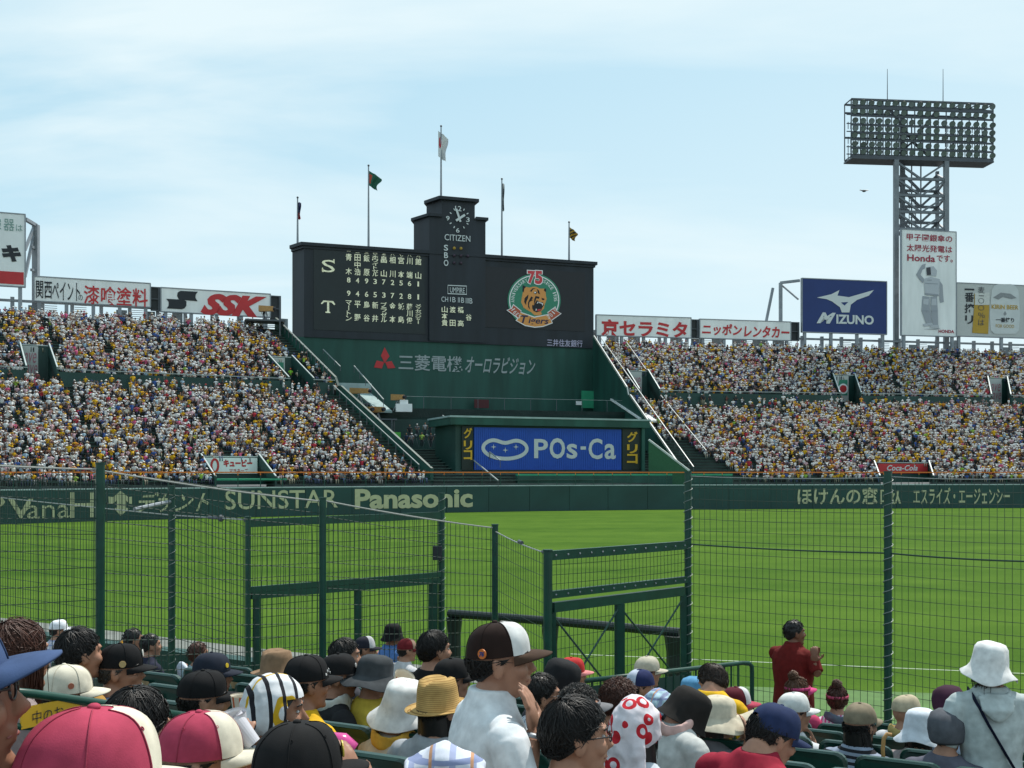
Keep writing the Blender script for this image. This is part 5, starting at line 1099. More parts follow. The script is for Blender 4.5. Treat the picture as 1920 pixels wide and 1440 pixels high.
RP2 = Plane(P(-60, 886, 3.2), P(190, 886, 3.6)); mb = MB(); slab(mb, RP2, 40, 150, 1328, 1368, .008, .0); mb.build('notice', YELLOW, Rl); mb = MB(); put_text(mb, RP2, '中のお', 60, 1334, 1358, 118, .003, .0); mb.build('notice_lettering', BLACK, Rl)

# ------------------------------------------------------------------ folding seats
SEATM = mat('dark green seat plastic', (.006, .040, .030), .28, .1, 20, spec=.6); PLATE = mat('seat number plate', (.30, .20, .10), .5, .25, 25)
def rounded(w, h, r, n_=5):
    q = []
    for cx_, cy_, a0 in ((w / 2 - r, h - r, 0), (-w / 2 + r, h - r, 90), (-w / 2 + r * .4, r * .4, 180), (w / 2 - r * .4, r * .4, 270)):
        rr_ = r if cy_ > h / 2 else r * .4
        for i in range(n_ + 1): a = R(a0 + 90 * i / n_); q.append((cx_ + rr_ * math.cos(a), cy_ + rr_ * math.sin(a)))
    return q
def seat_parts():
    q = rounded(.43, .36, .06); n_ = len(q); mb = MB(); crv = lambda x: .035 * (x / .215) ** 2
    f = lambda x, y, o: (x, -.21 - .10 * y + crv(x) + o, .60 + y)
    mb.add([f(x, y, -.014) for x, y in q] + [f(x, y, .014) for x, y in q] + [f(x * .93, lerp(.18, y, .94), -.022) for x, y in q], [tuple((i, (i + 1) % n_, n_ + (i + 1) % n_, n_ + i)[::-1]) for i in range(n_)] + [tuple(range(n_, 2 * n_))] + [(i, (i + 1) % n_, 2 * n_ + (i + 1) % n_, 2 * n_ + i) for i in range(n_)] + [tuple(range(3 * n_ - 1, 2 * n_ - 1, -1))])
    back = mb.mesh('backrest'); mb = MB(); mb.box((0, .0, .46), .42, .40, .05); pan = mb.mesh('seat_pan'); mb = MB()
    for s in (-1, 1): mb.bar((s * .20, -.18, 0), (s * .20, -.22, .66), .03, .05)
    leg = mb.mesh('legs'); mb = MB(); mb.add([f(x, y, -.0245) for x, y in ((-.17, .24), (-.055, .24), (-.055, .295), (-.17, .295))], [(0, 1, 2, 3)]); pl = mb.mesh('number_plate')
    for m_, mt in ((back, SEATM), (pan, SEATM), (leg, STEEL_D), (pl, PLATE)): m_.materials.append(mt)
    return [('backrest', back), ('seat_pan', pan), ('legs', leg), ('number_plate', pl)]
SEATP = seat_parts()
PEOPLE_XY = []
ORDN = ['first', 'second', 'third', 'fourth', 'fifth', 'sixth', 'seventh', 'eighth', 'ninth', 'tenth', 'eleventh']
def seats():
    n_ = 0
    for k in range(2, 11):
        q = Q0 + QP * k; z = zrow(k); off = rng.uniform(0, .47)
        for i in range(-40, 40):
            p = NV * q + RV * (i * .47 + off); bp_ = p - NV * .24
            if bp_.y < 1.5: continue
            u = CX + bp_.x / bp_.y * F; v = VH + (EYE - z - .96) / bp_.y * F
            if not -40 < u < 1960 or v > 1452 or v < 1225: continue
            if k >= 9 and u < 1420: continue
            if k >= 8 and 1050 < u < 1420: continue
            if k >= 7 and u < 420 and rng.random() < .5: continue
            e_ = empty('stadium_seat', (p.x, p.y, z), -RA + rng.normal(0, .015)); tag(e_, f'dark green folding seat back, one of the {ORDN[10 - k]} row from the net fence', 'seat', f'green seats of the {ORDN[10 - k]} row from the fence')
            for nm_, me in SEATP: o = bpy.data.objects.new(nm_, me); COL.objects.link(o); o.parent = e_
            n_ += 1
    print('SEATS', n_)
seats()
# ------------------------------------------------------------------ people in the near seats
WORK = bpy.data.scenes.new('work')          # a scratch scene, removed again, so that each remesh evaluates one object only
def remesh(mb, vox, smooth=4, noise_amp=0.0, noise_sc=9.0, seed=0.0, name='body', stretch=(1, 1, 1)):
    me = mb.mesh(name); o = bpy.data.objects.new('tmp', me); WORK.collection.objects.link(o)
    r = o.modifiers.new('r', 'REMESH'); r.mode = 'VOXEL'; r.voxel_size = vox; s = o.modifiers.new('s', 'SMOOTH'); s.factor = .5; s.iterations = smooth
    
    with bpy.context.temp_override(scene=WORK, view_layer=WORK.view_layers[0]): dg = bpy.context.evaluated_depsgraph_get()
    m2 = bpy.data.meshes.new_from_object(o.evaluated_get(dg)); bpy.data.objects.remove(o); bpy.data.meshes.remove(me); m2.name = name
    if noise_amp:
        nv = len(m2.vertices); co = np.empty(nv * 3, np.float32); no = np.empty(nv * 3, np.float32); m2.vertices.foreach_get('co', co); m2.vertex_normals.foreach_get('vector', no); co = co.reshape(-1, 3); no = no.reshape(-1, 3)
        sx, sy, sz = stretch; kk = np.array([.55 - 1.9 * abs(noise.noise((x * noise_sc * sx * .8 + z * 2.2 + seed, y * noise_sc * sy * .8, z * noise_sc * sz * .8))) + .4 * noise.noise((x * noise_sc * 2.3 + seed, y * noise_sc * 2.3 + 5, z * noise_sc * 2.3 * sz)) for x, y, z in co.tolist()])
        co += no * (kk * noise_amp)[:, None]; m2.vertices.foreach_set('co', co.ravel())
    m2.polygons.foreach_set('use_smooth', [True] * len(m2.polygons)); m2.update(); return m2
def skin_m(k): return mat(f'skin tone {k}', [(.34, .175, .115), (.27, .13, .08), (.17, .075, .045), (.40, .225, .155)][k], .5, .10, 25, spec=.3)
def cloth(c, pat=None):
    nm = 'cloth %s %.3f %.3f %.3f' % (pat or 'plain', *c)
    if nm in MATS: return MATS[nm]
    m = mat(nm, c, .85, .17, 22, bump=.12, bscale=420, spec=.15)
    if pat:
        t = m.node_tree; b = t.nodes['Principled BSDF']; tcn = N(t, 'ShaderNodeTexCoord'); sp_ = N(t, 'ShaderNodeSeparateXYZ'); t.links.new(tcn.outputs['Object'], sp_.inputs[0])
        def bars(ax, period, duty):
            a = N(t, 'ShaderNodeMath', operation='MULTIPLY'); a.inputs[1].default_value = 1 / period; t.links.new(sp_.outputs[ax], a.inputs[0])
            f = N(t, 'ShaderNodeMath', operation='FRACT'); t.links.new(a.outputs[0], f.inputs[0]); g = N(t, 'ShaderNodeMath', operation='LESS_THAN'); g.inputs[1].default_value = duty; t.links.new(f.outputs[0], g.inputs[0]); return g.outputs[0]
        src = b.inputs['Base Color'].links[0].from_socket
        def over(src, fac, col):
            x = N(t, 'ShaderNodeMix', data_type='RGBA'); t.links.new(fac, x.inputs[0]); t.links.new(src, x.inputs[6]); x.inputs[7].default_value = (*col, 1); return x.outputs[2]
        if pat == 'pin': src = over(src, bars('X', .035, .12), (.02, .03, .10))
        if pat == 'plaid': src = over(over(over(src, bars('X', .05, .3), (.30, .34, .50)), bars('Z', .05, .25), (.22, .26, .42)), bars('X', .1, .08), (.45, .25, .15))
        if pat == 'bw': src = over(src, bars('Z', .035, .5), (.02, .02, .025))
        if pat == 'pinkstripe': src = over(src, bars('X', .03, .4), (.50, .05, .22))
        if pat == 'towel': src = over(over(src, bars('X', .085, .12), (.55, .33, .02)), bars('Y', .05, .28), (.02, .02, .025))
        if pat == 'redring': 
            vo = N(t, 'ShaderNodeTexVoronoi'); vo.feature = 'F1'; vo.inputs['Scale'].default_value = 13; t.links.new(tcn.outputs['Object'], vo.inputs['Vector']); g = N(t, 'ShaderNodeMath', operation='COMPARE'); g.inputs[1].default_value = .30; g.inputs[2].default_value = .10; t.links.new(vo.outputs['Distance'], g.inputs[0]); src = over(src, g.outputs[0], (.45, .02, .03))
        if pat == 'straw': src = over(src, bars('Z', .0085, .22), (.22, .12, .035))
        if pat == 'blueband': src = over(src, bars('Z', .12, .3), (.05, .16, .40))
        t.links.new(src, b.inputs['Base Color'])
    return m
def hair_m(c): return mat('hair %.3f %.3f %.3f' % c, c, .46, .35, 60, spec=.38)
HB, HDB, HRB, HG = (.008, .007, .007), (.022, .012, .008), (.055, .018, .010), (.05, .048, .045)

def head_shapes(mb, M, nose=1.0):
    def b(c, r, seg=16, rg=12): mb.ball(M @ Vector(c), r, seg, rg, M.to_3x3())
    b((0, -.010, .020), (.075, .095, .098)); b((0, .022, -.020), (.062, .070, .095)); b((0, .034, -.074), (.050, .052, .046)); b((0, .076, -.100), (.022, .018, .018)); b((0, .078, .034), (.050, .018, .014))
    for s in (-1, 1): b((s * .036, .066, -.022), (.026, .026, .028)); b((s * .077, -.004, -.012), (.010, .020, .033), 10, 8); b((s * .080, -.012, .006), (.009, .014, .018), 8, 6)
    q = lambda p: M @ Vector(p)
    mb.tube([q((0, .084, .022)), q((0, .097, -.004)), q((0, .110 * nose, -.024)), q((0, .092, -.036))], [.008, .010, .0135, .010], 8)
    b((0, .089, -.054), (.022, .011, .007), 10, 6); b((0, .087, -.067), (.020, .011, .008), 10, 6)
def hand_shapes(mb, wr, fd, pn, s=1, curl=.5, size=1.0):
    """palm and five fingers: wr wrist, fd towards the fingertips, pn out of the palm, s side of the thumb"""
    fd = Vector(fd).normalized(); pn = Vector(pn).normalized(); sd = fd.cross(pn).normalized() * s; pn = sd.cross(fd).normalized() * s; Z = size
    Mx = Matrix((sd, fd, pn)).transposed(); mb.ball(wr + fd * .045 * Z, (.040 * Z, .052 * Z, .016 * Z), 12, 8, Mx)
    for i, (o, L) in enumerate(((-.030, .062), (-.010, .074), (.010, .080), (.029, .072))):
        p = wr + fd * .085 * Z + sd * o * Z; d = fd + sd * (o * 2.0); pts = [p]; a = curl * (.5 + .15 * i) 
        for j, l in enumerate((.42, .33, .25)):
            d = (d + pn * a).normalized(); p = p + d * (L * l * Z); pts.append(p)
        mb.tube(pts, [.0095 * Z, .009 * Z, .008 * Z, .0065 * Z], 8); mb.ball(pts[-1], .0066 * Z, 8, 6)
    p = wr + fd * .03 * Z + sd * .036 * Z; d = (fd * .6 + sd * .8).normalized(); p2 = p + d * .035 * Z; p3 = p2 + (fd * .9 + sd * .2 + pn * .4).normalized() * .032 * Z; mb.tube([p, p2, p3], [.012 * Z, .010 * Z, .008 * Z], 8); mb.ball(p3, .008 * Z, 8, 6)

def hair_mesh(M, style, dens=420, L=.06, rad=.0042, seed=0, zmax=None):
    r_ = np.random.default_rng(seed + 11); mb = MB(); A = Vector((.083, .1025, .108)); O = Vector((0, -.010, .018))
    ell = lambda d, k=1.0: Vector((d.x * A.x * k, d.y * A.y * k, d.z * A.z * k)) + O
    def thr(y): 
        t = (y + 1) / 2; return -.78 + 1.36 * t ** 1.5
    # close cap of hair under the strands
    nu, nv = 28, 14; V, Fc = [], []
    for j in range(nv + 1):
        for i in range(nu):
            a = 2 * math.pi * i / nu; y = math.sin(a); zt = max(-.8, thr(y)); z = lerp(zt, 1.0 if zmax is None else max(zt + .01, zmax * 9 - .17), j / nv); c = math.sqrt(max(0, 1 - z * z)); d = Vector((math.cos(a) * c, math.sin(a) * c, z)); nn_ = 1 + .035 * noise.noise(d * 4 + Vector((seed, 0, 0))); V.append(M @ ell(d, nn_))
    for j in range(nv):
        for i in range(nu): Fc.append((j * nu + i, j * nu + (i + 1) % nu, (j + 1) * nu + (i + 1) % nu, (j + 1) * nu + i))
    mb.add(V, Fc)
    if style == 'long':
        dl = L * .85; na, nb = 26, 8; k0 = len(mb.v); V, Fc = [], []
        for lay in (0, 1):
            for j in range(nb + 1):
                for i in range(na + 1):
                    a = R(168 + 204 * i / na); t = j / nb; rx, ry = .081 + .012 * t - .012 * lay, .098 - .012 * t - .012 * lay; w = 1 + .10 * noise.noise(Vector((a * 5 + seed, t * .8, 3)))
                    zz_ = -.02 - (dl + .03 * noise.noise(Vector((a * 7, seed, 1)))) * t; V.append(M @ Vector((rx * w * math.cos(a), ry * w * math.sin(a) - .012, zz_)))
        W_ = na + 1; B_ = (nb + 1) * W_
        for j in range(nb):
            for i in range(na): q = (j * W_ + i, (j + 1) * W_ + i, (j + 1) * W_ + i + 1, j * W_ + i + 1); Fc += [q, tuple(B_ + x for x in reversed(q))]
        mb.add(V, Fc)
    crown = Vector((.12, -.35, .92)).normalized(); n_ = 0
    while n_ < dens:
        d = Vector(r_.normal(0, 1, 3)).normalized()
        if d.z < thr(d.y) + .03: continue
        if zmax is not None and (ell(d).z > zmax or d.y > .35): n_ += .4; continue
        n_ += 1; ll = L * r_.uniform(.6, 1.25); k = 4 if L < .1 else 6; p = d.copy(); pts = []; fly = r_.random() < .07; lift = 1.0 + abs(r_.normal(0, .03)) + (.05 if fly else 0); jt = Vector(r_.normal(0, .42 if fly else .12 if style != 'spiky' else .3, 3)); fall = None
        for i in range(k):
            tng = (p - crown * p.dot(crown)); tng = tng.normalized() if tng.length > 1e-3 else Vector((0, 1, 0)); 
            if style == 'curly': tng = (tng * .4 + Vector(r_.normal(0, 1, 3)) * .8 + p * .5)
            elif style == 'spiky': tng = tng * .6 + p * .9 + jt
            else: tng = tng + jt
            if fall is None:
                q = ell(p, lift + (.03 * i if style in ('curly', 'spiky') else .006 * i))
                if style == 'long' and (p.z < thr(p.y) + .1): fall = q.copy()
            if fall is not None: fall = fall + Vector((jt.x * .01, -.004 + jt.y * .01, -ll / k)); q = fall.copy()
            if zmax is not None: q.z = min(q.z, zmax)
            pts.append(M @ q)
            p = (p + tng.normalized() * (ll / k / .1)).normalized() if fall is None else p
        mb.tube(pts, [rad * (1 - .8 * i / (k - 1)) + .0006 for i in range(k)], 3, cap=False)
    return mb
def cap_mesh(M, seed=0, opening=False, amp=.004, h=.104, panel=None):
    """baseball cap crown; panel=(a0, a1): only the front panel slice, slightly proud"""
    nu, nv = (96, 28) if opening else (48, 14); V, Fc = [], []; grow = 1.0 if panel is None else 1.012
    for j in range(nv + 1):
        el = math.pi / 2 * j / nv
        for i in range(nu):
            a = 2 * math.pi * i / nu; fr = max(0, math.sin(a)); ce, se = math.cos(el) ** (.74 - .16 * fr), math.sin(el) ** .92; x = .0865 * math.cos(a) * ce; y = .106 * math.sin(a) * ce - .004; z = h * se * (1 + .06 * fr * math.cos(el))
            seam = abs(((a / (math.pi / 3)) + .5) % 1 - .5); k = 1 - .012 * math.exp(-(seam / .035) ** 2) * (j < nv); nn_ = noise.noise(Vector((x * 9 + seed, y * 9, z * 9))) * amp * 1.7 + noise.noise(Vector((x * 26 + seed, y * 26, z * 16))) * amp * .55; d = Vector((x, y, z + .02)).normalized()
            V.append(M @ (Vector((x * k * grow, y * k * grow, z * grow + .028)) + d * nn_))
    for j in range(nv):
        for i in range(nu):
            am = 360 * (i + .5) / nu; ed = 90 * (j + .5) / nv
            if opening and 242 < am < 298 and ed < 26 * math.sqrt(max(0, 1 - ((am - 270) / 28) ** 2)): continue
            if panel and not (panel[0] < am < panel[1] and ed < 84): continue
            Fc.append((j * nu + i, j * nu + (i + 1) % nu, (j + 1) * nu + (i + 1) % nu, (j + 1) * nu + i))
    mb = MB(); mb.add(V, Fc); return mb
def brim_mesh(M, L=.072, bend=.020, spread=60, th=.0035):
    n_, m_ = 18, 7; V, Fc = [], []
    for lay in (0, 1):
        for j in range(m_ + 1):
            for i in range(n_ + 1):
                a = -1 + 2 * i / n_; th_ = R(90 + a * spread); x0, y0 = .0865 * math.cos(th_), .106 * math.sin(th_) - .004; r = j / m_; y1 = y0 + L * r * (1 - abs(a) ** 2.6); x1 = x0 * (1 + .10 * r * (1 - abs(a)))
                V.append(M @ Vector((x1, y1, .030 - bend * a * a * (.35 + .65 * r) - .012 * r * r - lay * th)))
    W_ = n_ + 1; B_ = (m_ + 1) * W_
    for j in range(m_):
        for i in range(n_):
            q = (j * W_ + i, j * W_ + i + 1, (j + 1) * W_ + i + 1, (j + 1) * W_ + i); Fc.append(q); Fc.append(tuple(B_ + k for k in reversed(q)))
    for i in range(n_): Fc.append((m_ * W_ + i, m_ * W_ + i + 1, B_ + m_ * W_ + i + 1, B_ + m_ * W_ + i))
    mb = MB(); mb.add(V, Fc); return mb
PROF = {'bucket': [(.002, .130), (.045, .128), (.074, .116), (.085, .095), (.092, .03), (.097, .002), (.114, -.026), (.146, -.058), (.1465, -.062), (.143, -.060), (.111, -.030), (.093, .0)],
        'sunhat': [(.002, .126), (.05, .122), (.075, .108), (.086, .08), (.090, .02), (.094, .012), (.13, -.006), (.175, -.028), (.176, -.031), (.172, -.031), (.128, -.010), (.091, .008)],
        'fedora': [(.002, .128), (.025, .135), (.055, .143), (.075, .132), (.083, .095), (.090, .015), (.094, .010), (.118, .006), (.137, .014), (.1375, .011), (.117, .003), (.092, .006)],
        'cloche': [(.002, .130), (.04, .127), (.066, .117), (.084, .095), (.093, .05), (.097, .01), (.105, -.025), (.124, -.052), (.125, -.055), (.121, -.053), (.102, -.026), (.094, .01)],
        'knit': [(.002, .138), (.04, .134), (.075, .115), (.095, .07), (.098, .02), (.092, -.03), (.085, -.045), (.080, -.04)]}
def hat_mesh(M, kind, wav=.012, seed=0, fold=None):
    pr = PROF[kind]; nu = 56; V, Fc = [], []; r_ = np.random.default_rng(seed); ph = r_.uniform(0, 6.28, 3)
    for i, (r, z) in enumerate(pr):
        for k in range(nu):
            a = 2 * math.pi * k / nu; edge = max(0, (r - .095) / .05); w = wav * edge * (math.sin(2 * a + ph[0]) + .6 * math.sin(3 * a + ph[1]) + .35 * math.sin(5 * a + ph[2])); x, y = r * math.cos(a), r * 1.14 * math.sin(a) - .004
            if fold and fold[0] < math.degrees(a) < fold[1]: w += fold[2] * edge * math.sin((math.degrees(a) - fold[0]) / (fold[1] - fold[0]) * math.pi)
            pin = -.018 * math.exp(-(x / .022) ** 2) * (1 if kind == 'fedora' and z > .08 else 0); nn_ = (noise.noise(Vector((x * 11 + seed, y * 11, z * 11))) * .009 + (.4 - abs(noise.noise(Vector((x * 22 + seed, y * 22, z * 14))))) * .007) * (1 if kind != 'fedora' else .15)
            V.append(M @ (Vector((x, y, z + w + pin)) + Vector((x, y, .03)).normalized() * nn_))
    for i in range(len(pr) - 1):
        for k in range(nu): Fc.append((i * nu + k, i * nu + (k + 1) % nu, (i + 1) * nu + (k + 1) % nu, (i + 1) * nu + k))
    mb = MB(); mb.add(V, Fc); return mb
GEARTOP = dict(none=.130, cap=.140, bucket=.134, sunhat=.132, fedora=.145, cloche=.136, knit=.144, towel=.150, visor=.130)
def armpose(nm, s, sh, hip):
    x = sh.x; z = sh.z
    return {'lap': (Vector((s * .26, .05, z - .27)), Vector((s * .12, .27, z - .30)), (-.3 * s, 1, -.1), (0, 0, -1)),
            'down': (Vector((s * .27, -.03, z - .29)), Vector((s * .25, .08, z - .52)), (0, .15, -1), (-s, 0, 0)),
            'clap': (Vector((s * .24, .16, z - .22)), Vector((s * .04, .32, z - .03)), (-.1 * s, .35, .9), (-s, 0, 0)),
            'chin': (Vector((s * .20, .22, z - .24)), Vector((s * .08, .27, z + .00)), (-.25 * s, -.15, .95), (-.4 * s, -.9, 0)),
            'bino': (Vector((s * .22, .18, z - .18)), Vector((s * .07, .20, z + .10)), (-.35 * s, .1, .9), (-.5 * s, -.8, 0)),
            'hold': (Vector((s * .22, .12, z - .25)), Vector((s * .14, .32, z - .13)), (-.2 * s, .6, .8), (-.6 * s, -.2, 0))}[nm]
NP = [0]
def person(u, v, d, yaw, label, shirt=(.6, .6, .6), by=None, pitch=0, roll=0, lean=.06, gear='none', gc=(.02, .02, .02), gc2=None, bc=None, hair='short', hc=HB, hz=.68, skin=0, pose='sit', arms=('lap', 'lap'), px=None, face=None, pat=None, gpat=None, sleeve=.62, glasses=False, vox=None, opening=False, fold=None, wide=1.0, deep=1.0, gs=1.0, brimL=.072, gtilt=0, extra=None, hd=360, hL=None, trou=(.03, .035, .06), collar=False, towel=None, reach=None, badge=None, reverse=False, hands=True, apose=None):
    NP[0] += 1; seed = NP[0] * 3.7; by = yaw * .55 + 10 if by is None else by; s = 1.0
    P_ = P(u, v, d); q = qof(P_); k = rowk(q); floor = zrow(k) if k < 11 else 1.0
    Ht = P_.z - floor; stand = pose == 'stand'; top = GEARTOP[gear]
    hip = Ht - top - hz; hip = max(hip, .25) if not stand else hip
    # head frame in body coordinates
    hy = R(yaw - by); hc_ = Vector((0, lean * .72 + .02, Ht - top)); M = Matrix.Translation(hc_) @ Matrix.Rotation(-hy, 4, 'Z') @ Matrix.Rotation(R(-pitch), 4, 'X') @ Matrix.Rotation(R(roll), 4, 'Y')
    T = lambda x, y, z: Vector((x, y + lean * z, hip + z)); sh_z = .50; W_ = wide
    vox = vox or (.0065 if d < 4.2 else .009 if d < 7 else .011)
    tors = [(T(0, 0, -.06), (.165 * W_, .12)), (T(0, 0, .05), (.165 * W_, .118)), (T(0, 0, .18), (.15 * W_, .105)), (T(0, .0, .34), (.175 * W_, .115)), (T(0, -.005, .44), (.182 * W_, .10)), (T(0, -.012, .50), (.160 * W_, .078)), (T(0, -.012, .545), (.100, .066)), (T(0, -.008, .575), (.068, .060)), (T(0, -.006, .59), (.06, .056))]
    tors = [(a, (b_[0], b_[1] * deep)) for a, b_ in tors]; arm = []
    for sd, ap in ((-1, arms[0]), (1, arms[1])):
        S_ = T(sd * .178 * W_, -.01, sh_z - .03); e_, w_, fd, pn = armpose(ap, sd, S_, hip); e_.y += lean * .3; w_.y += lean * .3
        if apose and sd in apose: w_, fd, pn = (Vector(apose[sd][0]) + Vector((0, 0, 0)), apose[sd][1], apose[sd][2])
        if ap == 'chin' and not (apose and sd in apose): w_ = M @ Vector((sd * .045, .125, -.235)); e_ = Vector((sd * .15, w_.y + .01, w_.z - .26)); fd, pn = (-.15 * sd, -.08, 1), (-.8 * sd, -.6, 0)
        if reach and sd in reach:
            ru, rv, rd, fdw, pnw = reach[sd]; cb_, sb2 = math.cos(R(by)), math.sin(R(by)); ax_, ay_ = Vector((cb_, -sb2, 0)), Vector((sb2, cb_, 0)); loc_ = Vector((P_.x, P_.y, floor)) - ax_ * hc_.x - ay_ * hc_.y
            loc2 = lambda w: Vector((w.dot(ax_), w.dot(ay_), w.z)); w_ = loc2(P(ru, rv, rd) - loc_); fd, pn = loc2(Vector(fdw)), loc2(Vector(pnw)); e_ = (S_ + w_) / 2 + Vector((sd * .07, -.02, -.13))
        arm.append((sd, S_, e_, w_, fd, pn))
    legs = []
    for sd in (-1, 1):
        if stand: legs.append([T(sd * .09, 0, -.04), Vector((sd * .10, .02, hip * .52)), Vector((sd * .10, -.02, .08))])
        else: legs.append([T(sd * .09, .02, -.0), Vector((sd * .13, .40, hip + .03)), Vector((sd * .13, .40, .08))])
    body = MB(); body.tube([a for a, _ in tors], [b_ for _, b_ in tors], 16, axes=(Vector((1, 0, 0)), Vector((0, 1, 0))))
    nk = M @ Vector((0, -.028, -.07)); body.tube([T(0, -.012, .50), T(0, -.005, .58), nk], [.068, .056, .054], 14); head_shapes(body, M)
    for sd, S_, e_, w_, fd, pn in arm:
        body.tube([S_, lerp(S_, e_, .5), e_, lerp(e_, w_, .35), w_], [.050, .045, .038, .039, .027], 12)
        if hands: hand_shapes(body, w_, fd, pn, -sd, .35)
    for L_ in legs: body.tube(L_, [.078, .056, .042], 12); body.ball(L_[-1] + Vector((0, .06, -.04)), (.045, .13, .04))
    bm_ = remesh(body, vox, 3, name='person'); bm_.materials.append(skin_m(skin))
    o = bpy.data.objects.new('person', bm_); COL.objects.link(o); o.location = (P_.x, P_.y, floor); 
    # keep the head centre on its place after the lean
    cb, sb_ = math.cos(R(by)), math.sin(R(by)); off = Vector((hc_.x * cb + hc_.y * sb_, -hc_.x * sb_ + hc_.y * cb, 0)); o.location -= off; o.rotation_euler = (0, 0, -R(by)); tag(o, label, 'person')
    def part(nm, me, m, par=o):
        me.materials.append(m); c_ = bpy.data.objects.new(nm, me); COL.objects.link(c_); c_.parent = par; return c_
    o['_M'] = 0; del o['_M']
    # clothes
    sh = MB(); g = .012; sh.tube([a for a, _ in tors[:-1]], [(b_[0] + g, b_[1] + g) for _, b_ in tors[:-1]], 18, axes=(Vector((1, 0, 0)), Vector((0, 1, 0))))
    for sd, S_, e_, w_, fd, pn in arm:
        if sleeve <= .08: continue
        sh.ball(S_ + Vector((-sd * .012, 0, -.004)), (.070, .068, .068), 14, 10); sh.ball(S_ + Vector((-sd * .07, 0, .012)), (.07, .07, .062), 14, 10)
        pts = [lerp(S_, e_, k_ * min(sleeve, 1)) for k_ in (0, .25, .5, .75, 1)]; rr_ = [.066, .066, .065, .063, .062]
        if sleeve > 1: pts.append(lerp(e_, w_, .85)); rr_.append(.045)
        sh.tube(pts, rr_, 12)
    if collar: sh.tube([T(0, -.012, .53), T(0, -.010, .60)], [.085 * max(1, deep * .85), .074], 14)
    part('shirt', remesh(sh, max(vox, .008), 3, .0042, 9, seed, 'shirt', (1, 1, .75)), cloth(shirt, pat))
    tro = MB()
    for L_ in legs: tro.tube([L_[0], L_[1], L_[2]], [.092, .070, .060], 12)
    tro.tube([T(0, 0, -.07), T(0, 0, .03)], [(.175 * W_, .128), (.172 * W_, .125)], 16, axes=(Vector((1, 0, 0)), Vector((0, 1, 0)))); part('trousers', remesh(tro, .014, 2, .004, 10, seed, 'trousers'), cloth(trou))
    mb = MB()
    for L_ in legs: mb.ball(L_[-1] + Vector((0, .06, -.035)), (.052, .140, .048), 14, 8)
    part('shoes', mb.mesh('shoes', smooth=True), cloth((.04, .04, .045)))
    # face
    face = (yaw > 50 or yaw < -30) if face is None else face
    if face:
        for sd in (-1, 1):
            mb = MB(); mb.ball(M @ Vector((sd * .030, .0785, .010)), (.0115, .0075, .0055), 10, 8, M.to_3x3()); ey = part('eye', mb.mesh('eye', smooth=True), mat('eye white', (.45, .43, .42), .25, 0)); mb = MB(); mb.ball(M @ Vector((sd * .030, .0838, .010)), (.0055, .0028, .0052), 8, 6, M.to_3x3()); part('iris', mb.mesh('iris', smooth=True), mat('iris dark', (.012, .008, .006), .2, 0), ey)
            mb = MB(); mb.tube([M @ Vector((sd * .014, .093, .032)), M @ Vector((sd * .032, .091, .038)), M @ Vector((sd * .050, .078, .032))], [.003, .004, .002], 6); part('eyebrow', mb.mesh('eyebrow', smooth=True), hair_m(HB))
        mb = MB(); mb.tube([M @ Vector((-.022, .086, -.061)), M @ Vector((0, .0965, -.060)), M @ Vector((.022, .086, -.061))], [.0015, .0045, .0015], 6); part('lips', mb.mesh('lips', smooth=True), mat('lip', (.26, .09, .075), .5, .05))
    if glasses:
        mb = MB()
        for sd in (-1, 1):
            mb.tube([M @ Vector((sd * .033 + .022 * math.cos(a), .103 - abs(math.cos(a) + sd * 1) * .002, .010 + .016 * math.sin(a))) for a in np.linspace(0, 6.283, 15)], .0022, 6); mb.tube([M @ Vector((sd * .056, .100, .014)), M @ Vector((sd * .078, .05, .016)), M @ Vector((sd * .082, -.01, .010))], .0022, 6)
        mb.tube([M @ Vector((-.012, .104, .014)), M @ Vector((.012, .104, .014))], .0022, 6); part('glasses', mb.mesh('glasses', smooth=True), mat('spectacle frame', (.03, .025, .025), .3, 0, metal=.3))
    # hair
    if hair:
        L_ = hL or {'short': .055, 'long': .30, 'curly': .05, 'spiky': .05, 'bun': .07, 'mid': .14}[hair]; st_ = 'long' if hair in ('long', 'mid') else 'short' if hair == 'bun' else hair
        if gear in ('cap', 'bucket', 'sunhat', 'fedora', 'cloche', 'knit'): Mh = M @ (Matrix.Diagonal((.90, .92, .94, 1)) if gear != 'cap' else Matrix.Diagonal((.97, .98, .94, 1)))
        else: Mh = M
        mb = hair_mesh(Mh, st_, int(hd * (3.6 if d < 8 else 1.2)), L_, .0013 if d < 4 else .0019 if d < 8 else .004, int(seed), (.07 if opening else .022 if gear == 'cap' else .008) if gear in ('cap', 'bucket', 'sunhat', 'fedora', 'cloche', 'knit') else None)
        if hair == 'bun':
            for i in range(90):
                a, b2 = rng.uniform(0, 6.28), rng.uniform(-1.2, 1.2); c_ = M @ Vector((0, -.045, .135)); mb.tube([c_ + Vector((math.cos(a + t) * math.cos(b2 + .3 * t), math.sin(a + t) * math.cos(b2 + .3 * t), math.sin(b2 + .3 * t))) * (.040 + .006 * math.sin(7 * t + a)) for t in np.linspace(0, 1.6, 5)], .0045, 3)
            mb.ball(M @ Vector((0, -.045, .135)), .038, 12, 8)
        me = mb.mesh('hair', smooth=True); part('hair', me, hair_m(hc))
    # headgear
    Mg = M @ Matrix.Translation((0, 0, 0)) @ Matrix.Rotation(R(gtilt), 4, 'X')
    if gs != 1: Mg = Mg @ Matrix.Diagonal((gs, gs, gs, 1))
    if reverse: Mg = Mg @ Matrix.Rotation(R(180), 4, 'Z')
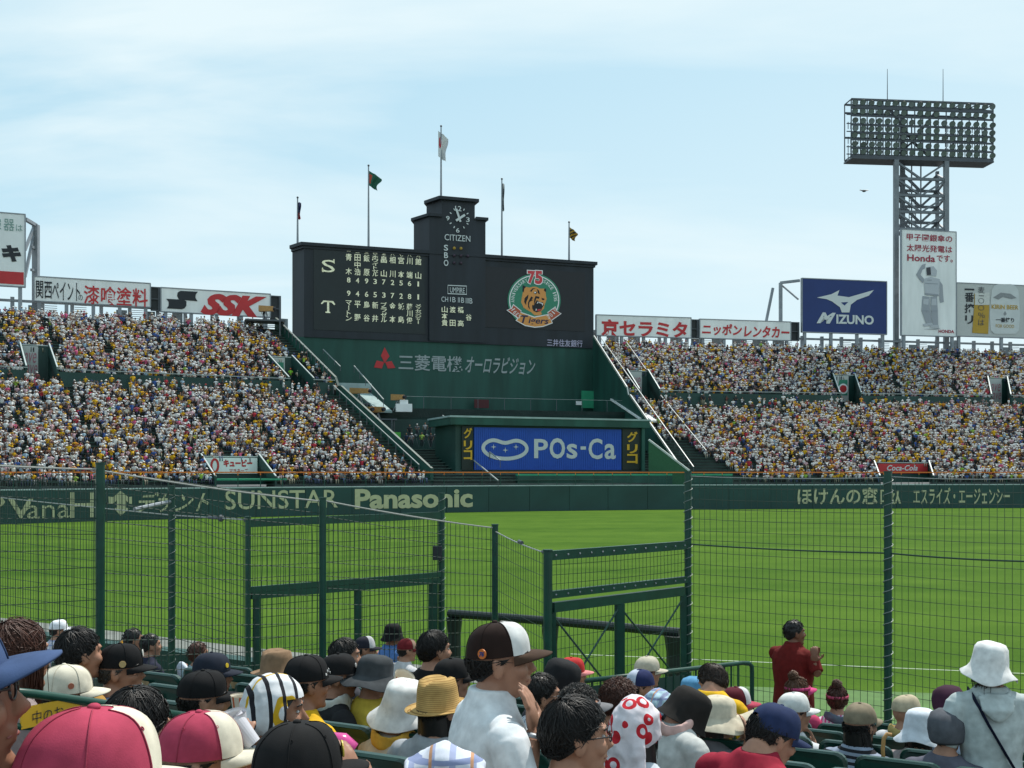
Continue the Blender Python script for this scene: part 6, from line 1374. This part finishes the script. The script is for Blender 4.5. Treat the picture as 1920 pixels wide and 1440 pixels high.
    if gear == 'cap':
        cm_ = cap_mesh(Mg, seed, opening).mesh('cap', smooth=True); cp = part('cap', cm_, cloth(gc, gpat))
        part('brim', brim_mesh(Mg, brimL).mesh('brim', smooth=True), cloth(bc or gc), cp)
        mb = MB(); mb.ball(Mg @ Vector((0, -.004, .134)), (.010, .010, .006), 10, 6); part('button', mb.mesh('button', smooth=True), cloth(gc), cp)
        if gc2: part('front_panel', cap_mesh(Mg, seed, False, panel=(29, 151)).mesh('front_panel', smooth=True), cloth(gc2), cp)
        if d < 5.2 and not opening:
            mb = MB(); cmv = cp.data.vertices
            for kk in range(6):
                i0 = round((30 + 60 * kk) / 7.5) % 48
                for dlt in (-1, 1):
                    pts = [cmv[j * 48 + i0].co * .985 + cmv[j * 48 + (i0 + dlt) % 48].co * .015 for j in range(14)]; c0 = sum((p for p in pts), Vector()) / 14; mb.tube([p + (p - (M @ Vector((0, 0, .03)))).normalized() * .0012 for p in pts], .0011, 5)
            part('seams', mb.mesh('seams', smooth=True), cloth(tuple(x * .8 + .004 for x in gc)), cp)
        if d < 3:
            mb = MB()
            for a in (30, 150, 210, 330, 90, 270):
                x, y, z = .0865 * math.cos(R(a)) * .74, .106 * math.sin(R(a)) * .74, .076; c_ = Vector((x, y, z + .028)); nn_ = Vector((x, y, .05)).normalized(); tx = nn_.orthogonal().normalized(); ty = nn_.cross(tx); mb.tube([Mg @ (c_ + nn_ * .0035 + (tx * math.cos(t) + ty * math.sin(t)) * .003) for t in np.linspace(0, 6.283, 10)], .0009, 5)
            part('eyelets', mb.mesh('eyelets', smooth=True), cloth(tuple(x * .9 for x in gc)), cp)
        if badge:
            for i, (a, z, r, c_, txt) in enumerate(badge):
                x, y = .0875 * math.cos(R(a)), .107 * math.sin(R(a)) - .004; nn_ = Vector((x, y, .01)).normalized(); tx = Vector((0, 0, 1)).cross(nn_).normalized(); ty = nn_.cross(tx); o_ = Vector((x, y, z)) + nn_ * (.004 if z < .06 else -.002)
                mb = MB(); mb.add([Mg @ (o_ + (tx * math.cos(t) + ty * math.sin(t)) * r) for t in np.linspace(0, 6.283, 18)[:-1]] + [Mg @ (o_ + nn_ * .003 + (tx * math.cos(t) + ty * math.sin(t)) * r * .96) for t in np.linspace(0, 6.283, 18)[:-1]], [(i_, (i_ + 1) % 17, 17 + (i_ + 1) % 17, 17 + i_) for i_ in range(17)] + [tuple(range(17, 34))]); bd = part('badge', mb.mesh('badge'), mat('badge %.2f %.2f %.2f' % c_, c_, .5, .05, 30), cp)
                if txt:
                    vs, fs = glyphs(txt, .05, .3); mb = MB(); mb.add([Mg @ (o_ + nn_ * .0045 + tx * ((x_ - .5) * r * 1.25) + ty * ((y_ - .5) * r * .95)) for x_, y_ in vs], fs); part('badge_lettering', mb.mesh('badge_lettering'), NAVY, bd)
    elif gear in PROF:
        h_ = part({'bucket': 'bucket_hat', 'sunhat': 'sun_hat', 'fedora': 'brimmed_hat', 'cloche': 'cloche_hat', 'knit': 'knit_hat'}[gear], hat_mesh(Mg, gear, .003 if gear == 'fedora' else .012, int(seed), fold).mesh('hat', smooth=True), cloth(gc, gpat))
        if gc2:
            mb = MB(); pr = [(.0945, .012), (.0955, .026), (.0915, .04)] if gear != 'cloche' else [(.122, -.053), (.1245, -.06), (.119, -.0615)]; V = [Mg @ Vector((r * math.cos(2 * math.pi * k / 40), r * 1.14 * math.sin(2 * math.pi * k / 40) - .004, z)) for r, z in pr for k in range(40)]; mb.add(V, [(i * 40 + k, i * 40 + (k + 1) % 40, (i + 1) * 40 + (k + 1) % 40, (i + 1) * 40 + k) for i in range(2) for k in range(40)]); part('hat_band', mb.mesh('hat_band', smooth=True), cloth(gc2), h_)
    elif gear == 'towel':
        mb = MB(); mb.ball(M @ Vector((0, -.016, .022)), (.098, .120, .125), 24, 16, M.to_3x3()); mb.tube([M @ Vector((0, -.075, .04)), M @ Vector((0, -.105, -.06)), M @ Vector((0, -.115, -.17))], [(.085, .045), (.10, .04), (.115, .022)], 16, axes=(M.to_3x3() @ Vector((1, 0, 0)), M.to_3x3() @ Vector((0, 1, 0)))); me = remesh(mb, .007, 2, .012, 14, seed, 'head_towel')
        # open the front for the face
        bm2 = bmesh.new(); bm2.from_mesh(me); Mi = M.inverted(); kill = [f for f in bm2.faces if (Mi @ f.calc_center_median()).y > .045 and (Mi @ f.calc_center_median()).z < .062]; bmesh.ops.delete(bm2, geom=kill, context='FACES'); bm2.to_mesh(me); bm2.free(); part('head_towel', me, cloth(gc, gpat))
    elif gear == 'visor':
        part('visor', brim_mesh(Mg, .075, .035).mesh('visor', smooth=True), cloth(gc)); mb = MB(); mb.tube([Mg @ Vector((.089 * math.cos(a), .109 * math.sin(a) - .004, .035)) for a in np.linspace(0, 6.283, 30)], [(.003, .014)] * 30, 6, axes=None); part('visor_band', mb.mesh('visor_band', smooth=True), cloth(gc))
    if towel:
        mb = MB(); pts = [Vector((.092 * math.cos(a), .088 * math.sin(a) - .012, hip + .548 + lean * .0 + .012 * math.sin(2 * a))) + Vector((0, lean * .55, 0)) for a in np.linspace(R(-235), R(55), 16)]
        fl1 = pts[0] + Vector((-.0, .05, -.22)); fl2 = pts[-1] + Vector((0, .05, -.22)); allp = [fl1] + pts + [fl2]
        mb.tube(allp, [(.012, .06)] + [(.014, .042)] * 16 + [(.012, .06)], 10); part('neck_towel', remesh(mb, .008, 2, .008, 14, seed, 'neck_towel'), cloth(towel))
    if extra: extra(o, part, M, T, arm)
    return o
WHT, GRY, BLK, YEL, BEI = (.62, .62, .63), (.30, .31, .32), (.010, .010, .011), (.62, .36, .015), (.46, .41, .31)
PK = (.36, .045, .085); CRM = (.58, .54, .44)
person(-118, 1132, 1.5, 70, 'man in blue cap and glasses, cut by the left edge', (.35, .35, .38), gear='cap', gc=(.045, .075, .16), glasses=True, skin=1, face=True, hd=300, by=60, gtilt=10, pitch=-6)
person(33, 1160, 3.6, 40, 'woman with smooth red-brown hair at the left edge', (.25, .2, .2), hair='long', hc=HRB, hL=.26, hd=900, face=False)
person(122, 1243, 4.3, 62, 'person in cream cap in front of the red-brown haired woman', (.05, .05, .06), gear='cap', gc=CRM, badge=[(10, .06, .012, (.35, .10, .05), None)], hair='short')
person(150, 1176, 5.0, 48, 'man with thick black hair and mustard shirt right of the cream cap', (.35, .2, .05), hair='short', hd=520, face=False)
person(110, 1161, 13.0, 62, 'distant spectator in white cap and plaid shirt by the left fence post', (.5, .5, .55), gear='cap', gc=(.66, .68, .72), pat='plaid', hd=120)
person(226, 1204, 5.1, 86, 'older man in black cap with badge facing right at left', (.06, .06, .07), gear='cap', gc=BLK, skin=0, hc=HG, badge=[(20, .048, .016, (.40, .28, .12), None), (100, .085, .018, (.5, .48, .45), None)], towel=(.12, .17, .28), by=50, face=True)
person(250, 1177, 11.5, 60, 'distant man with cropped black hair, left of a pair', (.05, .05, .06), hd=150, face=False)
person(283, 1187, 11.0, 64, 'distant man in dark shirt with white towel, right of a pair', (.02, .022, .04), hd=150, arms=('lap', 'hold'), extra=lambda o, part, M, T, arm: part('hand_towel', remesh(MB().ball(arm[1][3] + Vector((.0, .0, .03)), (.10, .04, .13), 12, 8), .012, 2, .02, 9, 3, 'hand_towel'), cloth((.55, .6, .68))))
person(238, 1199, 12.5, 60, 'distant spectator in orange cap behind the older man', (.3, .3, .3), gear='cap', gc=(.50, .24, .02), hd=100)
person(372, 1203, 10.8, 62, 'distant spectator with brown hair and pale blue shirt', (.30, .40, .45), hc=HRB, hd=150, lean=-.05, face=False)
person(398, 1221, 6.1, 84, 'man in navy cap with yellow emblem facing right', (.10, .10, .12), gear='cap', gc=(.018, .022, .035), badge=[(62, .065, .014, (.60, .42, .02), None)], skin=1)
person(382, 1254, 4.7, 72, 'man in plain black cap in front of the navy cap', (.03, .03, .035), gear='cap', gc=BLK, face=True, by=55, towel=(.5, .36, .05))
person(256, 1288, 3.2, 32, 'person with sleek wet black hair behind the pink cap', (.05, .05, .055), hair='short', hd=800, hL=.09, face=False, pitch=12)
person(170, 1319, 1.56, 38, 'person in large faded pink cap with white panel, nearest at left', (.55, .5, .5), gear='cap', gc=PK, gc2=CRM, bc=CRM, hd=300, pitch=4, face=False, by=30)
person(376, 1330, 2.72, 74, 'person in pink cap with white brim beside the larger pink cap', (.5, .5, .52), gear='cap', gc=PK, gc2=CRM, bc=CRM, arms=('lap', 'hold'), reach={1: (452, 1462, 2.85, (-.1, .1, 1), (.3, .9, 0))}, face=True, by=50)
person(520, 1262, 4.0, 84, 'person with black and yellow striped white towel over the head', (.55, .56, .58), gear='towel', gc=(.60, .61, .63), gpat='towel', hair='short', hd=120, skin=1, towel=(.6, .6, .62))
person(520, 1217, 6.4, 52, 'person in tan felt hat behind the striped head towel', (.1, .09, .08), gear='fedora', gc=(.22, .14, .085), hair='short', hd=160)
person(575, 1226, 4.9, 60, 'person in black studded cap and yellow shirt', YEL, gear='cap', gc=BLK, skin=1, badge=[(40 + 14 * i, .05 + .012 * (i % 2), .006, (.5, .5, .5), None) for i in range(6)], arms=('lap', 'lap'), by=40)
person(635, 1223, 6.0, 86, 'elderly man in black cap and dark jacket facing right', (.018, .018, .02), gear='cap', gc=BLK, hc=HG, skin=1, towel=(.5, .5, .46), badge=[(75, .07, .014, (.5, .5, .5), None)], sleeve=1.2)
person(703, 1226, 6.0, 70, 'person in floppy charcoal grey bucket hat', (.5, .36, .05), gear='sunhat', gc=(.045, .05, .055), hair='short', hd=140, fold=(20, 120, -.012), gtilt=-6)
person(648, 1196, 7.2, 84, 'man with wavy black hair behind the elderly man', (.05, .05, .06), hd=420, hair='short')
person(684, 1192, 10.5, 84, 'distant spectator in dark cap with white front near the fence', (.3, .28, .25), gear='cap', gc=(.02, .02, .03), gc2=(.4, .4, .42), skin=1, hd=100)
person(737, 1168, 12.2, 60, 'distant spectator in black bucket hat and blue tank top', (.08, .17, .40), gear='cloche', gc=BLK, sleeve=.05, skin=1, hd=100, hands=False)
person(763, 1196, 11.5, 70, 'distant spectator in maroon cap right of the black bucket hat', (.5, .5, .52), gear='cap', gc=(.14, .015, .02), gc2=(.3, .2, .15), hd=100)
person(815, 1181, 6.6, 62, 'man with tousled black hair and black shirt', (.010, .010, .012), hd=520, hL=.07, wide=1.08)
person(846, 1232, 6.2, 72, 'person in black cap with white front mark left of the trucker cap', (.03, .03, .03), gear='cap', gc=BLK, hair='mid', hc=HDB, badge=[(72, .07, .016, (.55, .55, .55), None)])
person(560, 1348, 2.45, 56, 'person in large plain black cap near the bottom', (.58, .34, .02), gear='cap', gc=(.012, .012, .013), badge=[(70, .065, .020, (.55, .42, .05), None)], arms=('lap', 'hold'), reach={1: (668, 1505, 2.50, (-.3, .2, 1), (-.6, .5, .3))}, by=40, wide=.95, skin=1, hd=240, towel=(.55, .33, .02))
person(757, 1273, 5.0, 52, 'woman in white bucket hat with curly brown hair', (.42, .37, .31), gear='bucket', gc=(.62, .62, .61), hair='mid', hc=HDB, hd=420, roll=14, lean=.16, by=48, towel=(.5, .3, .05))
person(823, 1268, 4.7, 42, 'woman in straw hat with shoulder-length black hair', (.32, .34, .37), gear='fedora', gc=(.42, .27, .10), gpat='straw', bc=None, hair='long', hL=.24, hd=520, by=36, gtilt=4)
person(1017, 1262, 5.8, 82, 'man in glasses and pinstriped white shirt', (.55, .57, .62), pat='pin', glasses=True, hair='short', hd=420, by=60)
person(1052, 1234, 6.0, 66, 'person in black hat with cream edge', (.06, .06, .07), gear='cloche', gc=(.016, .016, .018), gc2=(.50, .47, .38), hair='short', gtilt=-14, roll=8)
person(1072, 1231, 8.2, 84, 'person in red cap behind the black hat with cream edge', (.3, .25, .2), gear='cap', gc=(.42, .03, .03), bc=(.55, .20, .20), skin=0)
person(1087, 1283, 5.4, 74, 'person with curly grey-black hair and grey visor', (.2, .18, .1), gear='visor', gc=(.16, .16, .17), hair='curly', hc=(.03, .028, .027), hd=420)
person(1080, 1305, 3.3, 82, 'man with full black hair and glasses at the bottom centre', (.02, .02, .025), hair='short', hd=1000, hL=.085, glasses=True, by=60, arms=('lap', 'hold'), hands=True)
person(1163, 1271, 5.7, 76, 'man with short red-brown hair', (.1, .1, .12), hair='spiky', hc=HRB, hd=420)
person(1200, 1254, 7.8, 86, 'person wearing a navy and white cap backwards', (.45, .4, .1), gear='cap', gc=(.018, .025, .08), gc2=(.42, .46, .55), reverse=True, by=50)
person(1213, 1229, 8.6, 84, 'person in beige cap by the step railing', (.28, .26, .2), gear='cap', gc=(.45, .41, .33), glasses=True)
person(1197, 1302, 4.4, 42, 'person under a white towel with red rings', (.45, .5, .55), gear='towel', gc=(.62, .58, .62), gpat='redring', hair='mid', hd=300, face=False)
person(1337, 1244, 7.0, -42, 'man in yellow shirt bending forward beside the step railing', YEL, by=20, pitch=28, lean=.4, hz=.60, hair='short', hc=HDB, hd=420, face=False)
person(1302, 1268, 8.0, 60, 'person in light blue bucket hat', (.05, .05, .02), gear='bucket', gc=(.09, .25, .42), hair='short', hd=100)
person(1238, 1290, 7.0, 60, 'person under a pale blue checked cloth', (.4, .45, .5), gear='towel', gc=(.38, .52, .60), gpat='plaid', hair='short', hd=100)
person(1287, 1287, 5.3, 82, 'woman in black bucket hat and pink towel looking down', (.42, .43, .42), gear='cloche', gc=(.018, .016, .015), hair='mid', hc=HB, hL=.12, hd=420, pitch=30, lean=.28, hz=.60, by=58, towel=(.55, .36, .33), face=True, arms=('lap', 'lap'), gs=1.0, sleeve=1.0)
person(1347, 1303, 6.0, 82, 'woman in wide cream hat holding hands to her face', (.12, .12, .13), gear='sunhat', gc=(.50, .45, .35), hair='mid', arms=('bino', 'bino'), reach={1: (1402, 1392, 5.85, (-.1, 0, 1), (-1, .3, 0)), -1: (1396, 1388, 6.05, (-.1, 0, 1), (-1, -.3, 0))}, fold=(50, 110, .03), by=60)
person(1380, 1286, 7.2, 84, 'person in maroon and white cap with pink brim', (.05, .08, .06), gear='cap', gc=(.09, .012, .022), gc2=(.5, .5, .52), bc=(.36, .05, .085))
person(1448, 1318, 4.3, 76, 'man in navy cap and red shirt', (.25, .014, .032), gear='cap', gc=(.018, .028, .075), opening=True, by=52, pitch=20, lean=.42, hz=.61, arms=('lap', 'lap'), skin=0, wide=1.15, face=True, hair='short')
person(1489, 1297, 6.8, 80, 'man in white cap and white shirt with hand to cheek', (.52, .54, .56), gear='cap', gc=(.55, .56, .55), arms=('lap', 'chin'), by=45)
person(1490, 1162, 10.4, 84, 'stout man in maroon polo shirt standing and clapping at the fence', (.115, .010, .009), pose='stand', arms=('clap', 'clap'), by=48, skin=2, wide=1.16, deep=1.5, reach={1: (1527, 1243, 10.15, (0, 0, 1), (.2, 1, 0)), -1: (1530, 1241, 10.3, (0, 0, 1), (-.2, -1, 0))}, hair='short', hL=.035, vox=.0075, trou=(.2, .22, .24), lean=.0, collar=True, sleeve=.85)
person(1496, 1268, 8.8, 70, 'woman with tied brown hair and bright pink visor', (.45, .05, .12), gear='visor', gc=(.50, .06, .18), hair='bun', hc=(.09, .04, .02), skin=1, arms=('lap', 'chin'))
person(1570, 1283, 8.8, 22, 'woman with hair bun and rose visor', (.55, .5, .55), gear='visor', gc=(.42, .07, .13), hair='bun', hc=HRB, pat='pinkstripe', towel=(.10, .12, .16), face=False)
person(1613, 1316, 6.3, 58, 'woman in khaki newsboy cap', (.24, .28, .36), gear='cap', gc=(.20, .165, .115), hair='long', hL=.16, pat='bw')
person(1700, 1302, 7.8, 82, 'person in beige cap with long brim', (.5, .5, .52), gear='cap', gc=(.40, .34, .24), hair=None, towel=(.36, .27, .10))
person(1728, 1328, 6.6, 66, 'person in white bucket hat at lower right', (.3, .25, .25), gear='bucket', gc=(.58, .62, .68), hair='mid', hd=220)
person(1782, 1284, 6.8, 52, 'person in dark purple knit hat', (.3, .38, .5), gear='knit', gc=(.040, .014, .030), hair='short', hd=60, roll=-14, face=False)
person(1775, 1327, 6.0, 45, 'person in grey beanie left of the standing woman', (.10, .10, .13), gear='knit', gc=(.09, .095, .11), hair='short', hd=60, face=False)
person(1908, 1312, 7.6, 40, 'bald-headed man mostly hidden by the standing woman', (.5, .5, .55), hair='short', hc=HDB, hd=100, hL=.02, face=False)
# the three figures that carry the foreground
def strap(o, part, M, T, arm):
    mb = MB(); mb.tube([T(-.10, .08, .53), T(-.115, -.09, .52), T(-.05, -.135, .38), T(.04, -.137, .22), T(.14, -.125, .05), T(.20, -.08, -.06)], [(.004, .022)] * 6, 8); part('bag_strap', mb.mesh('bag_strap', smooth=True), cloth((.008, .010, .03)))
    mb = MB(); mb.tube([T(.085 * math.cos(a), -.02 + .085 * math.sin(a), .535 + .02 * math.sin(a)) for a in np.linspace(R(150), R(390), 12)], [(.018, .03)] * 12, 10); mb.tube([T(.0, -.10, .53), T(.0, -.135, .46), T(0, -.14, .40)], [(.10, .02), (.085, .022), (.02, .012)], 12, axes=(Vector((1, 0, 0)), Vector((0, 1, 0)))); part('hood', remesh(mb, .008, 2, .008, 12, 4, 'hood'), cloth((.42, .47, .47)))
person(1855, 1203, 6.0, 26, 'woman in white bucket hat and pale hooded top standing at right with dark strap', (.42, .47, .47), gear='bucket', gc=(.64, .64, .63), hair='mid', hc=HDB, hL=.10, hd=420, pose='stand', by=8, arms=('down', 'down'), vox=.0075, roll=6, lean=.02, gs=1.03, fold=(-40, 60, -.02), extra=strap, face=False, sleeve=.8)
def wristwatch(o, part, M, T, arm):
    sd, S_, e_, w_, fd, pn = arm[1]; d = (w_ - e_).normalized(); c_ = lerp(e_, w_, .86); x = d.orthogonal().normalized(); y = d.cross(x); mb = MB(); mb.tube([c_ + (x * math.cos(a) + y * math.sin(a)) * .036 for a in np.linspace(0, 6.283, 20)], [(.003, .009)] * 20, 6); part('wristwatch', mb.mesh('wristwatch', smooth=True), STEEL)
person(938, 1162, 3.5, 92, 'man in brown and white trucker cap and white shirt holding a hand to his chin', (.64, .66, .68), gear='cap', gc=(.022, .012, .010), gc2=(.60, .60, .59), bc=(.055, .032, .022), hair='short', hL=.075, hd=700, arms=('lap', 'chin'), reach={1: (1001, 1374, 3.36, (-.12, 0, 1), (-.75, .3, 0))}, by=72, lean=.03, collar=True, badge=[(-24, .046, .0165, (.50, .13, .02), '76')], vox=.0055, face=True, extra=wristwatch, pitch=-2, gtilt=4, wide=1.12, deep=1.18, sleeve=1.0)
# ------------------------------------------------------------------ things held or left on the seats
def cup(u, v, d, r, h, m1, m2, label, tilt=(0, 0)):
    e_ = tag(empty('paper_cup', P(u, v, d)), label, 'cup'); e_.rotation_euler = (R(tilt[0]), R(tilt[1]), 0); n_ = 24; V, Fc, mi = [], [], []
    for z, rr_ in ((0, r * .72), (h, r), (h + .004, r * 1.05), (h - .004, r * .95), (h * .12, r * .7)): V += [(rr_ * math.cos(2 * math.pi * k / n_), rr_ * math.sin(2 * math.pi * k / n_), z) for k in range(n_)]
    for i in range(4):
        for k in range(n_): Fc.append((i * n_ + k, i * n_ + (k + 1) % n_, (i + 1) * n_ + (k + 1) % n_, (i + 1) * n_ + k)); mi.append(1 if i == 0 and k % 3 == 0 else 0)
    Fc.append(tuple(range(n_ - 1, -1, -1))); mi.append(0); mb = MB(); mb.v, mb.f, mb.mi = V, Fc, mi; me = mb.mesh('cup_wall'); me.materials.append(m1); me.materials.append(m2); o = bpy.data.objects.new('cup_wall', me); COL.objects.link(o); o.parent = e_; return e_
CUPW, CUPR, PLAS = mat('waxed paper white', (.58, .52, .42), .5, .05, 20), mat('waxed paper orange', (.50, .10, .03), .5, .05, 20), mat('milky plastic', (.55, .54, .58), .3, .06, 15)
cup(453, 1345, 4.2, .042, .085, CUPW, CUPR, 'red and white striped popcorn cup left of the striped head towel')
cup(745, 1298, 5.2, .05, .10, CUPW, CUPR, 'red and white striped popcorn cup below the grey bucket hat', (20, 25))
cup(450, 1388, 2.80, .032, .075, PLAS, PLAS, 'milky plastic cup held by the person in the smaller pink cap', (10, -10)); cup(474, 1396, 2.78, .032, .085, PLAS, PLAS, 'ribbed milky plastic cup leaning right beside another cup', (0, -40))
mb = MB(); c_ = P(640, 1395, 2.75); mb.tube([c_ + Vector((-.035, 0, .01)), c_ + Vector((.0, 0, .0)), c_ + Vector((.03, .0, -.02))], [.022, .030, .024], 14); tag(mb.build('pink_case', mat('glossy pink plastic', (.55, .06, .25), .2, .05), smooth=True), 'glossy pink case in front of the large black cap', 'case')
mb = MB(); c_ = P(835, 1450, 2.6); mb.tube([c_ + Vector((-.09, 0, 0)), c_ + Vector((0, 0, .03)), c_ + Vector((.09, 0, 0))], [(.05, .03), (.06, .05), (.04, .03)], 12); o = link('cloth_bag', remesh(mb, .008, 2, .008, 14, 2, 'cloth_bag'), cloth((.55, .58, .66), 'plaid')); tag(o, 'white and blue checked cloth at the bottom below the man in trucker cap', 'cloth')
mb = MB(); c_ = P(1657, 1440, 5.8); mb.tube([c_, c_ + Vector((-.005, 0, .10)), c_ + Vector((.0, 0, .16)), c_ + Vector((.018, 0, .185)), c_ + Vector((.042, 0, .18))], .011, 10); mb.tube([c_ - Vector((0, 0, .6)), c_], .011, 10); tag(mb.build('walking_cane', WOOD, smooth=True), 'tan walking cane hooked over a seat right of the khaki cap', 'cane')
bpy.data.scenes.remove(WORK)
